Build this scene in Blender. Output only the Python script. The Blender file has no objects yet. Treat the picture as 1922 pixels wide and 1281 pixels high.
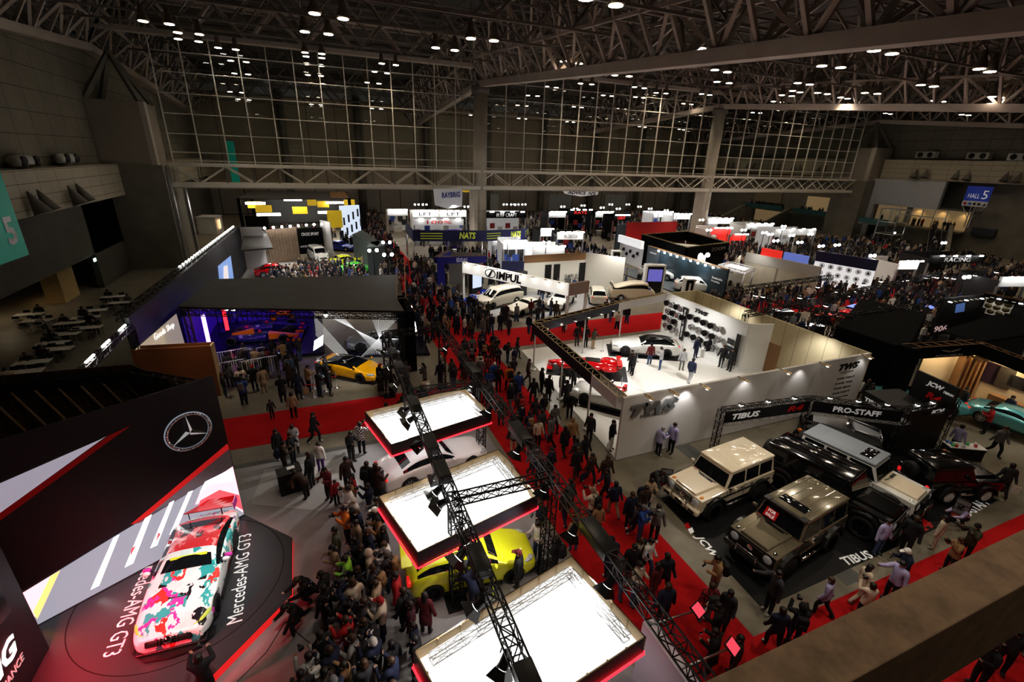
import bpy, bmesh, math, random
from mathutils import Vector, Matrix, Euler
random.seed(7)
S = bpy.context.scene
COL = S.collection
PI = math.pi
R = math.radians

# ------------------------------------------------------------------ camera model (from the photo's vanishing points)
CX, CY, FPX = 961.0, 640.5, 871.128
PITCH, ROLL, YAW, CAMH = 0.374014, 0.0343513, 0.395455, 13.4
_cp, _sp = math.cos(PITCH), math.sin(PITCH)
FW = Vector((math.sin(YAW)*_cp, math.cos(YAW)*_cp, -_sp))
_r0 = Vector((math.cos(YAW), -math.sin(YAW), 0)); _u0 = _r0.cross(FW)
RT = _r0*math.cos(ROLL) + _u0*math.sin(ROLL); UP = -_r0*math.sin(ROLL) + _u0*math.cos(ROLL)
def ray(px, py): return FW + RT*((px-CX)/FPX) - UP*((py-CY)/FPX)
def at(px, py, z=0.0):
    "the point at height z in the hall that the photo shows at this pixel"
    d = ray(px, py); t = (z-CAMH)/d.z
    return Vector((d.x*t, d.y*t, z))
def aty(px, py, y):
    d = ray(px, py); t = y/d.y
    return Vector((d.x*t, y, CAMH+d.z*t))
def atx(px, py, x):
    d = ray(px, py); t = x/d.x
    return Vector((x, d.y*t, CAMH+d.z*t))

# ------------------------------------------------------------------ materials
_M = {}
def mat(name, col=(.5,.5,.5), rough=.5, metal=0., emit=None, es=1., coat=0., alpha=1., noise=0., nscale=4., bump=0., mis=None, objcol=False, spec=None, trans=0.):
    if name in _M: return _M[name]
    m = bpy.data.materials.new(name); m.use_nodes = True
    nt = m.node_tree; b = nt.nodes['Principled BSDF']
    c = (*col, 1) if len(col) == 3 else col
    b.inputs['Base Color'].default_value = c
    b.inputs['Roughness'].default_value = rough; b.inputs['Metallic'].default_value = metal
    b.inputs['Coat Weight'].default_value = coat; b.inputs['Coat Roughness'].default_value = .04
    b.inputs['Alpha'].default_value = alpha
    b.inputs['Transmission Weight'].default_value = trans
    if spec is not None: b.inputs['Specular IOR Level'].default_value = spec
    if emit is not None:
        b.inputs['Emission Color'].default_value = (*emit, 1); b.inputs['Emission Strength'].default_value = es
    src = None
    if objcol:
        oi = nt.nodes.new('ShaderNodeObjectInfo'); src = oi.outputs['Color']
        nt.links.new(src, b.inputs['Base Color'])
    if noise:
        tc = nt.nodes.new('ShaderNodeTexCoord'); n = nt.nodes.new('ShaderNodeTexNoise')
        n.inputs['Scale'].default_value = nscale; n.inputs['Detail'].default_value = 5; n.inputs['Roughness'].default_value = .65
        nt.links.new(tc.outputs['Object'], n.inputs['Vector'])
        mr = nt.nodes.new('ShaderNodeMapRange'); mr.inputs[1].default_value = .25; mr.inputs[2].default_value = .75
        mr.inputs[3].default_value = 1-noise; mr.inputs[4].default_value = 1+noise
        nt.links.new(n.outputs['Fac'], mr.inputs[0])
        mx = nt.nodes.new('ShaderNodeMix'); mx.data_type = 'RGBA'; mx.blend_type = 'MULTIPLY'; mx.inputs['Factor'].default_value = 1
        if src: nt.links.new(src, mx.inputs['A'])
        else: mx.inputs['A'].default_value = c
        nt.links.new(mr.outputs[0], mx.inputs['B']); nt.links.new(mx.outputs['Result'], b.inputs['Base Color'])
        if bump:
            bp = nt.nodes.new('ShaderNodeBump'); bp.inputs['Strength'].default_value = bump; bp.inputs['Distance'].default_value = .02
            nt.links.new(n.outputs['Fac'], bp.inputs['Height']); nt.links.new(bp.outputs[0], b.inputs['Normal'])
    if mis: m.cycles.emission_sampling = mis
    _M[name] = m
    return m
def grid_mat(name, base, line, sx, sy, w=.02, axes='xz', rough=.7, noise=.15, nscale=.6):
    "panels divided by thin joints, laid out in object space"
    if name in _M: return _M[name]
    m = mat(name, base, rough, noise=noise, nscale=nscale); nt = m.node_tree; b = nt.nodes['Principled BSDF']
    old = b.inputs['Base Color'].links[0].from_socket if b.inputs['Base Color'].links else None
    tc = nt.nodes.new('ShaderNodeTexCoord'); sp = nt.nodes.new('ShaderNodeSeparateXYZ'); nt.links.new(tc.outputs['Object'], sp.inputs[0])
    mxs = []
    for a, s in zip(axes, (sx, sy)):
        q = nt.nodes.new('ShaderNodeMath'); q.operation = 'DIVIDE'; q.inputs[1].default_value = s; nt.links.new(sp.outputs['xyz'.index(a)], q.inputs[0])
        f = nt.nodes.new('ShaderNodeMath'); f.operation = 'FRACT'; nt.links.new(q.outputs[0], f.inputs[0])
        l = nt.nodes.new('ShaderNodeMath'); l.operation = 'LESS_THAN'; l.inputs[1].default_value = w/s; nt.links.new(f.outputs[0], l.inputs[0]); mxs.append(l)
    mm = nt.nodes.new('ShaderNodeMath'); mm.operation = 'MAXIMUM'; nt.links.new(mxs[0].outputs[0], mm.inputs[0]); nt.links.new(mxs[1].outputs[0], mm.inputs[1])
    mx = nt.nodes.new('ShaderNodeMix'); mx.data_type = 'RGBA'; nt.links.new(mm.outputs[0], mx.inputs['Factor'])
    if old: nt.links.new(old, mx.inputs['A'])
    else: mx.inputs['A'].default_value = (*base, 1)
    mx.inputs['B'].default_value = (*line, 1); nt.links.new(mx.outputs['Result'], b.inputs['Base Color'])
    return m
def wood_mat(name, a, c, scale=3, rough=.55):
    if name in _M: return _M[name]
    m = mat(name, a, rough); nt = m.node_tree; b = nt.nodes['Principled BSDF']
    tc = nt.nodes.new('ShaderNodeTexCoord'); mp = nt.nodes.new('ShaderNodeMapping'); mp.inputs['Scale'].default_value = (1, 1, 14)
    n = nt.nodes.new('ShaderNodeTexNoise'); n.inputs['Scale'].default_value = scale; n.inputs['Detail'].default_value = 6
    nt.links.new(tc.outputs['Object'], mp.inputs[0]); nt.links.new(mp.outputs[0], n.inputs['Vector'])
    mx = nt.nodes.new('ShaderNodeMix'); mx.data_type = 'RGBA'; mx.inputs['A'].default_value = (*a, 1); mx.inputs['B'].default_value = (*c, 1)
    nt.links.new(n.outputs['Fac'], mx.inputs['Factor']); nt.links.new(mx.outputs['Result'], b.inputs['Base Color'])
    return m
def glow(name, col=(1,1,1), s=1., mis='NONE'): return mat(name, (0, 0, 0), .6, emit=col, es=s, mis=mis)
WHITE = mat('white_panel', (.8,.8,.78), .5); BLACK = mat('black_paint', (.008,.008,.009), .45); DARK = mat('dark_grey', (.03,.03,.033), .5)
GREY = mat('grey_panel', (.3,.3,.3), .6); METAL = mat('brushed_metal', (.6,.6,.62), .35, 1.); RED = mat('red_paint', (.6,.01,.012), .45)
ALU = mat('truss_aluminium', (.5,.5,.52), .4, .8); TRUSSB = mat('black_truss', (.012,.012,.013), .4, .3)
LAMP = glow('lamp_glow', (1,.97,.92), 22); LAMPW = glow('warm_lamp_glow', (1,.84,.66), 30); BLUSH = glow('red_led', (1,.05,.06), 3.5)
LETW = mat('white_letter', (.85,.85,.85), .5, emit=(1,1,1), es=.12)

# ------------------------------------------------------------------ meshes
class MB:
    def __init__(s): s.v = []; s.f = []; s.m = []; s.mats = []; s.sm = []
    def mi(s, m):
        if m not in s.mats: s.mats.append(m)
        return s.mats.index(m)
    def add(s, vs, fs, m, smooth=False):
        o = len(s.v); k = s.mi(m)
        s.v += [tuple(v) for v in vs]; s.f += [tuple(i+o for i in f) for f in fs]; s.m += [k]*len(fs); s.sm += [smooth]*len(fs)
        return s
    def box(s, c, d, m, rz=0., M=None):
        x, y, z = d[0]/2, d[1]/2, d[2]/2
        vs = [Vector((a*x, b*y, e*z)) for a in (-1,1) for b in (-1,1) for e in (-1,1)]
        T = Matrix.Translation(c) @ (M if M is not None else Matrix.Rotation(rz, 4, 'Z'))
        return s.add([T @ v for v in vs], [(0,1,3,2),(4,6,7,5),(0,4,5,1),(2,3,7,6),(0,2,6,4),(1,5,7,3)], m)
    def bb(s, a, b, m):
        "box from corner a to corner b"
        return s.box([(a[i]+b[i])/2 for i in range(3)], [abs(b[i]-a[i]) for i in range(3)], m)
    def rbox(s, c, d, r, m, rz=0., n=3, M=None):
        "box with rounded edges"
        b = bmesh.new(); bmesh.ops.create_cube(b, size=1.)
        for v in b.verts: v.co = Vector((v.co.x*d[0], v.co.y*d[1], v.co.z*d[2]))
        bmesh.ops.bevel(b, geom=list(b.edges), offset=r, segments=n, affect='EDGES', profile=.5)
        T = Matrix.Translation(c) @ (M if M is not None else Matrix.Rotation(rz, 4, 'Z'))
        b.verts.index_update()
        s.add([T @ v.co for v in b.verts], [[v.index for v in f.verts] for f in b.faces], m, True); b.free(); return s
    def hexa(s, lo, hi, m, smooth=False):
        "solid between a lower and an upper ring of points"
        n = len(lo); fs = [tuple(range(n-1,-1,-1)), tuple(range(n, 2*n))] + [(i, (i+1)%n, n+(i+1)%n, n+i) for i in range(n)]
        return s.add(list(lo)+list(hi), fs, m, smooth)
    def prism(s, poly, z0, z1, m): return s.hexa([(p[0],p[1],z0) for p in poly], [(p[0],p[1],z1) for p in poly], m)
    def quad(s, a, b, c, d, m): return s.add([a,b,c,d], [(0,1,2,3)], m)
    def poly(s, pts, m): return s.add(pts, [tuple(range(len(pts)))], m)
    def tube(s, a, b, r, m, n=6, r2=None, smooth=None):
        a, b = Vector(a), Vector(b); d = (b-a)
        if d.length < 1e-6: return s
        d.normalize(); u = d.orthogonal().normalized()
        if abs(d.z) < .99: u = d.cross(Vector((0,0,1))).normalized()
        w = d.cross(u); r2 = r if r2 is None else r2; o = PI/4 if n == 4 else 0
        A = [a + (u*math.cos(o+2*PI*i/n) + w*math.sin(o+2*PI*i/n))*r for i in range(n)]
        B = [b + (u*math.cos(o+2*PI*i/n) + w*math.sin(o+2*PI*i/n))*r2 for i in range(n)]
        return s.hexa(A, B, m, n > 6 if smooth is None else smooth)
    def path(s, pts, r, m, n=6):
        for a, b in zip(pts, pts[1:]): s.tube(a, b, r, m, n)
        return s
    def lathe(s, prof, m, n=16, T=None, smooth=True):
        "prof: (radius, z) pairs turned about the z axis"
        T = T if T is not None else Matrix(); vs = []; fs = []
        for r, z in prof: vs += [T @ Vector((r*math.cos(2*PI*i/n), r*math.sin(2*PI*i/n), z)) for i in range(n)]
        for k in range(len(prof)-1):
            for i in range(n): j = (i+1)%n; fs.append((k*n+i, k*n+j, (k+1)*n+j, (k+1)*n+i))
        fs.append(tuple(range(n-1,-1,-1))); fs.append(tuple((len(prof)-1)*n+i for i in range(n)))
        return s.add(vs, fs, m, smooth)
    def ball(s, c, r, m, n=10, T=None):
        k = n//2+1; rr = (r, r, r) if isinstance(r, (int, float)) else r
        prof = [(max(1e-4, math.sin(PI*i/k)), -math.cos(PI*i/k)) for i in range(k+1)]
        X = Matrix.Translation(c) @ (T if T is not None else Matrix()) @ Matrix.Diagonal((*rr, 1))
        return s.lathe(prof, m, n, X)
    def mesh(s, name):
        me = bpy.data.meshes.new(name); me.from_pydata(s.v, [], s.f)
        for m in s.mats: me.materials.append(m)
        me.polygons.foreach_set('material_index', s.m); me.polygons.foreach_set('use_smooth', s.sm); me.update()
        return me
    def build(s, name, parent=None, **k): return link(name, s.mesh(name), parent, **k)
def link(name, me, parent=None, loc=None, rz=None, color=None, **t):
    o = bpy.data.objects.new(name, me); COL.objects.link(o)
    if parent is not None: o.parent = parent
    if loc is not None: o.location = loc
    if rz is not None: o.rotation_euler = (0, 0, rz)
    if color is not None: o.color = (*color, 1)
    if t: tag(o, **t)
    return o
def tag(o, label=None, cat=None, group=None, kind=None):
    if label: o['label'] = label
    if cat: o['category'] = cat
    if group: o['group'] = group
    if kind: o['kind'] = kind
    return o
def thing(name, label, cat, loc=(0,0,0), rz=0., group=None):
    o = bpy.data.objects.new(name, None); COL.objects.link(o); o.empty_display_size = .2
    o.location = loc; o.rotation_euler = (0,0,rz)
    return tag(o, label, cat, group)
def kids(o): return [c for c in bpy.data.objects if c.parent == o]
def dup(o, loc=None, rz=None, label=None, group=None, _ch=None):
    "copy a thing with its parts and sub-parts"
    def cp(a, par):
        c = a.copy(); COL.objects.link(c)
        if par is not None: c.parent = par
        for ch in a.children: cp(ch, c)
        return c
    r = cp(o, None)
    if loc is not None: r.location = loc
    if rz is not None: r.rotation_euler = (0,0,rz)
    if label: r['label'] = label
    if group: r['group'] = group
    return r
def struct(name, mb, **k):
    o = mb.build(name, **k); o['kind'] = 'structure'; return o
def bevel(o, w, seg=2):
    m = o.modifiers.new('edge', 'BEVEL'); m.width = w; m.segments = seg; m.limit_method = 'ANGLE'; m.angle_limit = R(35); return o
def text_mesh(txt, size, depth=.01, bold=0., shear=0., sx=1., ls=1., align='CENTER', res=2):
    cu = bpy.data.curves.new('t', 'FONT'); cu.body = txt; cu.size = size; cu.extrude = depth; cu.offset = bold; cu.shear = shear
    cu.space_character = ls; cu.align_x = align; cu.align_y = 'CENTER'; cu.resolution_u = res
    o = bpy.data.objects.new('t', cu); COL.objects.link(o)
    dg = bpy.context.evaluated_depsgraph_get(); me = bpy.data.meshes.new_from_object(o.evaluated_get(dg))
    bpy.data.objects.remove(o)
    if sx != 1.:
        for v in me.vertices: v.co.x *= sx
    return me
def basis(o, x, y=None, z=None):
    "matrix with origin o, local x along x and local y along y"
    x = Vector(x).normalized(); y = Vector(y); y = (y - x*y.dot(x)).normalized(); z = x.cross(y)
    M = Matrix((x, y, z)).transposed().to_4x4(); M.translation = Vector(o); return M
def text(txt, o, xdir, ydir, size, m, parent, name='lettering', **k):
    me = text_mesh(txt, size, **k); me.materials.clear(); me.materials.append(m)
    ob = bpy.data.objects.new(name, me); COL.objects.link(ob)
    if parent is not None: ob.parent = parent
    ob.matrix_local = basis(o, xdir, ydir); return ob
def truss(mb, a, b, w, m, bay=None, r=.022, up=(0,0,1), h=None, n=4, tri=False):
    "lattice beam of four chords with zigzag webs from a to b"
    a, b = Vector(a), Vector(b); L = (b-a).length; d = (b-a)/L; up = Vector(up)
    if abs(d.dot(up)) > .95: up = Vector((0,1,0))
    s = d.cross(up).normalized(); u = s.cross(d); h = h or w; bay = bay or w*1.3
    cs = [s*(i*w/2)+u*(j*h/2) for i, j in ((-1,-1),(1,-1),(1,1),(-1,1))]
    if tri: cs = [s*(-w/2)-u*h/2, s*(w/2)-u*h/2, u*h/2]
    for c in cs: mb.tube(a+c, b+c, r, m, n)
    k = max(2, round(L/bay)); q = len(cs)
    for f in range(q):
        p0, p1 = cs[f], cs[(f+1)%q]
        for i in range(k):
            t0, t1 = a+d*(L*i/k), a+d*(L*(i+1)/k)
            if i % 2: mb.tube(t0+p0, t1+p1, r*.6, m, n)
            else: mb.tube(t0+p1, t1+p0, r*.6, m, n)
            mb.tube(t0+p0, t0+p1, r*.6, m, n)
        mb.tube(b+p0, b+p1, r*.6, m, n)
    return mb

OBST = []
def obst(x, y, rz, hl, hw): OBST.append((x, y, math.cos(rz), math.sin(rz), hl, hw))
def blocked(x, y, pad=.28):
    for a, b, c, s, hl, hw in OBST:
        dx, dy = x-a, y-b; u, v = dx*c+dy*s, -dx*s+dy*c
        if abs(u) < hl+pad and abs(v) < hw+pad: return (a, b, c, s, hl+pad, hw+pad, u, v)
    return None
def push(x, y):
    "step aside to the nearest edge of whatever stands here"
    for _ in range(4):
        r = blocked(x, y)
        if not r: break
        a, b, c, s, hl, hw, u, v = r
        if hl-abs(u) < hw-abs(v): u = math.copysign(hl+.01, u)
        else: v = math.copysign(hw+.01, v)
        x, y = a+u*c-v*s, b+u*s+v*c
    return x, y
# ------------------------------------------------------------------ world, camera
w = bpy.data.worlds.new('hall_air'); S.world = w; w.use_nodes = True
w.node_tree.nodes['Background'].inputs[0].default_value = (.9,.85,.75,1); w.node_tree.nodes['Background'].inputs[1].default_value = .008  # faint warm ambient added as fill light
cam = bpy.data.cameras.new('camera'); cam.sensor_width = 36; cam.lens = FPX/1922*36; cam.clip_end = 400; cam.clip_start = .05
co = bpy.data.objects.new('camera', cam); COL.objects.link(co); S.camera = co
Mx = Matrix((RT, UP, -FW)).transposed().to_4x4(); Mx.translation = (0, 0, CAMH); co.matrix_world = Mx
S.view_settings.view_transform = 'Standard'; S.view_settings.look = 'Medium High Contrast'; S.view_settings.exposure = 0
c_ = S.cycles
c_.max_bounces = 5; c_.diffuse_bounces = 2; c_.glossy_bounces = 3; c_.transmission_bounces = 4; c_.transparent_max_bounces = 8
c_.sample_clamp_indirect = 2.5; c_.sample_clamp_direct = 0; c_.blur_glossy = 1.; c_.caustics_reflective = False; c_.caustics_refractive = False
c_.use_denoising = True; c_.use_adaptive_sampling = True; c_.adaptive_threshold = .012

CONC = mat('hall_concrete_floor', (.21,.185,.14), .42, noise=.28, nscale=.5, spec=.4)
# thin slab joints and scuffs on the floor
def _floor_detail(m):
    nt = m.node_tree; b = nt.nodes['Principled BSDF']; tc = nt.nodes.new('ShaderNodeTexCoord')
    n = nt.nodes.new('ShaderNodeTexNoise'); n.inputs['Scale'].default_value = 2.2; n.inputs['Detail'].default_value = 8
    nt.links.new(tc.outputs['Object'], n.inputs['Vector']); mr = nt.nodes.new('ShaderNodeMapRange')
    mr.inputs[3].default_value = .25; mr.inputs[4].default_value = .6; nt.links.new(n.outputs['Fac'], mr.inputs[0]); nt.links.new(mr.outputs[0], b.inputs['Roughness'])
_floor_detail(CONC)
fl = MB().quad((-60,-12,0),(150,-12,0),(150,126,0),(-60,126,0), CONC); struct('floor', fl)
PATCH = mat('floor_patch', (.1,.1,.095), .5, noise=.2, nscale=1.5)
# cable-trench covers let into the concrete
for x0,y0,x1,y1 in ((15.6,6.5,16.5,15.3),(11.2,5.6,28,6.25),(-9,20.6,7,20.9),(17.3,15.6,17.9,15.6)):
    if y1 > y0: struct('trim_1', MB().bb((x0,y0,.002),(x1,y1,.006), PATCH))
CARP = mat('red_carpet', (.46,.016,.019), .95, noise=.12, nscale=.8, spec=.1)
_nt = CARP.node_tree; _b = _nt.nodes['Principled BSDF']
def carpet(x0,y0,x1,y1,z,label):
    MB().bb((x0,y0,0.001),(x1,y1,z), CARP).build('red_carpet', label=label, cat='carpet')
carpet(7.25,-6,10.97,118,.012,'long straight red carpet of the main aisle running the length of the hall')
carpet(-14,22.25,7.25,25.5,.011,'red carpet cross strip between the race car stand and the yellow sports car')
carpet(10.97,1.2,60,6.27,.013,'red carpet strip running under the foreground concrete beam')
carpet(10.97,30.3,104,34.2,.010,'red carpet cross aisle behind the white-walled wheel stand')
carpet(52,34.2,56,112,.009,'red carpet aisle between the far right stands')
# ------------------------------------------------------------------ outer walls
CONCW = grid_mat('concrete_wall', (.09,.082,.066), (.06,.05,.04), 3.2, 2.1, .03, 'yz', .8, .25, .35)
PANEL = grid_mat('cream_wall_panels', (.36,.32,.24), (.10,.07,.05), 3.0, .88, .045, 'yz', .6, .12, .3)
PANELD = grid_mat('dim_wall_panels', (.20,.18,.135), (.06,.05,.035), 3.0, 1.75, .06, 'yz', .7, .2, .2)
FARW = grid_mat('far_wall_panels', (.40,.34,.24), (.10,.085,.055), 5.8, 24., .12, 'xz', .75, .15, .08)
CONCX = mat('plain_concrete', (.19,.175,.14), .8, noise=.25, nscale=.4)
wl = MB()
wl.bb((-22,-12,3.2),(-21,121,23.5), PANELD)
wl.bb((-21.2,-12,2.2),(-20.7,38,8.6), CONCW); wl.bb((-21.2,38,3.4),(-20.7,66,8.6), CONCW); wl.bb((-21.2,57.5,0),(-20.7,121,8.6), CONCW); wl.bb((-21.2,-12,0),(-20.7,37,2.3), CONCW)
struct('wall_left', wl)
struct('trim_2', MB().bb((-21,-12,8.35),(-19.4,65.5,11.55), PANEL).bb((-21,72.5,8.35),(-19.4,121,11.55), PANEL))
# recess behind the left wall with a warm-lit column
struct('wall_recess', MB().bb((-28,34,0),(-27.6,62,3.6), CONCX).bb((-28,34,3.4),(-20.9,62,3.7), CONCX).bb((-27.6,61.6,0),(-21,62,3.6), CONCX))
struct('pillar_recess', MB().bb((-23.2,52.2,0),(-21.9,55.2,3.5), mat('ochre_plaster', (.5,.36,.16), .8, noise=.15)))
def column_block(x0,x1,name):
    mb = MB(); mb.bb((x0,65.6,0),(x1,72.2,11.5), CONCX); sx = 1 if x0 < 0 else -1
    a, b = (x0, x1-.9) if sx > 0 else (x0+.9, x1)
    mb.bb((a,65.9,11.5),(b,71.8,17.8), mat('stair_tower_panel', (.3,.26,.21), .8, noise=.08, nscale=.3))
    e = b if sx > 0 else a
    mb.bb((e-.06,65.85,11.5),(e+.45*sx,66.7,17.8), mat('stair_tower_edge', (.42,.38,.32), .7))
    for y, dx in ((66.3,-1.6),(66.3,2.0),(70.8,-1.6),(70.8,2.0)):
        mx = (a+b)/2; mb.tube((mx+dx*1.3*sx, y, 17.8), (mx+.2*sx, 68.9, 22.6), .3, CONCX, 4)
    struct(name, mb)
column_block(-21.5,-15.4,'pillar_left'); column_block(104.4,110.5,'pillar_right')
MB().bb((-15.35,66.2,0),(-15.1,66.7,11.4), METAL).bb((-14.6,68.6,0),(-14.3,69.2,9.2), METAL).build('guide_rail', kind='structure')
wf = MB(); wf.bb((-22,121,0),(112,122,30), FARW)
struct('wall_far', wf)
struct('trim_3', MB().bb((-22,119.8,24.4),(112,121,27.2), mat('roof_fascia_grey', (.45,.48,.5), .6)).bb((-22,120.6,0),(112,121,6.2), grid_mat('far_dado', (.26,.235,.2), (.05,.045,.04), 4.8, 12., .2, 'xz', .7, .2, .1)))
for i in range(8): struct('pillar_far', MB().tube((-5+15.5*i,119.4,0),(-5+15.5*i,119.4,25),.75, CONCX, 14))
for i, x in enumerate((38,60,78)): struct('door_%d' % (i+1), MB().bb((x,120.3,0),(x+7,120.5,4.6), mat('grey_shutter', (.36,.37,.37), .5)))
wr = MB(); wr.bb((112,-12,0),(113,121,26), CONCX); struct('wall_right', wr)
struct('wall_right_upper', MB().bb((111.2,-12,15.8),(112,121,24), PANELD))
struct('trim_4', MB().bb((108,14,12.1),(110.5,65.5,15.7), PANEL).bb((108,72.5,12.1),(110.5,120,15.7), PANEL))
struct('wall_right_lower', MB().bb((109.6,14,0),(110.4,49.2,12.1), CONCX).bb((109.6,58.8,3.8),(110.4,59.6,7.2), CONCX).bb((109.6,66.5,0),(110.4,120,12.1), CONCX).bb((109.6,49.2,0),(110.4,66,3.4), CONCX))
struct('wall_right_canopy', MB().bb((107.2,53.4,7.1),(108,66.6,12.05), mat('pale_render', (.4,.41,.43), .7, noise=.08)).bb((107.2,64.6,0),(108,66.6,7.2), mat('pale_render')))
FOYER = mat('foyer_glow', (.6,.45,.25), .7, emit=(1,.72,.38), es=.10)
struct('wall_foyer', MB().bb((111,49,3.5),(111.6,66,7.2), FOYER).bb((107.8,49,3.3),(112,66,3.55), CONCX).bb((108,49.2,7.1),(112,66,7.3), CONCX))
fw = MB()
for y in (52.6,54.6,56.6,58.4,60.6): fw.bb((109.4,y-.07,3.5),(109.5,y+.07,7), METAL)
fw.bb((109.4,52.6,5.4),(109.5,60.6,5.55), METAL); struct('door_4', fw)
# ------------------------------------------------------------------ glazed screen across the hall
GB = mat('screen_bar', (.72,.67,.58), .5); TS = mat('roof_steel', (.55,.47,.41), .55, .15, noise=.12, nscale=.5); TSD = mat('roof_steel_dark', (.17,.15,.13), .6, .2)
gl = bpy.data.materials.new('clear_glass'); gl.use_nodes = True; nt = gl.node_tree; nt.nodes.clear()
_o = nt.nodes.new('ShaderNodeOutputMaterial'); _t = nt.nodes.new('ShaderNodeBsdfTransparent'); _g = nt.nodes.new('ShaderNodeBsdfGlossy'); _x = nt.nodes.new('ShaderNodeMixShader'); _f = nt.nodes.new('ShaderNodeFresnel')
_t.inputs[0].default_value = (.9,.92,.9,1); _g.inputs['Roughness'].default_value = .01; _f.inputs[0].default_value = 1.45
nt.links.new(_f.outputs[0], _x.inputs[0]); nt.links.new(_t.outputs[0], _x.inputs[1]); nt.links.new(_g.outputs[0], _x.inputs[2]); nt.links.new(_x.outputs[0], _o.inputs[0])
GLASS = gl
YG = 68.9
wn = 0
for x0, x1 in ((-15,22),(23.6,65.3),(66.7,104)):
    wn += 1
    f = MB(); n = round((x1-x0)/2.95)
    for i in range(n+1): x = x0+(x1-x0)*i/n; f.box((x, YG, 18.3), (.11,.2,13.2), GB)
    for z in (12.0,12.9,14.9,17.0,19.1,21.2,23.2): f.box(((x0+x1)/2, YG-.05, z), (x1-x0,.1,.09), GB)
    o = struct('window_%d' % wn, f)
    g = MB().quad((x0,YG+.08,11.9),(x1,YG+.08,11.9),(x1,YG+.08,24.9),(x0,YG+.08,24.9), GLASS).build('pane', o)
# lattice girder that carries the movable wall
b = MB()
for z, h in ((9.3,.5),(11.55,.35)):
    for y in (68.1,69.7): b.box((44.6,y,z),(120.5,.35,h), GB)
b.box((44.6,68.9,9.0),(120.5,1.9,.12), mat('girder_soffit', (.42,.38,.31), .6))
k = 42
for i in range(k):
    xa, xb = -15.4+120*i/k, -15.4+120*(i+1)/k
    for y in (68.1,69.7):
        if i % 2: b.tube((xa,y,9.5),(xb,y,11.4), .1, GB, 4)
        else: b.tube((xa,y,11.4),(xb,y,9.5), .1, GB, 4)
        b.tube((xa,y,9.3),(xa,y,11.5), .07, TSD, 4)
    b.tube((xa,68.1,11.5),(xa,69.7,11.5), .06, GB, 4)
struct('trim_5', b)
CONP = mat('pillar_concrete', (.50,.45,.36), .7, noise=.14, nscale=.5)
for i, x in enumerate((22.75,66)):
    mb = MB().tube((x,68.9,0),(x,68.9,21.9), 1.0, CONP, 20); mb.bb((x-1.25,67.7,0),(x-.7,70.1,9), CONP)
    for z in (3,6,9): mb.tube((x,68.9,z),(x,68.9,z+.05), 1.015, TSD, 20)
    mb.tube((x,68.9,21.7),(x,68.9,22.6), 1.25, TSD, 16); struct('pillar_%d' % (i+1), mb)
# ------------------------------------------------------------------ roof
def zc(y): return 22.5-abs(69-y)*.079 if y < 69 else 22.5-(y-69)*.062
def roof_truss(x, y0, y1, n, m=TS):
    mb = MB(); pts = [y0+(y1-y0)*i/n for i in range(n+1)]
    for i, y in enumerate(pts):
        zb = zc(y); zm = zb+3.2; zt = zb+6.7; s = (y1-y0)/n
        if i < n:
            ya = pts[i+1]; za = zc(ya); L = math.hypot(ya-y, za-zb)
            mb.hexa([(x-.5,y,zb),(x+.5,y,zb),(x+.5,ya,za),(x-.5,ya,za)], [(x-.5,y,zb+.75),(x+.5,y,zb+.75),(x+.5,ya,za+.75),(x-.5,ya,za+.75)], m)
            for dx in (-1.7,1.7):
                mb.tube((x+dx,y,zm),(x+dx,ya,za+3.2), .17, m, 4); mb.tube((x+dx*1.8,y,zt),(x+dx*1.8,ya,za+6.7), .17, m, 4)
                q = 1 if dx < 0 else 0
                if i % 2 == q: mb.tube((x,y,zb+.5),(x+dx,ya,za+3.2), .16, m, 4); mb.tube((x+dx,y,zm),(x+dx*1.8,ya,za+6.7), .15, m, 4)
                else: mb.tube((x,ya,za+.5),(x+dx,y,zm), .16, m, 4); mb.tube((x+dx,ya,za+3.2),(x+dx*1.8,y,zt), .15, m, 4)
        for dx in (-1.7,1.7):
            mb.tube((x,y,zb+.4),(x+dx,y,zm), .17, m, 4); mb.tube((x+dx,y,zm),(x+dx*1.8,y,zt), .15, m, 4)
        mb.tube((x-1.7,y,zm),(x+1.7,y,zm), .1, m, 4); mb.tube((x-3.1,y,zt),(x+3.1,y,zt), .1, m, 4)
    return struct('roof_truss', mb)
for x in (-20.5,22.75,66,109): roof_truss(x, 4, 69, 22); roof_truss(x, 69, 121, 16)
def roof_beam(y, m=TS, r=.14):
    "secondary lattice truss across the hall"
    mb = MB(); z = zc(y)+2.4; n = 44; x0, x1 = -20, 110; P = lambda i: x0+(x1-x0)*i/n
    for dy, dz in ((0,0),(-1.3,3.2),(1.3,3.2)): mb.tube((x0,y+dy,z+dz),(x1,y+dy,z+dz), r, m, 4)
    for i in range(n):
        for dy in (-1.3,1.3):
            if i % 2: mb.tube((P(i),y,z),(P(i+1),y+dy,z+3.2), r*.75, m, 4)
            else: mb.tube((P(i),y+dy,z+3.2),(P(i+1),y,z), r*.75, m, 4)
        mb.tube((P(i),y-1.3,z+3.2),(P(i),y+1.3,z+3.2), r*.6, m, 4)
    return struct('roof_truss', mb)
roof_beam(69, TS, .27)
struct('trim_6', MB().box((45,68.9,24.9),(126,1.0,.5), TS).tube((-18,67.6,28.0),(108,67.6,28.0), .34, TS, 10))
for y in (8,17,26,35,44,53,61,78,87,96,105,113): roof_beam(y, TSD if y > 69 else mat('roof_steel_mid', (.26,.22,.19), .6, .2), .12)
pur = MB()
for i in range(40):
    x = -19+3.25*i
    for a, bb_ in ((0,69),(69,121)): pur.tube((x,a,zc(a)+7.1),(x,bb_,zc(bb_)+7.1), .09, TSD, 4)
struct('roof_purlins', pur)
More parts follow.
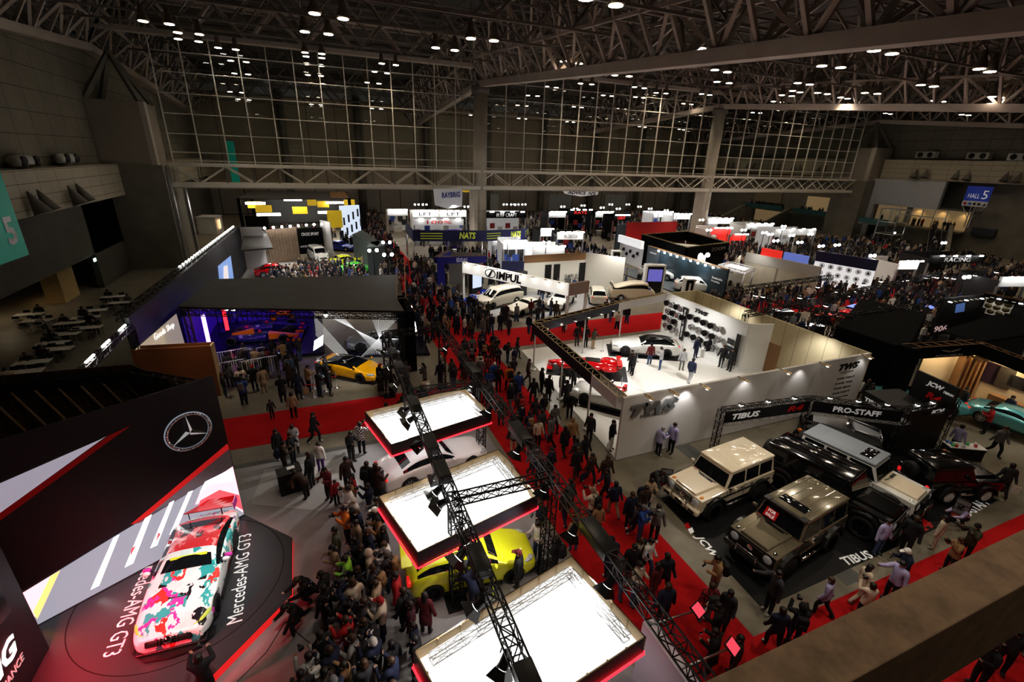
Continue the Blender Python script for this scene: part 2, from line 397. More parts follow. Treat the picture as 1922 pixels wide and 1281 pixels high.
ce = MB(); CEIL = mat('roof_deck', (.09,.085,.075), .85, noise=.2, nscale=.15)
for a, bb_ in ((-12,69),(69,122)): ce.quad((-22,a,zc(a)+7.6),(113,a,zc(a)+7.6),(113,bb_,zc(bb_)+7.6),(-22,bb_,zc(bb_)+7.6), CEIL)
struct('ceiling', ce)
# near end of the hall behind the camera (keeps bounce light in)
struct('wall_near', MB().bb((-22,-12.5,0),(113,-12,26), CONCX))
# foreground beam the picture is taken over
BEAMC = mat('weathered_beam', (.20,.135,.085), .85, noise=.4, nscale=3.0, bump=.25)
struct('beam', bevel(MB().bb((-1,1.28,8.0),(14,1.73,9.4), BEAMC).build('beam'), .02) and MB())if 0 else None
bo = MB().bb((-1.5,1.28,8.3),(16,1.73,9.4), BEAMC).build('concrete_beam', kind='structure'); bevel(bo, .015)
# ------------------------------------------------------------------ ceiling floodlights, all in pairs
lampM = {}
def flood_mesh(warm):
    mb = MB(); g = LAMPW if warm else LAMP
    for dx in (-.85,.85):
        mb.lathe([(.16,1.1),(.2,.9),(.24,.6),(.42,.1),(.44,0)], mat('lamp_housing', (.25,.2,.16), .4, .5), 12, Matrix.Translation((dx,0,0)))
        mb.lathe([(.33,-.02),(.34,-.05)], g, 14, Matrix.Translation((dx,0,0)))
        mb.tube((dx,0,1.1),(dx,0,2.2), .03, TSD, 4)
    mb.tube((-1,0,1.5),(1,0,1.5), .04, TSD, 4)
    return mb.mesh('ceiling_light')
FM = flood_mesh(True), flood_mesh(False)
LPIX = [(590,20),(906,12),(835,56),(351,48),(427,98),(448,118),(588,98),(1348,6),(1580,46),(1518,117),(1688,178),(1893,130),(590,113),(590,127),(452,134),(590,140),(730,125),(715,140),(700,153),(1362,128),(1500,148),(1645,140),(1590,163),(1760,100),(1860,177),(1770,157),(1000,178),(1035,168),(1100,160),(1140,182),(1200,186),(1290,197),(1085,195),(1240,180),(1420,212),(1460,190),(1530,205),(440,157),(980,190),(1330,205),(1550,150),(1480,165),(1362,85),(1075,82)]
FLOODS = []
for i, (px, py) in enumerate(LPIX):
    p = at(px, py, 23.4)
    if p.y > 116 or p.x > 106: continue
    FLOODS.append((p.x, p.y))
for x in (-10,2,13,33,44,56,76,88,99):  # regular grid of extra floodlights, kept to light the hall
    for y in (22,36,50,62,84,104):
        if all((x-a)**2+(y-b_)**2 > 30 for a, b_ in FLOODS): FLOODS.append((x, y))
for i, (x, y) in enumerate(FLOODS):
    far = y > 69
    o = link('ceiling_light', FM[0] if (i*7) % 5 < 3 else FM[1], loc=(x,y,zc(y)+1.4), rz=random.uniform(-.2,.2))
    bay = 'left' if x < 22.75 else 'middle' if x < 66 else 'right'
    tag(o, 'twin floodlight hung from the roof trusses %s the glazed screen, %s bay' % ('beyond' if far else 'before', bay), 'ceiling light', 'ceiling floodlights %s, %s bay' % ('beyond the screen' if far else 'before the screen', bay))
# ------------------------------------------------------------------ vehicles
TYRE = mat('tyre_rubber', (.012,.012,.013), .75, noise=.3, nscale=30); RIMS = mat('silver_rim', (.62,.62,.64), .25, .9); RIMB = mat('black_rim', (.02,.02,.022), .3, .7)
RIMW = mat('white_rim', (.8,.8,.78), .35); CGL = mat('tinted_car_glass', (.010,.012,.014), .04, spec=.6, coat=.3); CHROME = mat('chrome', (.85,.85,.86), .08, 1.)
TRIM = mat('black_trim', (.012,.012,.012), .35); HEADL = mat('headlamp_lens', (.45,.47,.48), .06, .2, coat=1., emit=(1,1,1), es=.03); TAILL = mat('tail_lamp_lens', (.5,.01,.012), .15, coat=1., emit=(1,.03,.03), es=.5)
AMBER = mat('amber_lens', (.8,.3,.03), .2); PLATE = mat('number_plate', (.75,.75,.72), .5)
def paint(name, col, rough=.22, metal=0., coat=1.): return mat(name, col, rough, metal, coat=coat)
_RT = Matrix.Rotation(PI/2, 4, 'X')
_wm = {}
def wheel_meshes(r, w, rim, spokes):
    k = (r, w, rim.name, spokes)
    if k not in _wm:
        t = MB(); ri = r*.68
        t.lathe([(ri,-w/2),(r*.93,-w/2),(r,-w*.36),(r,w*.36),(r*.93,w/2),(ri,w/2),(ri*.97,w*.3),(ri*.97,-w*.3),(ri,-w/2)], TYRE, 28, _RT)
        q = MB(); q.lathe([(ri*.99,-w*.42),(ri*.99,w*.42),(ri*.9,w*.44),(ri*.88,w*.1),(ri*.86,-w*.1),(ri*.88,-w*.44)], rim, 28, _RT)
        q.lathe([(ri*.86,-.01),(ri*.86,.01)], TRIM, 20, _RT)
        for s in (-1,1):
            y = s*w*.36
            for i in range(spokes):
                a = 2*PI*i/spokes; c, sn = math.cos(a), math.sin(a)
                q.tube((c*ri*.12, y*1.02, sn*ri*.12), (c*ri*.92, y*1.1, sn*ri*.92), ri*(.125 if spokes > 6 else .15), rim, 4)
            q.lathe([(ri*.2,-.02),(ri*.2,.02),(ri*.08,.03)], rim, 12, Matrix.Translation((0,y*1.05,0)) @ _RT)
        _wm[k] = t.mesh('wheel'), q.mesh('rim')
    return _wm[k]
def add_wheel(root, x, y, r, w, rim, spokes=10, steer=0, name='wheel', z=None, rot=None):
    t, q = wheel_meshes(r, w, rim, spokes); o = link(name, t, root, loc=(x, y, z if z is not None else r), rz=steer)
    if rot: o.rotation_euler = rot
    link('rim', q, o); return o
def evalmesh(me, mods):
    o = bpy.data.objects.new('tmp', me); COL.objects.link(o)
    for m in mods: m(o)
    dg = bpy.context.evaluated_depsgraph_get(); r = bpy.data.meshes.new_from_object(o.evaluated_get(dg)); bpy.data.objects.remove(o); return r
def car_shell(L, W, H, zh, zd, zb, xc, xf, xr, xd, wr, beltf, beltr, xwf, xwr, rw, open_top=False, nose=.72, tail=.85, hip=0., hoodw=1.):
    w = W/2; rows = []; h = L/2
    def belt(x): return beltr+(beltf-beltr)*(x-xd)/(xc-xd) if xd < x < xc else (beltf if x >= xc else beltr)
    base = [(h, nose, zh*.74), (h-.1, nose+.11, zh*.82), (h-.45, .96, zh*.93), (xwf, 1., zh), (xc, .985, zh+.05)]
    cab = [(xf, .97, H-.03), ((xf+xr)/2, .97, H), (xr, .985, H-.05)] if not open_top else [((xc+xd)/2, .97, belt(0)+.02)]
    back = [(xd, 1.+hip*.3, zd+.02)]
    if xd-(-h) > .75: back.append((min(xd-.3, xwr), 1.+hip, zd+.02))
    back += [(-h+.18, .95, zd-.02), (-h, tail, zd-.14)]
    rws = sorted(base+cab+back, key=lambda t: -t[0]); V = []; seg = []
    for x, f, top in rws:
        ww = w*f; incab = xr-.01 <= x <= xf+.01 and not open_top; atb = (abs(x-xc) < .01 or abs(x-xd) < .01)
        b0 = zb + (.06 if abs(x) > h-.2 else 0)
        if incab: p4 = (ww*.965, belt(x)); p5 = (wr, top-.05); p6 = (wr*.6, top)
        elif atb or (xd < x < xc): p4 = (ww*.97, min(belt(x), top-.02)); p5 = (ww*.84, top-.005); p6 = (ww*.5, top+.015)
        else: p4 = (ww*.97, top-.13); p5 = (ww*.8, top-.02); p6 = (ww*.45, top+.015)
        zm = b0+(p4[1]-b0)*.55
        half = [(0,b0),(ww*.84,b0),(ww*.965,b0+.12),(ww,zm),p4,p5,p6,(0,(top if incab else top+.025))]
        V.append([(x,y,z) for y, z in half]+[(x,-y,z) for y, z in half[-2:0:-1]])
    n = 14; vs = [p for r in V for p in r]; fs = []; mi = []
    for i in range(len(rws)-1):
        a, b_ = rws[i][0], rws[i+1][0]; mid = (a+b_)/2
        kind = 'w' if xf < mid < xc else 'r' if xr < mid < xf else 'b' if xd < mid < xr else '-'
        if open_top: kind = '-'
        for k in range(n):
            k2 = (k+1)%n; fs.append((i*n+k, (i+1)*n+k, (i+1)*n+k2, i*n+k2)); q = min(k, n-1-k)
            mi.append(2 if q == 4 and kind in 'wrb' else 1 if q >= 5 and kind == 'w' else 3 if q >= 5 and kind == 'b' else 4 if q <= 1 else 0)
    m = (len(rws)-1)*n
    fs.append(tuple(range(n))); mi.append(0); fs.append(tuple(m+k for k in range(n-1,-1,-1))); mi.append(0)
    me = bpy.data.meshes.new('shell'); me.from_pydata(vs, [], fs); me.update()
    bm = bmesh.new(); bm.from_mesh(me); bmesh.ops.recalc_face_normals(bm, faces=bm.faces)
    cl = bm.edges.layers.float.new('crease_edge')
    for e in bm.edges:
        i, j = e.verts[0].index, e.verts[1].index; ki, kj = i % n, j % n; same = i//n == j//n
        if not same and ki == kj and min(ki, n-ki) in (4,5): e[cl] = .55
        if not same and ki == kj and min(ki, n-ki) in (1,2): e[cl] = .4
        if same and i//n in (0, len(rws)-1): e[cl] = .45
        if same and rws[i//n][0] in (xc, xf, xr) and min(ki, kj, n-ki, n-kj) >= 5 or (same and {min(ki,n-ki), min(kj,n-kj)} <= {5,6,7} and rws[i//n][0] in (xc, xf)): e[cl] = .5
    for f, k in zip(bm.faces, mi): f.material_index = k; f.smooth = True
    bm.to_mesh(me); bm.free()
    return me
def glass_from(me, idx, off=.008, inset=True, side=0):
    "the faces of one window, lifted a little off the body; inset leaves the pillars in body colour"
    bm = bmesh.new(); bm.from_mesh(me); bm.normal_update()
    keep = [f for f in bm.faces if f.material_index == idx and (side == 0 or f.calc_center_median().y*side > 0)]
    if inset: keep = [f for f in keep if all(g.material_index == idx for v in f.verts for g in v.link_faces)]
    ks = set(keep); bmesh.ops.delete(bm, geom=[f for f in bm.faces if f not in ks], context='FACES')
    for v in bm.verts: v.co += v.normal*off
    out = bpy.data.meshes.new('glass'); bm.to_mesh(out); bm.free()
    out.materials.clear(); out.materials.append(CGL)
    for p in out.polygons: p.material_index = 0
    return out
CARLIB = {}
def make_car(spec, body, label, loc, rz, key=None, rim=RIMS, spokes=10, roofm=None, group=None, cat='car', name='car', lower=TRIM, steer=0., glass=True, z=0.):
    P = dict(L=4.5, W=1.84, H=1.42, zh=.82, zd=.92, zb=.16, xc=.75, xf=.15, xr=-1.0, xd=-1.75, wr=.56, beltf=.88, beltr=.94, xwf=1.36, xwr=-1.38, rw=.34, tw=.24); P.update(spec)
    ex = {k: P.pop(k) for k in list(P) if k in ('tw','ground','grille','nolight')}
    k = tuple(sorted(P.items()))
    if k not in CARLIB:
        me = car_shell(**P); sub = evalmesh(me, [lambda o: setattr(o.modifiers.new('s','SUBSURF'), 'levels', 2)])
        cut = MB(); rr = P['rw']*1.13
        for x in (P['xwf'], P['xwr']):
            for s in (-1,1): cut.lathe([(rr,-.2),(rr,.2)], TRIM, 26, Matrix.Translation((x, s*(P['W']/2-.08), P['rw'])) @ _RT)
        cme = cut.mesh('cut'); co_ = bpy.data.objects.new('cut', cme); COL.objects.link(co_)
        def bo(o):
            m = o.modifiers.new('b','BOOLEAN'); m.operation = 'DIFFERENCE'; m.object = co_; m.solver = 'EXACT'
        sh = evalmesh(sub, [bo]); bpy.data.objects.remove(co_)
        CARLIB[k] = (sh, [glass_from(sub, 1), glass_from(sub, 2, side=1), glass_from(sub, 2, side=-1), glass_from(sub, 3)])
    sh, gls = CARLIB[k]
    me = sh.copy(); me.materials.clear()
    for m in (body, body, body, body, lower, TRIM): me.materials.append(m)
    if roofm:
        me.materials[1] = body
        for p in me.polygons:
            if p.normal.z > .6 and p.center.z > P['H']-.22: p.material_index = 5
        me.materials[5] = roofm
    for p in me.polygons: p.use_smooth = True
    root = thing(name, label, cat, (loc[0], loc[1], z), rz, group)
    link('body', me, root)
    if glass and not P.get('open_top'):
        for g, nm in zip(gls, ('windshield','side_window','side_window','rear_window')):
            if len(g.polygons): link(nm, g, root)
    for x, st in ((P['xwf'], steer),(P['xwr'], 0)):
        for s in (-1,1): add_wheel(root, x, s*(P['W']/2-ex['tw']/2-.015), P['rw'], ex['tw'], rim, spokes, st)
    h, w = P['L']/2, P['W']/2; obst(loc[0], loc[1], rz, h, w)
    if not ex.get('nolight'):
        for s in (-1,1):
            MB().ball((0,0,0), (.27,.13,.065), HEADL, 10).build('headlight', root, loc=(h-.3, s*w*.70, P['zh']*.80), rz=-s*.45)
            MB().ball((0,0,0), (.1,.24,.06), TAILL, 10).build('tail_light', root, loc=(-h+.12, s*w*.62, P['zd']-.13), rz=s*.25)
    g = MB().rbox((h-.05,0,P['zh']*.55), (.12,w*1.0,.2), .04, TRIM)
    for i in range(4): g.box((h+.012, 0, P['zh']*.48+.045*i), (.02,w*.92,.012), CHROME)
    g.build('grille', root)
    MB().rbox((h-.12,0,P['zb']+.05), (.3,w*1.72,.07), .03, TRIM).build('front_bumper', root)
    MB().rbox((-h+.12,0,P['zb']+.12), (.22,w*1.6,.16), .05, TRIM).box((-h-.015,0,P['zb']+.36), (.02,.34,.17), PLATE).build('rear_bumper', root)
    for s in (-1,1):
        mb = MB().ball((0,0,0), (.07,.12,.075), body, 8).tube((.0,-s*.1,-.02),(.05,-s*.22,-.06), .02, TRIM, 6); mb.build('mirror', root, loc=(P['xc']-.28, s*(w+.08), P['beltf']+.1))
        if P['zh'] < 1.3: MB().box((0,0,0), (P['xwf']-P['xwr']-P['rw']*2.5,.05,.09), TRIM).build('side_skirt', root, loc=((P['xwf']+P['xwr'])/2, s*(w-.03), P['zb']+.04))
    return root
def seam(root, x, y, z0, z1): MB().box((0,0,0), (.012,.012,z1-z0), TRIM).build('door_seam', root, loc=(x, y, (z0+z1)/2))

# boxy off-roader --------------------------------------------------------
def offroader(body, label, loc, rz, L=4.5, W=1.80, H=1.96, rw=.43, rim=RIMB, roofm=None, flare=TRIM, spare=True, ribs=0, sunroof=False, visor=False, sale=False, hood_vent=1, lift=.0, group=None, spokes=8, whitespare=None, belt=1.2, doors=3, mirrorm=None, lowerm=None, blacknose=False, signals=AMBER, hoodm=None):
    root = thing('off_road_car', label, 'car', (loc[0],loc[1],0), rz, group); mirrorm = mirrorm or body; lowerm = lowerm or body; hoodm = hoodm or body; roofm = roofm or body
    h, w = L/2, W/2; obst(loc[0], loc[1], rz, h+.2, w+.15); zb = .52+lift; xwf, xwr = h-.82, -h+.95; xc = h-1.38; a = rw*1.22; zt = belt+lift; H = H+lift
    # side profile with wheel arches, extruded across the width
    def arch(xc_): return [(xc_+a*math.cos(t), rw+lift*.4+a*math.sin(t)) for t in [PI*i/12 for i in range(0,13)] if rw+lift*.4+a*math.sin(t) > zb]
    prof = [(-h,zb),(-h,zt),(xc,zt),(h-.05,zt-.08),(h,zt-.3),(h,zb)]
    bot = []
    for c in (xwf, xwr): bot += arch(c)
    prof += bot
    b = MB(); n = len(prof); vs = [(x,-w,z) for x, z in prof]+[(x,w,z) for x, z in prof]
    fs = [tuple(range(n)), tuple(range(2*n-1,n-1,-1))]+[(i,n+i,n+(i+1)%n,(i+1)%n) for i in range(n)]
    b.add(vs, fs, body); me = b.mesh('body'); bm = bmesh.new(); bm.from_mesh(me)
    bmesh.ops.triangulate(bm, faces=[f for f in bm.faces if len(f.verts) > 4]); bmesh.ops.recalc_face_normals(bm, faces=bm.faces); bm.to_mesh(me); bm.free()
    bo = link('body', me, root); bevel(bo, .03, 2)
    # bonnet with raised centre and flat wings
    hd = MB(); hd.hexa([(xc-.02,-w*.66,zt-.03),(xc-.02,w*.66,zt-.03),(h-.06,w*.6,zt-.16),(h-.06,-w*.6,zt-.16)], [(xc-.02,-w*.63,zt+.10),(xc-.02,w*.63,zt+.10),(h-.1,w*.57,zt+.02),(h-.1,-w*.57,zt+.02)], hoodm)
    bevel(hd.build('bonnet', root), .03, 2)
    if hood_vent: MB().box((xc+.14,0,zt+.095), (.12,w*.75 if hood_vent == 1 else .45,.02), TRIM, M=Matrix.Rotation(.07,4,'Y')).build('bonnet_vent', root, loc=(0, 0 if hood_vent == 1 else w*.25, 0))
    # cabin
    xb, xr, xf = -h+.02, -h+.12, xc-.30; wt = w-.12; wB = w-.03
    lo = [(xb,-wB,zt-.02),(xb,wB,zt-.02),(xc,wB,zt-.02),(xc,-wB,zt-.02)]; hi = [(xr,-wt,H-.1),(xr,wt,H-.1),(xf,wt,H-.1),(xf,-wt,H-.1)]
    bevel(MB().hexa(lo, hi, body).build('cabin', root), .05, 3)
    ro = MB().rbox(((xr+xf)/2,0,H-.06), (xf-xr+.06,wt*2+.05,.13), .055, roofm)
    for i in range(ribs): ro.box(((xr+xf)/2-.1, -wt*.78+i*wt*1.56/(ribs-1), H+.01), ((xf-xr)*.86,.025,.018), roofm)
    if not ribs: ro.rbox(((xr+xf)/2,0,H), ((xf-xr)*.55,wt*1.5,.03), .012, roofm)
    ro.build('roof', root)
    if sunroof: MB().rbox((xf-.5,0,H+.014), (.44,wt*1.25,.02), .008, CGL).build('sunroof', root)
    def pane(p, q, r_, s, t=.012, nm='side_window'):
        p, q, r_, s = map(Vector, (p,q,r_,s)); nn = (q-p).cross(s-p).normalized()*t
        MB().hexa([p,q,r_,s], [p+nn,q+nn,r_+nn,s+nn], CGL).build(nm, root)
    F = lambda u, v, y: (u, y, v)
    def side(s, x0, x1, x2, x3):
        z0, z1 = zt+.06, H-.17; k0 = (z0-zt+.02)/(H-.1-zt+.02); k1 = (z1-zt+.02)/(H-.1-zt+.02)
        y0 = s*(wB+(wt-wB)*k0); y1 = s*(wB+(wt-wB)*k1); q = [(x0,y0,z0),(x1,y0,z0),(x2,y1,z1),(x3,y1,z1)]
        pane(*(q if s < 0 else q[::-1]))
    zz = [(xr+.1,.62),(0,0),(0,0)]; span = xc-.3-(xr+.1); nw = doors
    for s in (-1,1):
        for i in range(nw):
            x0 = xr+.12+span*i/nw; x1 = xr+.12+span*(i+1)/nw-.09
            if i == nw-1: side(s, x0, xc-.12, xf-.1, x0+.01)
            else: side(s, x0, x1, x1-.01, x0+.01)
    pane((xc-.02,wB-.08,zt+.10),(xc-.02,-wB+.08,zt+.10),(xf+.06,-wt+.06,H-.17),(xf+.06,wt-.06,H-.17), nm='windshield')
    pane((xb-.0,-wB+.12,zt+.06),(xb,wB-.12,zt+.06),(xr-.0,wt-.08,H-.2),(xr,-wt+.08,H-.2), t=.03, nm='rear_window')
    for s in (-1,1): MB().box((xc+.12,s*w*.3,zt+.115), (.03,.34,.02), TRIM, rz=s*.2).build('wiper', root)
    if visor: MB().rbox((xf+.08,0,H-.02), (.16,wt*2.0,.07), .025, TRIM).box((xf+.04,wt*.85,H+.0), (.3,.22,.08), TRIM).box((xf+.04,-wt*.85,H+.0), (.3,.22,.08), TRIM).build('sun_visor', root)
    # flares and wheels
    for x in (xwf, xwr):
        for s in (-1,1):
            f = MB(); z0 = rw+lift*.4
            for i in range(10):
                t0, t1 = PI*(i/10), PI*((i+1)/10); ri, r2 = a*.98, a*1.16; ya, yb = s*(w-.06), s*(w+.14)
                q = [(x+ri*math.cos(t0),ya,z0+ri*math.sin(t0)),(x+ri*math.cos(t1),ya,z0+ri*math.sin(t1)),(x+r2*math.cos(t1),ya,z0+r2*math.sin(t1)),(x+r2*math.cos(t0),ya,z0+r2*math.sin(t0))]
                f.hexa(q if s < 0 else q, [(p[0],yb,p[2]-.02) for p in q], flare)
            f.build('wheel_arch_flare', root); add_wheel(root, x, s*(w-.02), rw, .3, rim, spokes)
    MB().bb((-h+.1,-w*.7,.38),(h-.15,w*.7,zb+.05), TRIM).build('chassis', root)
    for s in (-1,1):
        MB().tube((xwf-a-.02,s*(w+.07),.47+lift),(xwr+a+.02,s*(w+.07),.47+lift), .055, CHROME if body is not TRIM else TRIM, 8).build('side_step', root)
        MB().box((-.02,s*(w+.012),zt-.28), (L*.86,.03,.06), TRIM).build('rub_strip', root)
        for dx in (xc-.12, (xc+xwr)/2-.1): MB().box((dx,s*(w+.004),(zt+zb)/2+.05), (.014,.012,zt-zb-.12), TRIM).build('door_seam', root)
        for dx in (xc-1.0, xwr+.55): MB().rbox((dx,s*(w+.03),zt-.13), (.16,.04,.035), .012, TRIM).build('door_handle', root)
        mb = MB().rbox((0,0,0), (.12,.2,.17), .05, mirrorm).tube((.02,-s*.08,-.06),(.08,-s*.2,-.12), .025, TRIM, 6); mb.build('mirror', root, loc=(xc-.28, s*(w+.17), zt+.12))
        MB().rbox((h-.22,s*w*.8,zt-.06), (.16,.12,.05), .02, signals).build('turn_signal', root)
        MB().lathe([(.16,0),(.17,.03),(.15,.07),(.05,.09)], HEADL, 18, Matrix.Translation((h-.03,s*w*.70,zt-.28)) @ Matrix.Rotation(PI/2,4,'Y')).build('headlight', root)
        MB().rbox((-h-.02,s*w*.86,zb+.18), (.06,.14,.26), .02, TAILL).build('tail_light', root)
    gm = TRIM; g = MB().rbox((h+.01,0,zt-.27), (.07,w*1.02,.30), .03, gm)
    for i in range(4): g.box((h+.05,0,zt-.38+.075*i), (.02,w*.96,.022), CHROME if not blacknose else TRIM)
    g.lathe([(.10,0),(.115,.01),(.10,.02)], CHROME, 20, Matrix.Translation((h+.05,0,zt-.27)) @ Matrix.Rotation(PI/2,4,'Y')); g.build('grille', root)
    if blacknose: MB().box((h-.0,0,zt-.25), (.03,w*1.96,.4), TRIM).build('nose_panel', root)
    fb = MB().rbox((h+.07,0,zb+.06), (.24,w*2.08,.25), .07, TRIM if blacknose else lowerm)
    for s in (-1,1): fb.rbox((h+.18,s*w*.72,zb+.06), (.05,.3,.13), .02, TRIM).tube((h+.2,s*w*.42,zb-.02),(h+.2,s*w*.42,zb+.34), .03, CHROME, 8)
    fb.box((h+.2,0,zb+.09), (.02,.36,.15), TRIM).tube((h+.2,-w*.42,zb+.33),(h+.2,w*.42,zb+.33), .02, CHROME, 8); fb.build('front_bumper', root)
    MB().rbox((-h-.06,0,zb+.03), (.18,w*1.95,.2), .05, lowerm).build('rear_bumper', root)
    if spare:
        o = add_wheel(root, -h-.17, w*.12, rw*.96, .27, whitespare or RIMB, spokes, name='spare_wheel', z=zb+.62, rot=(0,0,PI/2))
    if sale:
        sg = MB().box((0,0,0), (.46,.34,.01), RED).build('sale_sign', root); o_, y_ = Vector((xc-.06,w*-.35,zt+.36)), Vector((xf-xc,0,H-.27-zt)).normalized()
        sg.matrix_local = basis(o_+Vector((.05,0,.02)), (0,1,0), y_)
        for ln, dy in (('FOR',.08),('SALE',-.08)): text(ln, (0,dy,.008), (1,0,0), (0,1,0), .15, LETW, sg, depth=.002, bold=.006)
    return root
PBLACK = paint('black_gloss_paint', (.004,.004,.005), .12); PWHITE = paint('white_gloss_paint', (.82,.82,.8), .2); PCREAM = paint('cream_paint', (.80,.70,.54), .25); PTAN = paint('grey_tan_paint', (.22,.19,.13), .2, .35)
PSILVER = paint('silver_paint', (.38,.40,.43), .35, .5); PYEL = paint('yellow_paint', (.80,.86,.03), .22); PNSX = paint('amber_yellow_paint', (.85,.42,.005), .22); PRED = paint('red_gloss_paint', (.55,.006,.01), .15); PTEAL = paint('turquoise_paint', (.16,.5,.52), .25, .3); PPEARL = paint('pearl_paint', (.76,.71,.6), .25)
def heading(a, b): return math.atan2(b[1]-a[1], b[0]-a[0])
# boxy off-roaders on the black mat
offroader(PCREAM, 'cream boxy off-road car nearest the white wall, black arch flares', (14.83,11.72), PI+.10, lowerm=PCREAM, spare=False, rw=.45, doors=3)
offroader(PTAN, 'grey-tan boxy off-road car with a red sale sign behind its windscreen', (15.05,8.62), PI+.13, ribs=5, sunroof=True, visor=True, sale=True, spare=False, rw=.48, lift=.06, signals=CHROME, blacknose=True, doors=3)
offroader(PBLACK, 'long black six-seat boxy off-road car between the tan and the white one', (18.85,9.75), -PI/2+.22, L=5.0, ribs=5, rw=.47, lift=.08, signals=TRIM, blacknose=True, spare=True, hood_vent=2, doors=3)
offroader(paint('silver_white_paint', (.78,.77,.74), .25), 'white boxy off-road car with a grey roof and sunroof', (21.15,10.0), -PI/2+.20, L=4.7, roofm=mat('matt_grey_roof', (.24,.27,.31), .5), sunroof=True, rw=.45, blacknose=True, mirrorm=TRIM, signals=HEADL, hood_vent=2, hoodm=PCREAM, doors=3)
offroader(PBLACK, 'small black off-road car with a white spare wheel on its back', (25.05,8.45), -.30, L=3.55, W=1.62, H=1.74, rw=.37, rim=RIMW, whitespare=RIMW, belt=1.06, ribs=3, signals=TRIM, blacknose=True, doors=2, spokes=10)
# rock-crawling buggy with a tube frame
bg = thing('rock_buggy', 'silver tube-frame rock buggy with huge tyres tilted nose up', 'car', (24.0,12.75,0), -.95); obst(24.0,12.75,-.95,2.0,1.2)
MB().hexa([(.5,-.5,.75),(.5,.5,.75),(1.7,.36,.7),(1.7,-.36,.7)], [(.5,-.55,1.25),(.5,.55,1.25),(1.6,.4,1.05),(1.6,-.4,1.05)], PSILVER).hexa([(-1.3,-.6,.7),(-1.3,.6,.7),(.5,.55,.7),(.5,-.55,.7)], [(-1.3,-.62,1.2),(-1.3,.62,1.2),(.5,.58,1.2),(.5,-.58,1.2)], PSILVER).build('body', bg)
fr = MB()
for s in (-1,1): fr.path([(1.75,s*.45,.6),(1.65,s*.5,1.15),(.45,s*.58,1.3),(-.1,s*.52,1.95),(-1.2,s*.52,1.92),(-1.7,s*.5,1.1),(-1.7,s*.5,.6),(1.75,s*.45,.6)], .035, METAL, 8)
for x, z in ((1.65,1.15),(-.1,1.95),(-1.2,1.92),(1.75,.6),(-1.7,1.1)): fr.tube((x,-.52,z),(x,.52,z), .03, METAL, 8)
fr.build('roll_cage', bg); MB().box((-.3,0,1.9), (1.0,1.0,.04), PSILVER).build('roof', bg); MB().quad((.43,-.55,1.27),(.43,.55,1.27),(-.08,.5,1.92),(-.08,-.5,1.92), CGL).build('windshield', bg)
for x in (1.35,-1.3):
    for s in (-1,1): add_wheel(bg, x, s*.92, .52, .42, RIMB, 8, steer=.3*(x>0))
    MB().tube((x,-.9,.52),(x,.9,.52), .06, TRIM, 8).build('axle', bg)
for s in (-1,1): MB().ball((1.66,s*.3,.95), (.06,.1,.1), HEADL, 10).build('headlight', bg)

# race car with a big rear wing on the turntable -----------------------------------
LIV = mat('race_livery', (.85,.85,.85), .25, coat=1.); nt = LIV.node_tree; bs = nt.nodes['Principled BSDF']
tc = nt.nodes.new('ShaderNodeTexCoord'); mp = nt.nodes.new('ShaderNodeMapping'); mp.inputs['Scale'].default_value = (1.0,1.5,1.1); mp.inputs['Rotation'].default_value = (0,0,.5)
vo = nt.nodes.new('ShaderNodeTexVoronoi'); vo.inputs['Scale'].default_value = 2.6; vo.inputs['Randomness'].default_value = .9
nz = nt.nodes.new('ShaderNodeTexNoise'); nz.inputs['Scale'].default_value = 3; ad = nt.nodes.new('ShaderNodeVectorMath'); ad.operation = 'ADD'
nt.links.new(tc.outputs['Object'], mp.inputs[0]); nt.links.new(mp.outputs[0], ad.inputs[0]); nt.links.new(nz.outputs['Color'], ad.inputs[1]); nt.links.new(mp.outputs[0], nz.inputs['Vector']); nt.links.new(ad.outputs[0], vo.inputs['Vector'])
sx = nt.nodes.new('ShaderNodeSeparateColor'); nt.links.new(vo.outputs['Color'], sx.inputs[0]); cr = nt.nodes.new('ShaderNodeValToRGB'); cr.color_ramp.interpolation = 'CONSTANT'
el = cr.color_ramp.elements; el[0].position = 0; el[0].color = (.85,.87,.87,1); el[1].position = .46; el[1].color = (.05,.42,.42,1)
for p_, c4 in ((.62,(.7,.82,.82,1)),(.72,(.8,.06,.42,1)),(.80,(.02,.02,.025,1)),(.86,(.85,.85,.85,1)),(.94,(.75,.06,.05,1))):
    e = el.new(p_); e.color = c4
nt.links.new(sx.outputs[0], cr.inputs[0])
sp = nt.nodes.new('ShaderNodeSeparateXYZ'); nt.links.new(tc.outputs['Object'], sp.inputs[0]); g1 = nt.nodes.new('ShaderNodeMath'); g1.operation = 'GREATER_THAN'; g1.inputs[1].default_value = 1.0; nt.links.new(sp.outputs[2], g1.inputs[0])
g2 = nt.nodes.new('ShaderNodeMath'); g2.operation = 'LESS_THAN'; g2.inputs[1].default_value = -.25; nt.links.new(sp.outputs[0], g2.inputs[0]); g3 = nt.nodes.new('ShaderNodeMath'); g3.operation = 'MULTIPLY'; nt.links.new(g1.outputs[0], g3.inputs[0]); nt.links.new(g2.outputs[0], g3.inputs[1])
cr2 = nt.nodes.new('ShaderNodeValToRGB'); cr2.color_ramp.interpolation = 'CONSTANT'; e2 = cr2.color_ramp.elements; e2[0].color = (.72,.05,.06,1); e2[1].position = .6; e2[1].color = (.85,.28,.3,1); q = e2.new(.85); q.color = (.03,.02,.02,1)
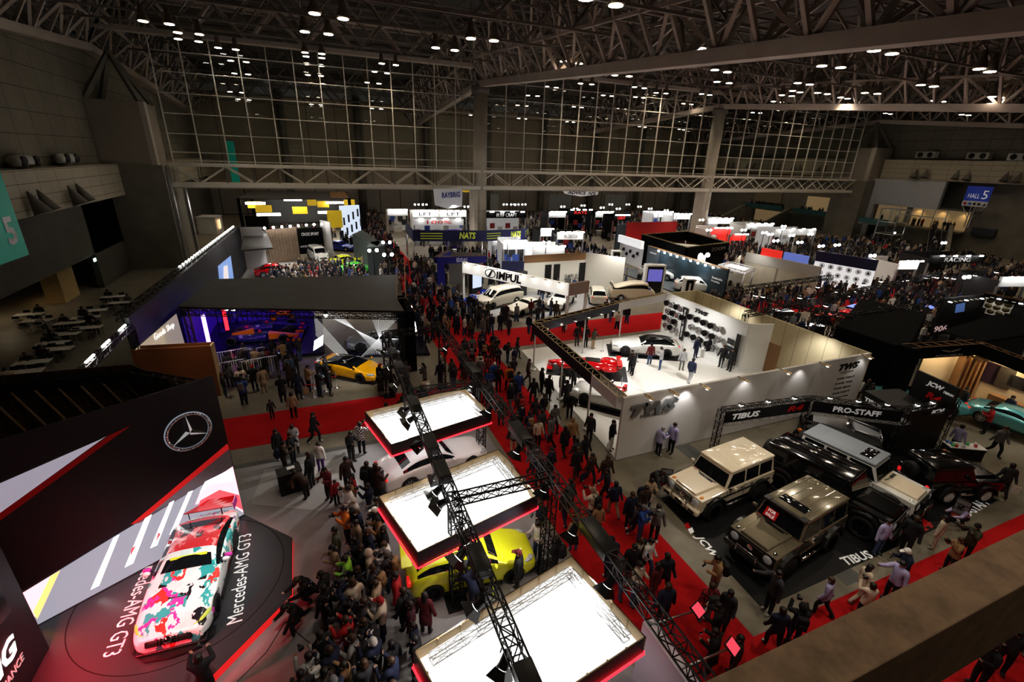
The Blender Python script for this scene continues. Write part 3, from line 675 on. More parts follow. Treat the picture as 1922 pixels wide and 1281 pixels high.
nt.links.new(sx.outputs[1], cr2.inputs[0]); mxl = nt.nodes.new('ShaderNodeMix'); mxl.data_type = 'RGBA'; nt.links.new(g3.outputs[0], mxl.inputs['Factor']); nt.links.new(cr.outputs[0], mxl.inputs['A']); nt.links.new(cr2.outputs[0], mxl.inputs['B']); nt.links.new(mxl.outputs['Result'], bs.inputs['Base Color'])
MAG = paint('magenta_paint', (.75,.05,.5), .25)
gt = make_car(dict(L=4.75, W=1.96, H=1.24, zh=.86, zd=.95, zb=.10, xc=.58, xf=-.22, xr=-1.1, xd=-1.95, wr=.62, beltf=.92, beltr=.97, xwf=1.42, xwr=-1.28, rw=.345, tw=.33, nolight=1, hip=.02, nose=.78), LIV, 'racing car with teal, white and magenta livery on the black turntable', (-4.93,13.98), -PI/2-.06, rim=RIMB, z=.3, name='racing_car')
for s in (-1,1):
    MB().ball((0,0,0), (.34,.12,.07), mat('yellow_lens', (.5,.6,.1), .1, coat=1., emit=(.8,1,.2), es=.15), 10).build('headlight', gt, loc=(2.0,s*.74,.66), rz=-s*.55)
    MB().hexa([(1.7,s*.8,.5),(2.3,s*.5,.35),(2.35,s*.6,.3),(1.75,s*.96,.45)], [(1.7,s*.84,.62),(2.28,s*.55,.46),(2.33,s*.64,.44),(1.72,s*.98,.6)], MAG).build('canard', gt)
    MB().rbox((0,0,0), (.1,.22,.12), .04, MAG).tube((.02,-s*.1,-.02),(.1,-s*.24,-.1), .02, TRIM, 6).build('wing_mirror', gt, loc=(.12,s*1.1,1.0))
    MB().box((-1.98,s*.5,1.08), (.05,.03,.42), TRIM).build('wing_support', gt)
    MB().box((-2.1,s*.93,1.32), (.46,.025,.3), MAG).build('wing_end_plate', gt)
w_ = MB()
for i in range(5):
    t = i/5; w_.hexa([(-1.88-.44*t,-.92,1.30+.10*t*t),(-1.88-.44*t,.92,1.30+.10*t*t),(-1.88-.44*(t+.2),.92,1.30+.10*(t+.2)**2),(-1.88-.44*(t+.2),-.92,1.30+.10*(t+.2)**2)], [(-1.88-.44*t,-.92,1.33+.10*t*t),(-1.88-.44*t,.92,1.33+.10*t*t),(-1.88-.44*(t+.2),.92,1.33+.10*(t+.2)**2),(-1.88-.44*(t+.2),-.92,1.33+.10*(t+.2)**2)], PRED)
w_.build('rear_wing', gt)
MB().prism([(2.2,-.98),(2.55,-.6),(2.62,0),(2.55,.6),(2.2,.98),(1.9,.98),(1.9,-.98)], .06, .1, TRIM).build('front_splitter', gt)
MB().box((.0,0,1.135), (.085,1.0,.01), mat('yellow_band', (.75,.8,.05), .4), M=Matrix.Rotation(.42,4,'Y')).build('windshield_banner', gt)
for x_, y_, sc in ((1.15,0,(.36,.5)),(.75,.5,(.2,.24)),(.75,-.5,(.2,.24))): MB().rbox((x_,y_,.90 if x_<1 else .875), (sc[0],sc[1],.02), .008, TRIM).build('bonnet_vent', gt)
gg = MB(); gg.rbox((2.33,0,.52), (.14,1.12,.30), .05, TRIM, M=Matrix.Rotation(-.5,4,'Y'))
for i in range(13): gg.box((2.40-.35*(-.48+.08*i)**2,-.48+.08*i,.54), (.05,.02,.26), CHROME, M=Matrix.Rotation(-.55,4,'Y'))
gg.lathe([(.095,0),(.11,.015),(.095,.03)], CHROME, 20, Matrix.Translation((2.43,0,.56)) @ Matrix.Rotation(PI/2-.55,4,'Y')); gg.build('radiator_slats', gt)
# cars under the light boxes
make_car(dict(L=4.95, W=1.88, H=1.42, zh=.86, zd=.98, xc=.85, xf=.2, xr=-1.05, xd=-1.95, wr=.58, beltf=.93, beltr=1.0, xwf=1.5, xwr=-1.45, rw=.36), PWHITE, 'white four-door coupe under the far illuminated ceiling panel', (3.65,17.55), .19)
hy = make_car(dict(L=4.35, W=1.80, H=1.44, zh=.95, zd=1.02, xc=.95, xf=.35, xr=-1.45, xd=-1.98, wr=.6, beltf=.98, beltr=1.06, xwf=1.36, xwr=-1.36, rw=.34), PYEL, 'bright yellow hatchback with its driver door open under the middle illuminated panel', (3.55,11.6), -.10, rim=RIMB)
MB().rbox((-2.12,0,1.38), (.34,1.2,.05), .02, PYEL).build('roof_spoiler', hy)
for s in (-1,1): MB().rbox((-2.1,s*.66,.86), (.12,.36,.16), .04, TAILL).build('tail_lamp', hy)
dr = MB().hexa([(.55,-.9,.4),(.45,-1.62,.4),(.40,-1.62,.4),(.50,-.9,.4)], [(.55,-.9,.98),(.45,-1.62,1.0),(.40,-1.62,1.0),(.50,-.9,.98)], PYEL).hexa([(.54,-.95,1.0),(.46,-1.55,1.0),(.44,-1.55,1.0),(.52,-.95,1.0)], [(.3,-.98,1.36),(.24,-1.45,1.36),(.22,-1.45,1.36),(.28,-.98,1.36)], CGL).build('door', hy)
make_car(dict(L=4.2, W=1.8, H=1.5), PWHITE, 'white car half hidden beneath the nearest illuminated ceiling panel', (3.4,6.2), .1)
# amber mid-engined sports car and its neighbours
nx = make_car(dict(L=4.45, W=1.94, H=1.2, zh=.78, zd=.92, zb=.12, xc=1.12, xf=.25, xr=-.55, xd=-1.5, wr=.54, beltf=.82, beltr=.95, xwf=1.3, xwr=-1.33, rw=.34, hip=.03, nolight=0), PNSX, 'amber yellow low sports car with a black roof behind the rope posts', (.95,29.1), -.72, rim=RIMB, roofm=PBLACK)
for s in (-1,1): MB().hexa([(-.3,s*.9,.45),(-.9,s*.97,.45),(-.9,s*.93,.45),(-.3,s*.86,.45)], [(-.5,s*.9,.78),(-1.0,s*.96,.84),(-1.0,s*.92,.84),(-.5,s*.86,.78)], TRIM).build('side_intake', nx)
MB().rbox((-2.1,0,.97), (.22,1.5,.04), .015, TRIM).build('rear_spoiler', nx)
sv = make_car(dict(L=4.7, W=2.0, H=1.16, zh=.78, zd=.9, zb=.1, xc=.9, xf=.2, xr=-.6, xd=-1.6, wr=.54, beltf=.83, beltr=.92, xwf=1.4, xwr=-1.38, rw=.35, hip=.02), mat('silver_race_paint', (.30,.31,.33), .3, .6, coat=1), 'silver racing car with a rear wing behind the white striped screen', (3.3,32.9), PI-.12, rim=RIMB, cat='car', name='racing_car', z=.2)
MB().box((-2.2,0,1.32), (.4,1.8,.04), TRIM).box((-2.1,.5,1.1), (.05,.04,.42), TRIM).box((-2.1,-.5,1.1), (.05,.04,.42), TRIM).box((-2.2,.92,1.3), (.4,.03,.3), TRIM).box((-2.2,-.92,1.3), (.4,.03,.3), TRIM).build('rear_wing', sv)
# white wheel-maker stand
make_car(dict(L=4.9, W=1.95, H=1.38, zh=.82, zd=1.06, xc=.55, xf=-.1, xr=-1.5, xd=-2.2, wr=.58, beltf=.88, beltr=1.02, xwf=1.5, xwr=-1.48, rw=.36), PWHITE, 'white long-nosed shooting brake with a dark glass roof before the wheel display wall', (21.8,26.25), PI-.50, z=.036, roofm=PBLACK, rim=RIMB)
cv = make_car(dict(L=4.6, W=1.92, H=1.0, zh=.82, zd=.94, xc=.55, xf=-.1, xr=-1.0, xd=-1.5, wr=.6, beltf=.9, beltr=.95, xwf=1.35, xwr=-1.35, rw=.35, open_top=True), PWHITE, 'white open convertible with red seats beside the white corner wall', (14.9,20.2), PI-.85, z=.036, rim=RIMS)
MB().box((-.35,0,.90), (1.5,1.3,.08), mat('red_leather', (.5,.02,.02), .5)).build('cockpit_floor', cv)
for s in (-1,1): MB().rbox((-.65,s*.38,.98), (.2,.48,.5), .07, mat('red_leather')).rbox((-.35,s*.38,.85), (.5,.48,.18), .06, mat('red_leather')).build('seat', cv)
MB().hexa([(.5,-.72,.92),(.5,.72,.92),(.47,.72,.92),(.47,-.72,.92)], [(.05,-.6,1.28),(.05,.6,1.28),(.03,.6,1.28),(.03,-.6,1.28)], CGL).build('windshield', cv)
# red open race car
rr = thing('racing_car', 'red open-cockpit racing car with exposed black suspension on the white stand', 'car', (15.95,24.75,.04), PI-.55); obst(15.95,24.75,PI-.55,2.6,1.)
MB().ball((1.5,0,.42), (1.2,.34,.22), PRED, 14).ball((-.2,0,.5), (1.6,.75,.38), PRED, 14).ball((-1.4,0,.55), (1.0,.5,.4), PRED, 12).build('body', rr)
for x in (1.45,-1.45):
    for s in (-1,1):
        add_wheel(rr, x, s*.85, .34, .3, RIMB, 8); MB().tube((x-.2,s*.2,.5),(x,s*.75,.36), .025, TRIM, 6).tube((x+.2,s*.2,.4),(x,s*.75,.34), .025, TRIM, 6).build('suspension_arm', rr)
        MB().ball((x,s*.85,.58), (.55,.22,.2), PRED, 10).build('fender', rr)
MB().rbox((-.35,0,.84), (1.0,.62,.1), .04, TRIM).build('cockpit', rr); MB().box((-2.1,0,.95), (.35,1.7,.04), PRED).box((-2.0,.4,.75), (.05,.04,.4), TRIM).box((-2.0,-.4,.75), (.05,.04,.4), TRIM).build('rear_wing', rr); MB().box((2.5,0,.2), (.4,1.6,.04), PRED).build('front_wing', rr)
for s in (-1,1): MB().ball((2.15,s*.45,.45), (.14,.1,.07), HEADL, 8).build('headlight', rr)
# tuning stand in the middle
make_car(dict(L=4.95, W=1.86, H=1.9, zh=1.08, zd=1.2, zb=.18, xc=1.6, xf=.65, xr=-2.05, xd=-2.4, wr=.68, beltf=1.14, beltr=1.18, xwf=1.55, xwr=-1.5, rw=.36), PPEARL, 'pearl white minivan with dark side glass left of the white coupe', (15.6,40.9), PI+.35)
make_car(dict(L=4.35, W=1.86, H=1.3, zh=.84, zd=.93, xc=.5, xf=-.1, xr=-1.0, xd=-1.85, wr=.54, beltf=.9, beltr=1.0, hip=.03), PPEARL, 'pearl white sports coupe with a sign in its windscreen', (17.2,38.1), PI+.40)
make_car(dict(H=1.46), PWHITE, 'white sedan with a sunroof just behind the black stand fascia', (21.3,39.0), PI+.75)
make_car(dict(L=4.3, H=1.55, zh=.98, zd=1.05, xc=1.0, xf=.4, xr=-1.4, xd=-2.0, wr=.62, beltf=1.0, beltr=1.05), PPEARL, 'cream white hatchback seen from its rear left of the tan van', (25.9,39.6), 1.1)
vn = make_car(dict(L=4.7, W=1.8, H=1.98, zh=1.2, zd=1.25, zb=.2, xc=2.0, xf=1.45, xr=-2.2, xd=-2.3, wr=.74, beltf=1.2, beltr=1.2, xwf=1.5, xwr=-1.3, rw=.34), PCREAM, 'tan boxy van with dark graphic lettering along its side', (29.7,39.0), -.35)
make_car(dict(L=4.7, W=1.92, H=1.66, zh=1.02, zd=1.08, zb=.24, xc=.95, xf=.35, xr=-1.6, xd=-2.15, wr=.6, beltf=1.06, beltr=1.14, rw=.37), PWHITE, 'white crossover beside the tall screen pylon on the dark blue stand', (38.6,45.9), -.95, z=.12)
make_car(dict(L=4.7, W=1.92, H=1.66, zh=1.02, zd=1.08, zb=.24, xc=.95, xf=.35, xr=-1.6, xd=-2.15, wr=.6, beltf=1.06, beltr=1.14, rw=.37), PWHITE, 'white crossover beside the orange-sided pylon on the dark blue stand', (38.6,39.3), -.6, z=.12)
make_car(dict(), PWHITE, 'white sedan on the blue-floored stand with wheels on its wall', (33.6,51.5), .6, z=.05)
make_car(dict(), PWHITE, 'white car farther back on the blue-floored stand', (31.5,55.8), .5, z=.05)
make_car(dict(L=4.6, W=1.95, H=1.25, zh=.8, zd=.9, xc=.6, xf=-.05, xr=-.85, xd=-1.7, wr=.54, beltf=.86, beltr=.95, hip=.03), PTEAL, 'turquoise sports car on the lit stand by the right edge', (34.6,9.9), -PI/2+.15, z=.3, rim=RIMS)
make_car(dict(L=4.6, W=1.95, H=1.25, zh=.8, zd=.9, xc=.6, xf=-.05, xr=-.85, xd=-1.7, wr=.54, beltf=.86, beltr=.95, hip=.03), PTEAL, 'turquoise sports car nearest the lamp behind the black sign wall', (31.9,13.6), PI/2+.9, z=.3)
# formula car, white and blue
def formula(label, loc, rz, c1, c2, c3, z=0., rim=RIMB):
    r = thing('formula_car', label, 'car', (loc[0],loc[1],z), rz); obst(loc[0], loc[1], rz, 2.9, 1.)
    MB().hexa([(2.6,-.12,.22),(2.6,.12,.22),(.6,.3,.12),(.6,-.3,.12)], [(2.6,-.1,.32),(2.6,.1,.32),(.6,.28,.62),(.6,-.28,.62)], c2).hexa([(.6,-.3,.12),(.6,.3,.12),(-2.0,.3,.14),(-2.0,-.3,.14)], [(.6,-.28,.62),(.6,.28,.62),(-2.0,.14,.55),(-2.0,-.14,.55)], c1).build('body', r)
    for s in (-1,1):
        bevel(MB().hexa([(.5,s*.3,.12),(.5,s*.75,.14),(-1.5,s*.45,.12),(-1.5,s*.25,.12)], [(.45,s*.3,.55),(.45,s*.72,.5),(-1.5,s*.4,.35),(-1.5,s*.25,.35)], c1).build('sidepod', r), .05)
    MB().hexa([(-.35,-.16,.6),(-.35,.16,.6),(-1.9,.05,.5),(-1.9,-.05,.5)], [(-.4,-.13,.98),(-.4,.13,.98),(-1.8,.03,.7),(-1.8,-.03,.7)], c2).build('engine_cover', r)
    MB().rbox((.15,0,.62), (.75,.36,.08), .03, TRIM).build('cockpit', r); MB().ball((.0,0,.7), .13, c3, 10).build('helmet_rest', r)
    MB().box((2.6,0,.16), (.5,1.8,.03), c1).box((2.45,0,.22), (.3,1.8,.03), c3).box((2.55,.9,.22), (.6,.03,.22), c2).box((2.55,-.9,.22), (.6,.03,.22), c2).build('front_wing', r)
    MB().box((-2.3,0,.95), (.35,1.0,.04), c1).box((-2.3,.5,.75), (.5,.03,.5), c1).box((-2.3,-.5,.75), (.5,.03,.5), c1).build('rear_wing', r)
    for x in (1.65,-1.75):
        for s in (-1,1):
            add_wheel(r, x, s*.78, .33, .32, rim, 8); MB().tube((x-.25,s*.22,.42),(x,s*.65,.35), .02, TRIM, 5).tube((x+.25,s*.22,.3),(x,s*.65,.33), .02, TRIM, 5).build('suspension_arm', r)
    return r
PBLUE = paint('blue_gloss_paint', (.03,.06,.5), .2); PNAVY = paint('navy_paint', (.012,.012,.09), .25)
formula('white formula racing car with blue and red stripes beyond the pearl minivan', (14.2,43.2), PI+.5, PWHITE, PBLUE, PRED)
formula('navy formula racing car with an orange and red nose under purple light, nearer one', (-4.9,36.6), -.10, PNAVY, paint('orange_paint', (.7,.16,.01), .25), PRED, z=.25)
formula('navy formula racing car with a red side stripe under purple light, farther one', (-4.6,38.7), -.10, PNAVY, PNAVY, PRED, z=.25)
# racing motorcycle
mc = thing('motorcycle', 'orange and red racing motorcycle on a stand under the black roof', 'motorcycle', (-3.6,40.8,.252), -.15)
for x in (.7,-.7): add_wheel(mc, x, 0, .32, .16, mat('orange_rim', (.8,.2,.02), .3), 8)
MB().ball((.1,0,.72), (.62,.2,.3), paint('orange_paint', ()), 12).ball((.55,0,.85), (.28,.2,.2), PRED, 10).build('fairing', mc); MB().ball((-.55,0,.88), (.45,.13,.12), PRED, 10).build('tail_unit', mc)
MB().tube((.7,0,.32),(.5,0,.95), .04, METAL, 8).tube((-.7,0,.32),(-.1,0,.5), .05, METAL, 8).tube((.5,-.3,.98),(.5,.3,.98), .02, TRIM, 6).build('forks', mc)
# distant show cars in the left stands
for k_, (px, py, m, lab, rz) in enumerate(((598,488,PWHITE,'white minivan in the crowd before the brown plank wall',-1.3),(520,517,PRED,'red sedan just beyond the wide black roof, left side',.1),(640,470,PBLUE,'blue car in the crowd before the grey-green partition',-.6),(652,498,PYEL,'yellow hatchback in the crowd right of the white minivan',.3),(672,513,paint('green_paint',(.1,.55,.08),.2),'green sports car just beyond the wide black roof, right side',.2),(543,410,PYEL,'small yellow car on the yellow stand far back on the left',.4))):
    if not lab: continue
    p = at(px, py); sp_ = dict(L=4.6, H=1.9, zh=1.1, zd=1.2, xc=1.6, xf=.8, xr=-2.0, xd=-2.25, wr=.66, beltf=1.15, beltr=1.2) if lab.startswith('white minivan') else dict()
    make_car(sp_, m, lab, p, rz)
# ------------------------------------------------------------------ people
SKIN = mat('skin', (.55,.34,.24), .55); CLOTH = mat('cloth', (.5,.5,.5), .85, objcol=True, noise=.12, nscale=9); HAIRM = mat('hair', (.02,.015,.012), .5, objcol=True); SHOEM = mat('shoe', (.1,.1,.1), .6, objcol=True)
PLAID = mat('plaid_cloth', (.3,.05,.05), .85, objcol=True); nt = PLAID.node_tree; bs = nt.nodes['Principled BSDF']
_tc = nt.nodes.new('ShaderNodeTexCoord'); _ck = nt.nodes.new('ShaderNodeTexChecker'); _ck.inputs['Scale'].default_value = 14; nt.links.new(_tc.outputs['Object'], _ck.inputs['Vector'])
_oi = [n for n in nt.nodes if n.type == 'OBJECT_INFO'][0]; nt.links.new(_oi.outputs['Color'], _ck.inputs['Color1']); _ck.inputs['Color2'].default_value = (.015,.015,.02,1); nt.links.new(_ck.outputs['Color'], bs.inputs['Base Color'])
MASKM = mat('face_mask', (.8,.82,.85), .8); EYEM = mat('eye_dark', (.02,.015,.015), .4); LIPM = mat('lips', (.45,.18,.15), .5)
V3 = lambda *a: Vector(a)
def skeleton(pose, fem=False):
    """joints in metres, figure 1.70 m tall facing +x; returns joints, bones (a, b, region) and radii"""
    J = {}; hipz = .90; lean = 0.; crouch = 0
    hw, sw = (.095,.165) if fem else (.09,.19)
    P = dict(stand=dict(), walk=dict(), walk2=dict(), phone=dict(), photo=dict(), fold=dict(), touch=dict(), bend=dict(lean=.75), squat=dict(), kneel=dict(), sit=dict(), point=dict())[pose]
    lean = P.get('lean', 0.)
    if pose == 'squat': hipz, lean = .36, .55
    if pose == 'kneel': hipz, lean = .48, .5
    if pose == 'sit': hipz, lean = .48, .12
    if pose in ('walk','walk2'): hipz, lean = .88, .06
    if pose == 'phone': lean = .05
    hx = 0.
    def up(d, side=0., fwd=0.):
        return V3(hx + math.sin(lean)*d + math.cos(lean)*fwd, side, hipz + math.cos(lean)*d - math.sin(lean)*fwd)
    J['hip'] = up(0); J['waist'] = up(.16); J['chest'] = up(.36); J['neck'] = up(.53, 0, .0); J['neck2'] = up(.585,0,.012)
    hp = {'phone':.5,'bend':.2,'squat':.35,'kneel':.5,'fold':.12}.get(pose, .08)+lean
    J['head'] = J['neck2'] + V3(math.sin(hp)*.085+.012, 0, math.cos(hp)*.085); J['crown'] = J['head'] + V3(math.sin(hp)*.09, 0, math.cos(hp)*.09)
    J['headrot'] = hp
    arms = {'stand':[(0,.06,-.28,.04,.10,-.25)]*2, 'walk':[(0,.05,-.27,.12,.06,-.22),(0,.05,-.27,-.10,.08,-.24)], 'walk2':[(0,.05,-.27,-.06,.08,-.24),(0,.05,-.27,.16,.04,-.2)],
            'phone':[(.06,.05,-.27,.22,-.07,.06)]*2, 'photo':[(.18,.07,-.2,.14,-.10,.20)]*2, 'fold':[(.05,.07,-.26,.17,-.16,.03)]*2, 'touch':[(0,.06,-.28,.05,.08,-.25),(.14,.12,-.16,.02,-.10,.24)],
            'bend':[(.16,.05,-.24,.16,-.03,-.17)]*2, 'squat':[(.2,.05,-.2,.2,-.08,-.02)]*2, 'kneel':[(.2,.05,-.2,.14,-.02,-.2),(.12,.05,-.24,.2,-.06,.0)], 'sit':[(.12,.05,-.24,.22,-.06,.02)]*2,
            'point':[(0,.06,-.28,.04,.08,-.25),(.24,.08,-.10,.24,.02,.06)]}[pose]
    for k, s in ((0,1),(1,-1)):
        n = 'LR'[k]; a = arms[k]
        J['sh'+n] = up(.495, s*sw, 0); J['el'+n] = J['sh'+n]+V3(a[0], s*a[1], a[2]); J['wr'+n] = J['el'+n]+V3(a[3], s*a[4]*.6, a[5])
        d = (J['wr'+n]-J['el'+n]).normalized(); J['pa'+n] = J['wr'+n]+d*.085; J['hd'+n] = d
    legs = {'walk':[(.20,-.40,-.02,-.40),(-.04,-.42,-.30,-.34)], 'walk2':[(-.04,-.42,-.28,-.34),(.18,-.40,.0,-.42)], 'squat':[(.40,.10,-.26,-.36),(.38,.02,-.24,-.30)], 'kneel':[(.40,.0,-.04,-.40),(.05,-.38,-.38,.0)], 'sit':[(.42,.0,.02,-.42)]*2}.get(pose, [(.015,-.42,-.015,-.42),(.03,-.42,-.03,-.42)])
    for k, s in ((0,1),(1,-1)):
        n = 'LR'[k]; a = legs[k]; wd = .02 if pose not in ('squat','kneel') else .12
        J['th'+n] = up(-.02, s*hw, 0); J['kn'+n] = J['th'+n]+V3(a[0], s*wd, a[1]); J['an'+n] = J['kn'+n]+V3(a[2], -s*wd*.3, a[3])
        if J['an'+n].z < .07: J['an'+n].z = .07
        kneeling = pose == 'kneel' and k == 1
        J['to'+n] = J['an'+n]+(V3(.15, s*.03, -.045) if not kneeling else V3(-.1, 0, -.02))
    B = [('hip','waist','top'),('waist','chest','top'),('chest','neck','top'),('neck','neck2','skin'),('neck2','head','head'),('head','crown','head')]
    rad = dict(hip=.145, waist=.125 if fem else .135, chest=.15 if fem else .165, neck=.065, neck2=.052, head=.092, crown=.068)
    for n in 'LR':
        B += [('chest','sh'+n,'top'),('sh'+n,'el'+n,'top'),('el'+n,'wr'+n,'top'),('wr'+n,'pa'+n,'hand'),('hip','th'+n,'bot'),('th'+n,'kn'+n,'bot'),('kn'+n,'an'+n,'bot'),('an'+n,'to'+n,'foot')]
        rad.update({'sh'+n:.068,'el'+n:.048,'wr'+n:.031,'pa'+n:.034,'th'+n:.098,'kn'+n:.062,'an'+n:.046,'to'+n:.038})
    return J, B, rad
def figure(pose, fem=False):
    J, B, rad = skeleton(pose, fem); names = list(rad); idx = {n: i for i, n in enumerate(names)}
    vs = [J[n][:] for n in names]; es = [(idx[a], idx[b]) for a, b, _ in B]; rs = [rad[n] for n in names]; reg = [r for *_, r in B]
    roots = [idx['hip']]
    for n, s in (('L',1),('R',-1)):       # five fingers of unequal length, each a bent chain rooted in the palm
        d = J['hd'+n]; sidev = d.cross(V3(0,0,1)); sidev = sidev.normalized() if sidev.length > .1 else V3(1,0,0); curl = d.cross(sidev).normalized()*(-1 if d.z > -.5 else 1)
        if d.z < -.5: sidev, curl = V3(1,0,0), V3(0,-s,0)
        pm = (J['wr'+n]+J['pa'+n])*.5
        for i, ln in enumerate((.072,.08,.075,.06)):
            o = sidev*(.027-.018*i); p0 = J['pa'+n]+o-d*.02; p1 = p0+d*(ln*.6)+curl*.006; p2 = p1+d*(ln*.35)+curl*.02; k = len(vs)
            vs += [p0[:],p1[:],p2[:]]; es += [(k,k+1),(k+1,k+2)]; rs += [.0095,.009,.007]; reg += ['hand','hand']; roots.append(k)
        p0 = pm+sidev*.02; p1 = p0+d*.03+sidev*.03+curl*.008; p2 = p1+d*.035+sidev*.004+curl*.01; k = len(vs)
        vs += [p0[:],p1[:],p2[:]]; es += [(k,k+1),(k+1,k+2)]; rs += [.012,.0105,.008]; reg += ['hand','hand']; roots.append(k)
    me = bpy.data.meshes.new('fig'); me.from_pydata(vs, es, []); me.update()
    def mods(o):
        o.modifiers.new('k','SKIN')
        for i, v in enumerate(o.data.skin_vertices[0].data):
            f = (1.0, 1.0); n = names[i] if i < len(names) else ''
            v.radius = (rs[i], rs[i]); v.use_root = i in roots
            if n in ('waist','hip','chest'): v.radius = (rs[i]*1.12, rs[i]*.78)
        sb = o.modifiers.new('s','SUBSURF'); sb.levels = 1
    m = evalmesh(me, [mods])
    segs = [(Vector(vs[a]), Vector(vs[b]), r) for (a, b), r in zip(es, reg)]
    def region(p):
        best = None
        for a, b, r in segs:
            ab = b-a; t = max(0, min(1, (p-a).dot(ab)/max(1e-9, ab.length_squared))); d = (p-(a+ab*t)).length
            w = d-{'top':.06,'bot':.04,'head':.03}.get(r, 0)
            if best is None or w < best[0]: best = (w, r, t, a)
        return best[1]
    fr = [region(p.center) for p in m.polygons]
    hipz = J['hip'].z; knee = (J['knL'].z+J['knR'].z)/2
    def shell(regs, off, name, extra=None):
        bm = bmesh.new(); bm.from_mesh(m); bm.normal_update(); bm.faces.ensure_lookup_table()
        rm = [f for i, f in enumerate(bm.faces) if not (fr[i] in regs or (extra and extra(f.calc_center_median(), fr[i])))]
        bmesh.ops.delete(bm, geom=rm, context='FACES')
        for v in bm.verts: v.co += v.normal*off
        for f in bm.faces: f.smooth = True
        out = bpy.data.meshes.new(name); bm.to_mesh(out); bm.free(); return out
    stand = pose not in ('squat','kneel','sit')
    hips = lambda c, r: r == 'bot' and c.z > hipz-.12
    coat = lambda c, r: r == 'bot' and c.z > knee-.05
    d = dict(body=m, jacket=shell(('top',), .022, 'jacket', hips if stand else None), coat=shell(('top',), .028, 'coat', coat if stand else hips), trousers=shell(('bot',), .012, 'trousers'), shoeL=shell((), .012, 'shoe', lambda c, r: r == 'foot' and (c-J['toL']).length < (c-J['toR']).length), shoeR=shell((), .012, 'shoe', lambda c, r: r == 'foot' and (c-J['toL']).length >= (c-J['toR']).length))
    for p in m.polygons: p.use_smooth = True
    m.materials.clear(); m.materials.append(SKIN)
    for k, mm in (('jacket',CLOTH),('coat',CLOTH),('trousers',CLOTH),('shoeL',SHOEM),('shoeR',SHOEM)): d[k].materials.clear(); d[k].materials.append(mm)
    pl = d['jacket'].copy(); pl.materials[0] = PLAID; d['plaid'] = pl
    if stand:   # long coat or dress: a flared skirt down to the knee
        sk = MB(); pr = [(.155,hipz+.02),(.17,hipz-.15),(.19,hipz-.36)]
        sk.lathe(pr, CLOTH, 14, Matrix.Translation((J['hip'].x,0,0)) @ Matrix.Diagonal((.86,1.05,1,1))); d['skirt'] = sk.mesh('coat_skirt')
    d['J'] = J; return d
def hair_mesh(style):
    mb = MB(); m = HAIRM
    if style == 'hood': mb.ball((-.015,0,.02), (.135,.128,.15), CLOTH, 12); return mb.mesh('hood')
    if style in ('cap','beanie'):
        mb.ball((-.008,0,.055), (.112,.102,.085), CLOTH, 12)
        if style == 'cap': mb.hexa([(.08,-.07,.06),(.08,.07,.06),(.2,.05,.045),(.2,-.05,.045)], [(.08,-.07,.075),(.08,.07,.075),(.2,.05,.055),(.2,-.05,.055)], CLOTH)
        else: mb.ball((-.008,0,.10), (.09,.085,.07), CLOTH, 10)
        mb.ball((-.03,0,.0), (.092,.098,.09), m, 10); return mb.mesh('hat')
    mb.ball((-.018,0,.05), (.108,.1,.088), m, 12); mb.ball((-.035,0,.0), (.09,.097,.085), m, 10)
    if style == 'bob': mb.ball((-.04,.0,-.03), (.085,.105,.11), m, 10)
    if style == 'long': mb.ball((-.05,0,-.05), (.075,.1,.14), m, 10).ball((-.075,0,-.18), (.05,.09,.16), m, 10)
    if style == 'pony': mb.ball((-.125,0,-.02), (.035,.035,.12), m, 8)
    return mb.mesh('hair')
def face_mesh(mask):
    mb = MB(); mb.ball((.103,0,-.002), (.016,.013,.026), SKIN, 6)
    for s in (-1,1):
        mb.ball((.088,s*.034,.018), (.008,.013,.007), EYEM, 6); mb.box((.09,s*.034,.038), (.006,.03,.006), EYEM); mb.ball((0,s*.095,.0), (.022,.01,.032), SKIN, 6)
    if mask: mb.ball((.07,0,-.04), (.052,.068,.05), MASKM, 8)
    else: mb.box((.088,0,-.045), (.008,.04,.008), LIPM)
    return mb.mesh('face')
FIG = {}
def fig(pose, fem):
    k = (pose, fem)
    if k not in FIG: FIG[k] = figure(pose, fem)
    return FIG[k]
HAIR = {s: hair_mesh(s) for s in ('short','bob','long','pony','cap','beanie','hood')}
FACE = {0: face_mesh(False), 1: face_mesh(True)}
COLS = {'black':(.012,.012,.014),'charcoal':(.035,.035,.04),'navy':(.012,.017,.045),'dark brown':(.045,.025,.018),'grey':(.15,.15,.15),'olive':(.06,.06,.035),'white':(.7,.68,.65),'cream':(.55,.46,.36),'beige':(.38,.27,.18),'red':(.4,.02,.025),'maroon':(.12,.015,.02),'lavender':(.36,.33,.52),'blue':(.03,.08,.3),'denim':(.05,.08,.16),'lime':(.35,.8,.08),'orange':(.6,.16,.02),'pale grey':(.4,.4,.42),'yellow':(.7,.45,.04),'purple':(.12,.05,.25),'green':(.03,.2,.08),'tan':(.3,.18,.09)}
PEOPLE = []
BAGS = {}
def backpack_mesh():
    mb = MB(); mb.rbox((-.02,0,0), (.17,.31,.44), .06, CLOTH).rbox((-.12,0,-.08), (.07,.24,.2), .03, CLOTH); return mb.mesh('backpack')
def strap_mesh(s):
    mb = MB(); mb.path([(.04,s*.1,.16),(.14,s*.11,.24),(.26,s*.11,.2),(.28,s*.12,.0),(.2,s*.15,-.16),(.04,s*.12,-.18)], .014, CLOTH, 5)
    return mb.mesh('strap')
def tote_mesh():
    mb = MB(); mb.hexa([(-.02,-.14,-.4),(.05,-.14,-.4),(.05,.14,-.4),(-.02,.14,-.4)], [(-.01,-.17,-.05),(.02,-.17,-.05),(.02,.17,-.05),(-.01,.17,-.05)], CLOTH)
    return mb.mesh('bag')
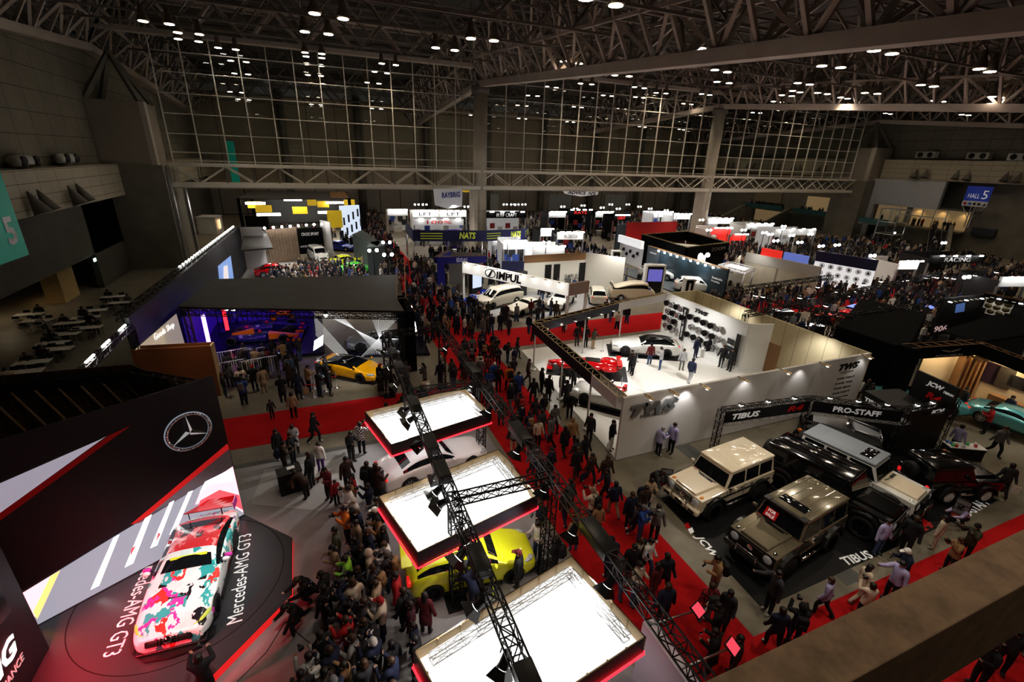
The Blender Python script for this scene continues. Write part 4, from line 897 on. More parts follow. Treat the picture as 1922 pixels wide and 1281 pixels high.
def tote_handle():
    mb = MB(); mb.path([(.005,-.08,-.05),(.005,-.04,.12),(.005,.04,.12),(.005,.08,-.05)], .009, CLOTH, 5); return mb.mesh('handle')
def camera_mesh():
    mb = MB(); mb.rbox((0,0,0), (.07,.14,.1), .015, TRIM).lathe([(.035,0),(.04,.1),(.038,.11)], TRIM, 10, Matrix.Translation((.03,0,0)) @ Matrix.Rotation(PI/2,4,'Y')); return mb.mesh('camera')
PHONE = MB().rbox((0,0,0), (.012,.075,.15), .004, TRIM).box((-.007,0,0), (.003,.066,.13), glow('phone_screen', (.6,.75,1), .8)).mesh('phone')
BPM, STM, TOM, THM, CAMM = backpack_mesh(), (strap_mesh(-1), strap_mesh(1)), tote_mesh(), tote_handle(), camera_mesh()
def person(x, y, rz=0., pose='stand', top='black', bot='black', hair='short', fem=False, h=None, mask=False, outer='jacket', haircol=None, hat=None, shoes=None, z=0., detail=True, where='', group=None, label=None, bag=None, bagcol='black', prop=None):
    F = fig(pose, fem); h = h or (random.gauss(1.60,.04) if fem else random.gauss(1.72,.05)); s = h/1.70; J = F['J']
    root = link('person', F['body'], loc=(x,y,z), rz=rz); root.scale = (s,s,s)
    tc = COLS[top]; bc = COLS[bot]; v = random.uniform(.85,1.2); tc = tuple(min(1,c*v) for c in tc)
    link('coat' if outer == 'coat' else 'jacket', F['coat' if outer == 'coat' else 'plaid' if outer == 'plaid' else 'jacket'], root, color=tc)
    if outer == 'coat' and 'skirt' in F and pose not in ('walk','walk2','bend'): link('coat_skirt', F['skirt'], root, color=tc)
    link('trousers', F['trousers'], root, color=bc)
    if detail:
        sc_ = COLS[shoes] if shoes else random.choice([(.02,.02,.02),(.02,.02,.02),(.5,.5,.48),(.06,.04,.03)])
        for k_ in ('shoeL','shoeR'): link('shoe', F[k_], root, color=sc_)
        fo = link('face', FACE[1 if mask else 0], root, loc=J['head']); fo.rotation_euler = (0, J['headrot'], 0)
    hc = COLS[hat] if hair in ('cap','beanie','hood') and hat else tc if hair == 'hood' else haircol or random.choice([(.012,.01,.01),(.012,.01,.01),(.02,.014,.01),(.05,.025,.012)])
    ho = link('hood' if hair == 'hood' else 'hat' if hair in ('cap','beanie') else 'hair', HAIR[hair], root, loc=J['head'], color=hc); ho.rotation_euler = (0, J['headrot']*.8, 0)
    M = Matrix.Translation((x,y,z)) @ Matrix.Rotation(rz,4,'Z') @ Matrix.Scale(s,4)
    carry = ''
    d = dict(o=root, top=top, bot=bot, hair=hair, fem=fem, pose=pose, outer=outer, where=where, hat=hat, mask=mask, bag=bag, bagcol=bagcol, x=x, y=y, group=group, label=label)
    if bag == 'backpack':
        lean = math.atan2(J['neck'].x-J['hip'].x, J['neck'].z-J['hip'].z); b = link('backpack', BPM, color=COLS[bagcol]); b.matrix_world = M @ Matrix.Translation(J['chest']+Vector((-.21,0,-.05))) @ Matrix.Rotation(lean,4,'Y')
        for st_ in STM: link('strap', st_, b, color=COLS[bagcol])
        d['bagobj'] = b
    elif bag == 'tote':
        b = link('shopping_bag', TOM, color=COLS[bagcol]); b.matrix_world = M @ Matrix.Translation(J['paR']+Vector((0,-.05,-.06))); link('handle', THM, b, color=COLS[bagcol]); d['bagobj'] = b
    if prop == 'camera' or pose == 'photo':
        b = link('camera', CAMM); b.matrix_world = M @ Matrix.Translation((J['paL']+J['paR'])/2+Vector((.03,0,.04))); d['propobj'] = b
    elif prop == 'phone' or pose == 'phone':
        b = link('phone', PHONE); b.matrix_world = M @ Matrix.Translation((J['paL']+J['paR'])/2+Vector((.05,0,.03))) @ Matrix.Rotation(-.6,4,'Y'); d['propobj'] = b
    PEOPLE.append(d); return root
class _Taken(list):
    "positions in use, hashed on a one-metre grid"
    def __init__(s): super().__init__(); s.h = {}
    def append(s, p): super().append(p); s.h.setdefault((int(p[0]//1), int(p[1]//1)), []).append(p)
    def near(s, x, y):
        i, j = int(x//1), int(y//1)
        for a in (-1,0,1):
            for b in (-1,0,1): yield from s.h.get((i+a,j+b), ())
TAKEN = _Taken()
def free(x, y, r=.42):
    return not blocked(x, y) and all((x-a)**2+(y-b_)**2 > r*r for a, b_ in TAKEN.near(x, y))
RNG = random.Random(11)
DARKS = ['black']*16+['charcoal']*8+['navy']*6+['dark brown']*4+['grey']*3+['olive']*2+['white','cream','beige','red','maroon','denim','pale grey','tan','blue']
def rand_person(x, y, rz, where, detail=True, group=None, poses=None, label=None):
    fem = RNG.random() < .22; pose = RNG.choice(poses or ['stand','stand','phone','fold','walk','walk2']); top = RNG.choice(DARKS)
    hair = RNG.choice(['long','bob','pony','long']) if fem else RNG.choice(['short']*6+['cap','beanie','bob'])
    random.seed(RNG.random())
    TAKEN.append((x, y))
    return person(x, y, rz, pose, top, RNG.choice(['black','black','charcoal','navy','denim','denim','grey','beige']), hair, fem, mask=RNG.random() < .3, outer=RNG.choice(['jacket','jacket','coat']) if pose in ('stand','phone','fold') else 'jacket', hat=RNG.choice(['black','grey','navy','red','white']), detail=detail, where=where, group=group, label=label, bag=RNG.choice([None,None,None,'backpack','tote']) if detail else None, bagcol=RNG.choice(['black','black','navy','white','grey','tan']))
def scatter(poly, n, where, face=None, detail=True, group=None, poses=None, r=.5, label=None, jit=.5):
    xs = [p[0] for p in poly]; ys = [p[1] for p in poly]; k = 0; tries = 0
    def inside(x, y):
        c = False
        for (x1,y1),(x2,y2) in zip(poly, poly[1:]+poly[:1]):
            if (y1 > y) != (y2 > y) and x < (x2-x1)*(y-y1)/(y2-y1)+x1: c = not c
        return c
    while k < n and tries < n*60:
        tries += 1; x, y = RNG.uniform(min(xs),max(xs)), RNG.uniform(min(ys),max(ys))
        if not inside(x, y) or not free(x, y, r): continue
        rz = RNG.uniform(-PI,PI) if face is None else math.atan2(face[1]-y, face[0]-x)+RNG.gauss(0,jit) if isinstance(face[0], (int,float)) else (PI/2 if RNG.random() < .5 else -PI/2)+RNG.gauss(0,.3)
        rand_person(x, y, rz, where, detail, group, poses, label); k += 1
    return k
def pp(px, py, rz, *a, **k):
    p = at(px, py); x, y = push(p.x, p.y); TAKEN.append((x, y)); return person(x, y, R(rz), *a, **k)
# ------------------------------------------------------------------ exhibition stands
UPV = Vector((0,0,1))
def slab(mb, a, b, z0, z1, t, m, m2=None):
    "upright panel from floor point a to floor point b"
    a, b = Vector((a[0],a[1],0)), Vector((b[0],b[1],0)); d = (b-a).normalized(); n = Vector((-d.y,d.x,0))*(t/2)
    if z0 < 1.4 and z1 > .5: obst((a.x+b.x)/2, (a.y+b.y)/2, math.atan2(d.y,d.x), (b-a).length/2, t/2)
    q = [a-n,b-n,b+n,a+n]; return mb.hexa([(p.x,p.y,z0) for p in q], [(p.x,p.y,z1) for p in q], m)
def fit_text(txt, a, b, m, parent, up=UPV, h=None, name='lettering', depth=.012, off=.0, keep=False, **k):
    "lettering stretched from a to b (midline), standing along up"
    a, b = Vector(a), Vector(b); me = text_mesh(txt, 1., depth=depth, **k); xs = [v.co.x for v in me.vertices]; ys = [v.co.y for v in me.vertices]
    L = (b-a).length; sx = L/max(1e-3, max(xs)-min(xs)); sy = (h/max(1e-3, max(ys)-min(ys))) if h else sx; mx, my = (max(xs)+min(xs))/2, (max(ys)+min(ys))/2
    for v in me.vertices: v.co.x = (v.co.x-mx)*sx; v.co.y = (v.co.y-my)*sy
    me.materials.clear(); me.materials.append(m); ob = bpy.data.objects.new(name, me); COL.objects.link(ob)
    if parent is not None: ob.parent = parent
    M = basis((a+b)/2, b-a, up); M.translation += M.col[2].to_3d()*off; ob.matrix_local = M; return ob
def on_plane(px, py, P0, n):
    d = ray(px, py); o = Vector((0,0,CAMH)); return o + d*((Vector(P0)-o).dot(n)/d.dot(n))
WOODP = wood_mat('pale_plywood', (.62,.47,.28), (.52,.37,.2), 2.5); WOODD = wood_mat('dark_plywood', (.085,.042,.018), (.05,.024,.01), 1.5); WOODO = wood_mat('orange_plywood', (.27,.10,.035), (.19,.07,.022), 1.2); WOODB = wood_mat('brown_plywood', (.3,.17,.08), (.2,.11,.05), 1.5)
STICK = mat('pine_batten', (.24,.15,.08), .7)
# ================= racing-car stand
st = MB(); GF = mat('grey_stand_carpet', (.30,.295,.30), .8, noise=.1, nscale=1.2)
st.prism([(-9.6,2),(6.95,2),(6.95,20.55),(-5,20.55),(-9.6,18)], .001, .012, GF); struct('floor_grey_stand', st)
LF = mat('light_stand_carpet', (.42,.42,.42), .8)  # pool of light on the grey carpet, painted as a paler patch
q = [at(*p) for p in ((470,947),(497,882),(640,862),(700,940),(600,960))]; struct('floor_grey_stand_patch', MB().prism([(p.x,p.y) for p in q], .012, .016, LF))
stage = thing('turntable_stage', 'black angular stage with red lit edge and white lettering under the racing car', 'stage', (0,0,0))
SB = mat('stage_gloss_black', (.045,.045,.05), .3, spec=.5); STR = mat('stage_red_edge', (.7,.02,.02), .5, emit=(1,.03,.03), es=.5)
sp_ = [at(458,966,.3), at(549,1010,.3), at(548,1117,.3), at(405,1262,.3), at(330,1340,.3), Vector((-9.2,8.2,.3)), Vector((-9.2,13.0,.3)), at(66,1176,.3)]
sp_ = [(p.x,p.y) for p in sp_]
MB().prism(sp_, .29, .30, SB).build('stage_top', stage)
c0 = Vector((sum(p[0] for p in sp_)/8, sum(p[1] for p in sp_)/8)); MB().prism([tuple(c0+(Vector(p)-c0)*.997) for p in sp_], .014, .289, STR).build('stage_edge', stage)
rg = MB(); n = 64
for i in range(n):
    a0, a1 = 2*PI*i/n, 2*PI*(i+1)/n; f = lambda r, t: (-5.25+r*math.cos(t), 14.05+r*math.sin(t), .3015)
    rg.quad(f(2.86,a0), f(2.89,a0), f(2.89,a1), f(2.86,a1), mat('ring_gap', (.001,.001,.001), .8))
rg.build('turntable_ring', stage)
a_, b_ = at(440,1170,.302), at(460,1004,.302); fit_text('Mercedes-AMG GT3', a_, b_, LETW, stage, up=Vector((0,0,1)).cross(b_-a_), h=.42, depth=.002, name='floor_lettering')
a_, b_ = at(293,1040,.302), at(208,1232,.302); fit_text('Mercedes-AMG GT3', a_, b_, LETW, stage, up=Vector((0,0,1)).cross(b_-a_), h=.42, depth=.002, name='floor_lettering')
# screen wall
PA, PB_ = at(459,968,.3), at(70,1175,.3); PA.z = PB_.z = 0; du = (PA-PB_).normalized(); nn = Vector((du.y,-du.x,0)); nn = nn if nn.dot(Vector((0,0,0))-PA) > 0 else -nn
wall = thing('screen_wall', 'tall black wall with round emblem, red bands and lit screen behind the racing car', 'display wall', (0,0,0))
L_ = PA-du*13.; WALLH = on_plane(402,706, PA, nn).z; mb = MB(); slab(mb, PA-nn*.05, L_-nn*.05, 0, WALLH, .08, mat('satin_black_wall', (.018,.018,.024), .45)); mb.build('wall_panel', wall)
def wp(pts, m, off, nm):
    q = [on_plane(x, y, PA+nn*off, nn) for x, y in pts]; return MB().poly(q, m).build(nm, wall)
wp([(187,826),(-60,934),(-60,1005),(5,960),(200,819)], mat('white_lilac', (.55,.53,.62), .6, emit=(.8,.78,.95), es=.3), .01, 'white_band'); wp([(204,818),(5,960),(-60,1008),(-60,1022),(25,960),(246,799)], RED, .012, 'red_band')
wp([(427,833),(430,843),(262,982),(245,985)], mat('red_band_lit', (.7,.02,.02), .5, emit=(1,.04,.04), es=.25), .012, 'red_band'); wp([(430,843),(437,876),(250,985),(262,982)], mat('lilac_grey', (.3,.3,.36), .5), .012, 'grey_band')
wp([(437,876),(458,966),(70,1174),(40,1115),(222,1003)], mat('screen_grey', (.05,.05,.06), .4, emit=(.62,.60,.70), es=.55), .01, 'screen')
WS, PS, RS, OS = (mat('screen_white', (0,0,0), .4, emit=(1,.97,.97), es=2.6), mat('screen_pink', (0,0,0), .4, emit=(1,.42,.46), es=1.8), mat('screen_red', (0,0,0), .4, emit=(1,.10,.12), es=1.3), mat('screen_orange', (0,0,0), .4, emit=(1,.5,.15), es=1.8))
wp([(437,876),(457,963),(412,936),(366,948),(378,918)], PS, .016, 'screen_graphic'); wp([(436,880),(441,903),(395,910),(375,925),(385,905)], WS, .02, 'screen_graphic'); wp([(449,930),(456,958),(414,935),(372,950),(376,940),(412,920)], RS, .02, 'screen_graphic')
for p in ([(362,921),(353,925),(318,1005),(330,998)], [(327,940),(318,945),(282,1030),(295,1024)], [(285,966),(272,974),(234,1066),(250,1058)], [(224,1004),(213,1010),(170,1108),(186,1100)]): wp(p, WS, .02, 'screen_stripe')
for p in ([(297,1000),(302,1003),(292,1018)], [(247,1030),(256,1024),(244,1046)], [(190,1072),(196,1065),(184,1082)]): wp(p, RS, .024, 'screen_graphic')
wp([(113,1071),(40,1115),(62,1160),(74,1155)], PS, .018, 'screen_graphic'); wp([(113,1071),(95,1082),(62,1150),(70,1163),(76,1150)], OS, .02, 'screen_graphic')
ec = on_plane(355,811, PA+nn*.05, nn); EM = basis(ec, du if du.dot(RT) > 0 else -du, UPV); er = .63
e = MB(); n = 40
for i in range(n):
    a0, a1 = 2*PI*i/n, 2*PI*(i+1)/n; e.tube((er*math.cos(a0),er*math.sin(a0),0),(er*math.cos(a1),er*math.sin(a1),0), .045, CHROME, 8)
for k in range(3):
    t = PI/2+k*2*PI/3; c, s = math.cos(t), math.sin(t); b0 = .11
    for sg in (-1,1): e.add([(0,0,.09),(c*er,s*er,.01),(math.cos(t+sg*PI/3)*b0,math.sin(t+sg*PI/3)*b0,.01)], [(0,1,2)], CHROME if sg > 0 else mat('star_face', (.6,.6,.62), .3, .7, emit=(1,1,1), es=.25))
em = e.build('emblem', wall); em.matrix_local = EM
hl = MB(); 
for i in range(n):
    a0, a1 = 2*PI*i/n, 2*PI*(i+1)/n; hl.quad((.58*math.cos(a0),.58*math.sin(a0),-.035),(.70*math.cos(a0),.70*math.sin(a0),-.035),(.70*math.cos(a1),.70*math.sin(a1),-.035),(.58*math.cos(a1),.58*math.sin(a1),-.035), mat('halo_light', (0,0,0), .5, emit=(.8,.85,1), es=.25))
h_ = hl.build('halo_ring', wall); h_.matrix_local = EM
# low side wall with sign
lw = thing('sign_wall', 'black side wall with white slanted letters at the bottom left edge', 'display wall', (0,0,0))
slab(MB(), (-8.35,12.93), (-8.35,6.5), 0, 4.6, .2, mat('satin_black_wall')).build('wall_panel', lw)
xw = -8.245; pA = lambda x, y: atx(x, y, xw); a_, b_ = pA(-75,1330), pA(40,1222); a_.z = b_.z = (a_.z+b_.z)/2
fit_text('AMG', a_, b_, mat('lit_letter', (.9,.9,.9), .5, emit=(1,1,1), es=1.2), lw, h=.55, shear=.25, bold=.03); a2 = a_+Vector((0,0,-.55)); b2 = b_+Vector((0,0,-.55)); fit_text('PERFORMANCE', a2, b2, LETW, lw, h=.2, shear=.2)
q = [pA(x,y) for x, y in ((-40,1140),(-4,1095),(22,1148),(-20,1200))]; MB().poly(q, mat('off_screen', (.03,.03,.035), .15)).build('screen', lw)
# timber enclosure behind the screen wall with bracing
en = thing('timber_enclosure', 'dark brown plywood enclosure with diagonal battens behind the screen wall', 'enclosure', (0,0,0))
t1, t0, tm = at(246,684,5.2), at(-60,711,5.2), PA-nn*.45
slab(MB(), t0, t1, 0, 5.2, .06, WOODD).build('back_panel', en); slab(MB(), t1, tm, 0, 5.2, .06, WOODD).build('side_panel', en)
d_ = (t1-t0).normalized(); gm = MB()
for i in range(6):
    p = t0+d_*(t1-t0).length*i/5; gm.box((p.x,p.y-.06,2.6), (.05,.06,5.1), mat('dim_batten', (.11,.06,.03), .7))
for z in (.9,1.8,2.7,3.6,4.5): slab(gm, t0-Vector((0,.06,0)), t1-Vector((0,.06,0)), z, z+.05, .05, mat('dim_batten', ()))
gm.build('stud', en)
for i in range(7):
    p = t0+d_*(t1-t0).length*(i+.5)/7; e_ = p+Vector((3.2,-2.2,0)); MB().tube((p.x,p.y-.1,4.5),(e_.x,e_.y,.2), .05, STICK, 4).build('brace', en)
tr = MB(); truss(tr, L_-nn*.5+UPV*5.6, PA-nn*.5+UPV*5.6, .32, TRUSSB, r=.03); truss(tr, t0+Vector((0,-.4,-.3)), t1+Vector((0,-.4,-.3)), .3, TRUSSB, r=.03); truss(tr, t1+Vector((0,-.3,-.3)), PA-nn*.5+UPV*5.6, .3, TRUSSB, r=.03); tr.build('roof_truss', en)
for f_ in (.15,.42,.7): 
    p = L_+(PA-L_)*f_-nn*.5; t_ = MB(); truss(t_, (p.x,p.y,0), (p.x,p.y,5.4), .3, TRUSSB, r=.03); t_.build('tower', en)
# ================= illuminated ceiling panels
FAB = mat('glowing_fabric', (.85,.85,.85), .8, emit=(.96,.98,1), es=1.0)
RAILW = mat('white_truss', (.75,.75,.76), .4, .3)
def canopy(W, Nn, E, N_, label, zt=3.1):
    c = thing('ceiling_panel', label, 'ceiling panel', (0,0,0)); a, b = at(*W,zt), at(*E,zt); nr = at(*Nn,zt); bk = at(*N_,zt)
    P = [Vector((p.x,p.y)) for p in (a,nr,b,bk)]; ctr = sum(P, Vector((0,0)))/4
    ins = [ctr+(p-ctr)*.985 for p in P]
    MB().hexa([(p.x,p.y,zt-.36) for p in ins], [(p.x,p.y,zt-.33) for p in ins], FAB).build('light_ceiling', c)
    for i in range(4):
        p, q = P[i], P[(i+1)%4]; d = (q-p).normalized(); inn = Vector((-d.y,d.x)); inn = inn if inn.dot(ctr-p) > 0 else -inn
        o = MB(); k = lambda t, z: [(t_.x,t_.y,z) for t_ in t]
        out = [p,q,q+inn*.02,p+inn*.02]; o.hexa(k(out,zt-.5), k(out,zt), mat('satin_black_wall')); i2 = [p+inn*.021,q+inn*.021,q+inn*.05,p+inn*.05]; o.hexa(k(i2,zt-.33), k(i2,zt-.005), WOODP)
        ln = (q-p).length
        for j in range(1,int(ln/.55)): s_ = p+d*(j*ln/int(ln/.55))+inn*.06; o.box((s_.x,s_.y,zt-.17), (.04,.03,.32), WOODP, rz=math.atan2(d.y,d.x))
        o.build('fascia', c)
        if i < 2 or True:
            l = MB(); p2, q2 = p-inn*.03, q-inn*.03; l.tube((p2.x,p2.y,zt-.52),(q2.x,q2.y,zt-.52), .028, glow('red_led_tube', (1,.02,.035), 3.2), 6); l.build('led_strip', c)
            if i < 2: continue
            r_ = MB(); truss(r_, (p.x+inn.x*.28+d.x*.3,p.y+inn.y*.28+d.y*.3,zt-.2), (q.x+inn.x*.28-d.x*.3,q.y+inn.y*.28-d.y*.3,zt-.2), .2, RAILW, r=.017, bay=.4); r_.build('frame_rail', c)
    return c, P
C1 = canopy((684,773),(734,835),(922,775),(870,727), 'illuminated white ceiling panel with red edge light over the white four-door coupe')
C2 = canopy((709,932),(783,1040),(1010,930),(936,843), 'illuminated white ceiling panel with red edge light over the yellow hatchback')
C3 = canopy((775,1222),(880,1420),(1213,1197),(1073,1043), 'largest illuminated white ceiling panel with red edge light, cut by the bottom edge')
# black lighting gantry
ga = thing('lighting_gantry', 'black lattice lighting gantry striding over the three illuminated ceiling panels', 'lighting gantry', (0,0,0)); ZG = 3.95
def gb(a, b, nm='beam', w=.34, **k): m_ = MB(); truss(m_, a, b, w, TRUSSB, r=.026, bay=.45, **k); return m_.build(nm, ga)
XL, XR = 2.8, 6.05
gb((XR,-1.5,ZG),(XR,25.4,ZG)); gb((XL,1.0,ZG),(XL,25.4,ZG))
for y in (25.4,17.9,10.8): gb((XL,y,ZG),(XR,y,ZG), 'cross_beam', .28)
for x, y in ((XR,25.4),(XR,17.9),(XR,10.8),(XL,25.4),(XL,18.2),(XL,10.6)):
    gb((x,y,.02),(x,y,ZG-.15), 'tower', .34); MB().box((x,y,.02), (.7,.7,.03), TRUSSB).build('base_plate', ga)
# luminaires on the gantry
def spotlight_proto():
    r = thing('spotlight', 'spot', 'spotlight', (0,0,-50)); MB().lathe([(.09,.0),(.10,.12),(.12,.3),(.14,.34)], TRIM, 14).build('housing', r); MB().lathe([(.12,.345),(.125,.35)], glow('spot_lens', (1,.98,.94), 14), 14).build('lens', r)
    for a, b in (((-.13,-.13),(.13,-.13)),((.13,-.13),(.13,.13)),((.13,.13),(-.13,.13)),((-.13,.13),(-.13,-.13))):
        k = 1.75; MB().hexa([(a[0],a[1],.35),(b[0],b[1],.35),(b[0]*.97,b[1]*.97,.35),(a[0]*.97,a[1]*.97,.35)], [(a[0]*k,a[1]*k,.56),(b[0]*k,b[1]*k,.56),(b[0]*k*.97,b[1]*k*.97,.56),(a[0]*k*.97,a[1]*k*.97,.56)], TRIM).build('barn_door', r)
    MB().tube((-.16,0,.12),(-.16,0,-.2), .015, TRIM, 6).tube((.16,0,.12),(.16,0,-.2), .015, TRIM, 6).tube((-.16,0,-.2),(.16,0,-.2), .015, TRIM, 6).build('yoke', r); return r
SPOT0 = spotlight_proto(); used0 = [False]
def spotl(loc, aim, label, group):
    o = SPOT0 if not used0[0] else dup(SPOT0); used0[0] = True
    o.location = loc; o.rotation_euler = (Vector(aim)-Vector(loc)).to_track_quat('Z','Y').to_euler(); tag(o, label, 'spotlight', group); return o
for i, y in enumerate((24.2,21.6,19.8,17.2,16.4,14.6,12.6,11.9,11.2,9.8,9.2,7.6,6.2)): spotl((XL-.05,y,ZG-.3), (-2+random.uniform(-2,6),y+random.uniform(-3,3),0), 'black barn-door spotlight slung under the left beam of the lighting gantry', 'spotlights on the left gantry beam')
for i, y in enumerate((23.5,18.8,16.3,13.2,11.0,9.0,7.1)): spotl((XR-.05,y,ZG-.3), (3.5+random.uniform(-1,1),y-.6,0), 'black barn-door spotlight slung under the right beam of the lighting gantry', 'spotlights on the right gantry beam')
for y in (22.4,20.6,16.9,13.8,12.2,8.4,5.2): MB().rbox((XL,y,ZG+.02), (.42,.9,.34), .03, TRIM).build('dimmer_pack', ga)
for y in (19.2,13.4,8.0): MB().rbox((XR,y,ZG+.05), (.46,1.3,.3), .03, TRIM).build('dimmer_pack', ga)
for (px, py, lab) in ((1310,1146,'small monitor on a long arm reaching out over the red carpet, farther one'),(1375,1215,'small monitor on a long arm reaching out over the red carpet, nearer one')):
    p = at(px, py, 2.6); m_ = thing('monitor_arm', lab, 'monitor', (0,0,0)); MB().tube((XR+.1,p.y-.3,3.3),(p.x,p.y,2.6), .025, METAL, 8).build('arm', m_)
    s_ = MB().rbox((0,0,0), (.5,.34,.04), .01, TRIM).box((0,0,.022), (.44,.28,.004), mat('red_screen', (0,0,0), .3, emit=(1,.1,.15), es=.8)).build('screen', m_); s_.location = p; s_.rotation_euler = (.5,.3,.4)
dv = MB(); dv.prism([(6.75,3.0),(7.05,3.0),(7.05,6.6),(6.75,6.6)], .0, 2.2, mat('pale_lilac_panel', (.62,.58,.66), .5)); dv.build('partition_panel', label='pale lilac partition standing under the near end of the gantry', cat='partition')
# black counter
ct = thing('counter', 'small black cloth-covered counter among the people on the grey stand floor', 'counter', (*at(548,920).xy,0), .2); bevel(MB().box((0,0,.5), (.9,.6,1.0), mat('black_cloth', (.01,.01,.011), .9)).build('counter_body', ct), .03); MB().box((0,0,1.01), (.95,.65,.03), TRIM).box((.1,.1,1.035), (.3,.21,.012), WHITE).build('counter_top', ct)
cb = MB(); P_ = [at(*p,.02) for p in ((640,1255),(560,1190),(535,1168),(500,1225),(445,1281))]; cb.path(P_, .012, TRIM, 5); cb.build('cable', label='black cable trailing over the grey floor past the kneeling figure', cat='cable')
# ================= white wheel stand
WST = mat('white_stand_floor', (.78,.77,.74), .35, noise=.04, nscale=1)
struct('floor_white_stand', MB().prism([(12.1,15.5),(29.3,15.5),(29.3,29.7),(13.1,29.5)], .001, .03, WST))
ws = thing('stand_wall', 'long white corner wall with big metallic letters facing the off-road cars', 'stand wall', (0,0,0))
WMAT = mat('white_wall_paint', (.72,.70,.69), .55); CREAM = grid_mat('cream_board', (.62,.54,.36), (.22,.18,.12), 1.0, 9., .03, 'yz', .6, .05, .5); CREAMX = grid_mat('cream_board_x', (.62,.54,.36), (.22,.18,.12), 1.0, 9., .03, 'xz', .6, .05, .5)
slab(MB(), (12.05,15.42), (29.35,15.42), .03, 3.4, .14, WMAT).build('wall_panel', ws); slab(MB(), (29.42,15.35), (29.55,29.9), .03, 3.4, .1, CREAM).build('back_wall', ws)
slab(MB(), (26.2,29.8), (29.5,29.85), .03, 3.4, .1, CREAMX).build('back_wall', ws)
yw = 15.34; Q = lambda x, y: aty(x, y, yw); CHL = mat('metal_letter', (.24,.25,.26), .3, .35)
a_, b_ = Q(1181,777), Q(1271,752); zz_ = (a_.z+b_.z)/2; a_.z = b_.z = zz_; fit_text('TWS', a_, b_, CHL, ws, h=.62, shear=.3, bold=.06, depth=.06, off=.05)
a_, b_ = Q(1202,780), Q(1244,770); a_.z = b_.z = (a_.z+b_.z)/2-.12; fit_text('FORGED', a_, b_, CHL, ws, h=.17, bold=.03)
BLKL = mat('black_letter', (.01,.01,.01), .5)
a_, b_ = Q(1575,692), Q(1613,683); a_.z = b_.z = (a_.z+b_.z)/2; fit_text('TWS', a_, b_, BLKL, ws, h=.42, shear=.3, bold=.06); fit_text('FORGED', a_+Vector((.3,0,-.36)), b_+Vector((-.3,0,-.36)), GREY, ws, h=.09)
for i in range(5): fit_text('TWS '+('T66-F','T66','EX-fr','RS317','Motorsport Wheels')[i], a_+Vector((.1,0,-.75-.32*i)), b_+Vector((-.1,0,-.75-.32*i)), BLKL, ws, h=.09)
for x in (13.2,14.6,16.5,19,22,25.0,28.6): MB().box((x,15.0,3.42), (.22,.5,.03), WOODP).tube((x,15.42,3.42),(x,14.95,3.44), .02, TRIM, 6).lathe([(.05,0),(.07,-.06)], glow('picture_lamp', (1,.97,.9), 8), 10, Matrix.Translation((x,14.9,3.4))).build('arm_lamp', ws)
iw = thing('wheel_wall', 'white inner wall covered in mounted wheels behind the shooting brake', 'display wall', (0,0,0)); slab(MB(), (26.15,29.6), (26.35,21.4), .03, 3.5, .16, WHITE).build('wall_panel', iw); slab(MB(), (26.35,21.4), (28.0,20.9), .03, 3.5, .12, WHITE).build('return_wall', iw)
slab(MB(), (28.0,20.9), (28.05,20.0), .03, 2.2, .1, WOODB).build('door_panel', iw)
xi = 26.05
fit_text('TWS', (xi,26.2,3.05), (xi,24.9,3.05), BLKL, iw, h=.32, shear=.3, bold=.06); MB().box((xi-.03,27.1,1.6), (.05,.42,2.7), TRIM).build('vertical_banner', iw); fit_text('WHEEL SYSTEMS', (xi-.07,27.1,.5), (xi-.07,27.1,2.8), LETW, iw, up=(0,1,0), h=.16)
MB().box((xi-.03,21.75,1.5), (.05,.36,2.3), TRIM).build('vertical_banner', iw)
for z in (.8,1.35,1.9): MB().box((xi-.03,22.35,z), (.04,.55,.4), DARK).build('photo_panel', iw)
MB().bb((25.5,22.1,.03),(26.1,25.4,.55), WHITE).build('plinth', iw)
wt_, wr_ = wheel_meshes(.33, .24, RIMB, 10); wt2, wr2 = wheel_meshes(.33, .24, RIMS, 10)
def wallwheel(y, z, silver, lab, grp):
    o = link('display_wheel', wr2 if silver else wr_, loc=(xi-.18, y, z), rz=-PI/2); o.rotation_euler = (0,0,-PI/2+.06); tag(o, lab, 'wheel', grp); return o
for r in range(4):
    for c in range(4 if r < 2 else 3):
        wallwheel(29.2-.58*c-(.25 if r % 2 else 0), 2.75-.62*r, (r+c) % 2, ('silver' if (r+c) % 2 else 'black')+' wheel mounted on the white wall, cluster beyond the vertical banner', ('silver' if (r+c)%2 else 'black')+' wheels beyond the banner')
for r in range(3):
    for c in range(5):
        wallwheel(26.4-.72*c-(.3 if r % 2 else 0), 2.45-.72*r, (c == 4 or (r == 1 and c < 2)), ('silver' if (c == 4 or (r == 1 and c < 2)) else 'black')+' wheel mounted on the white wall, cluster under the wall letters', ('silver' if (c == 4 or (r == 1 and c < 2)) else 'black')+' wheels under the letters')
hd_ = thing('stand_fascia', 'black open-topped fascia beam with timber battens framing the white stand', 'fascia', (0,0,0))
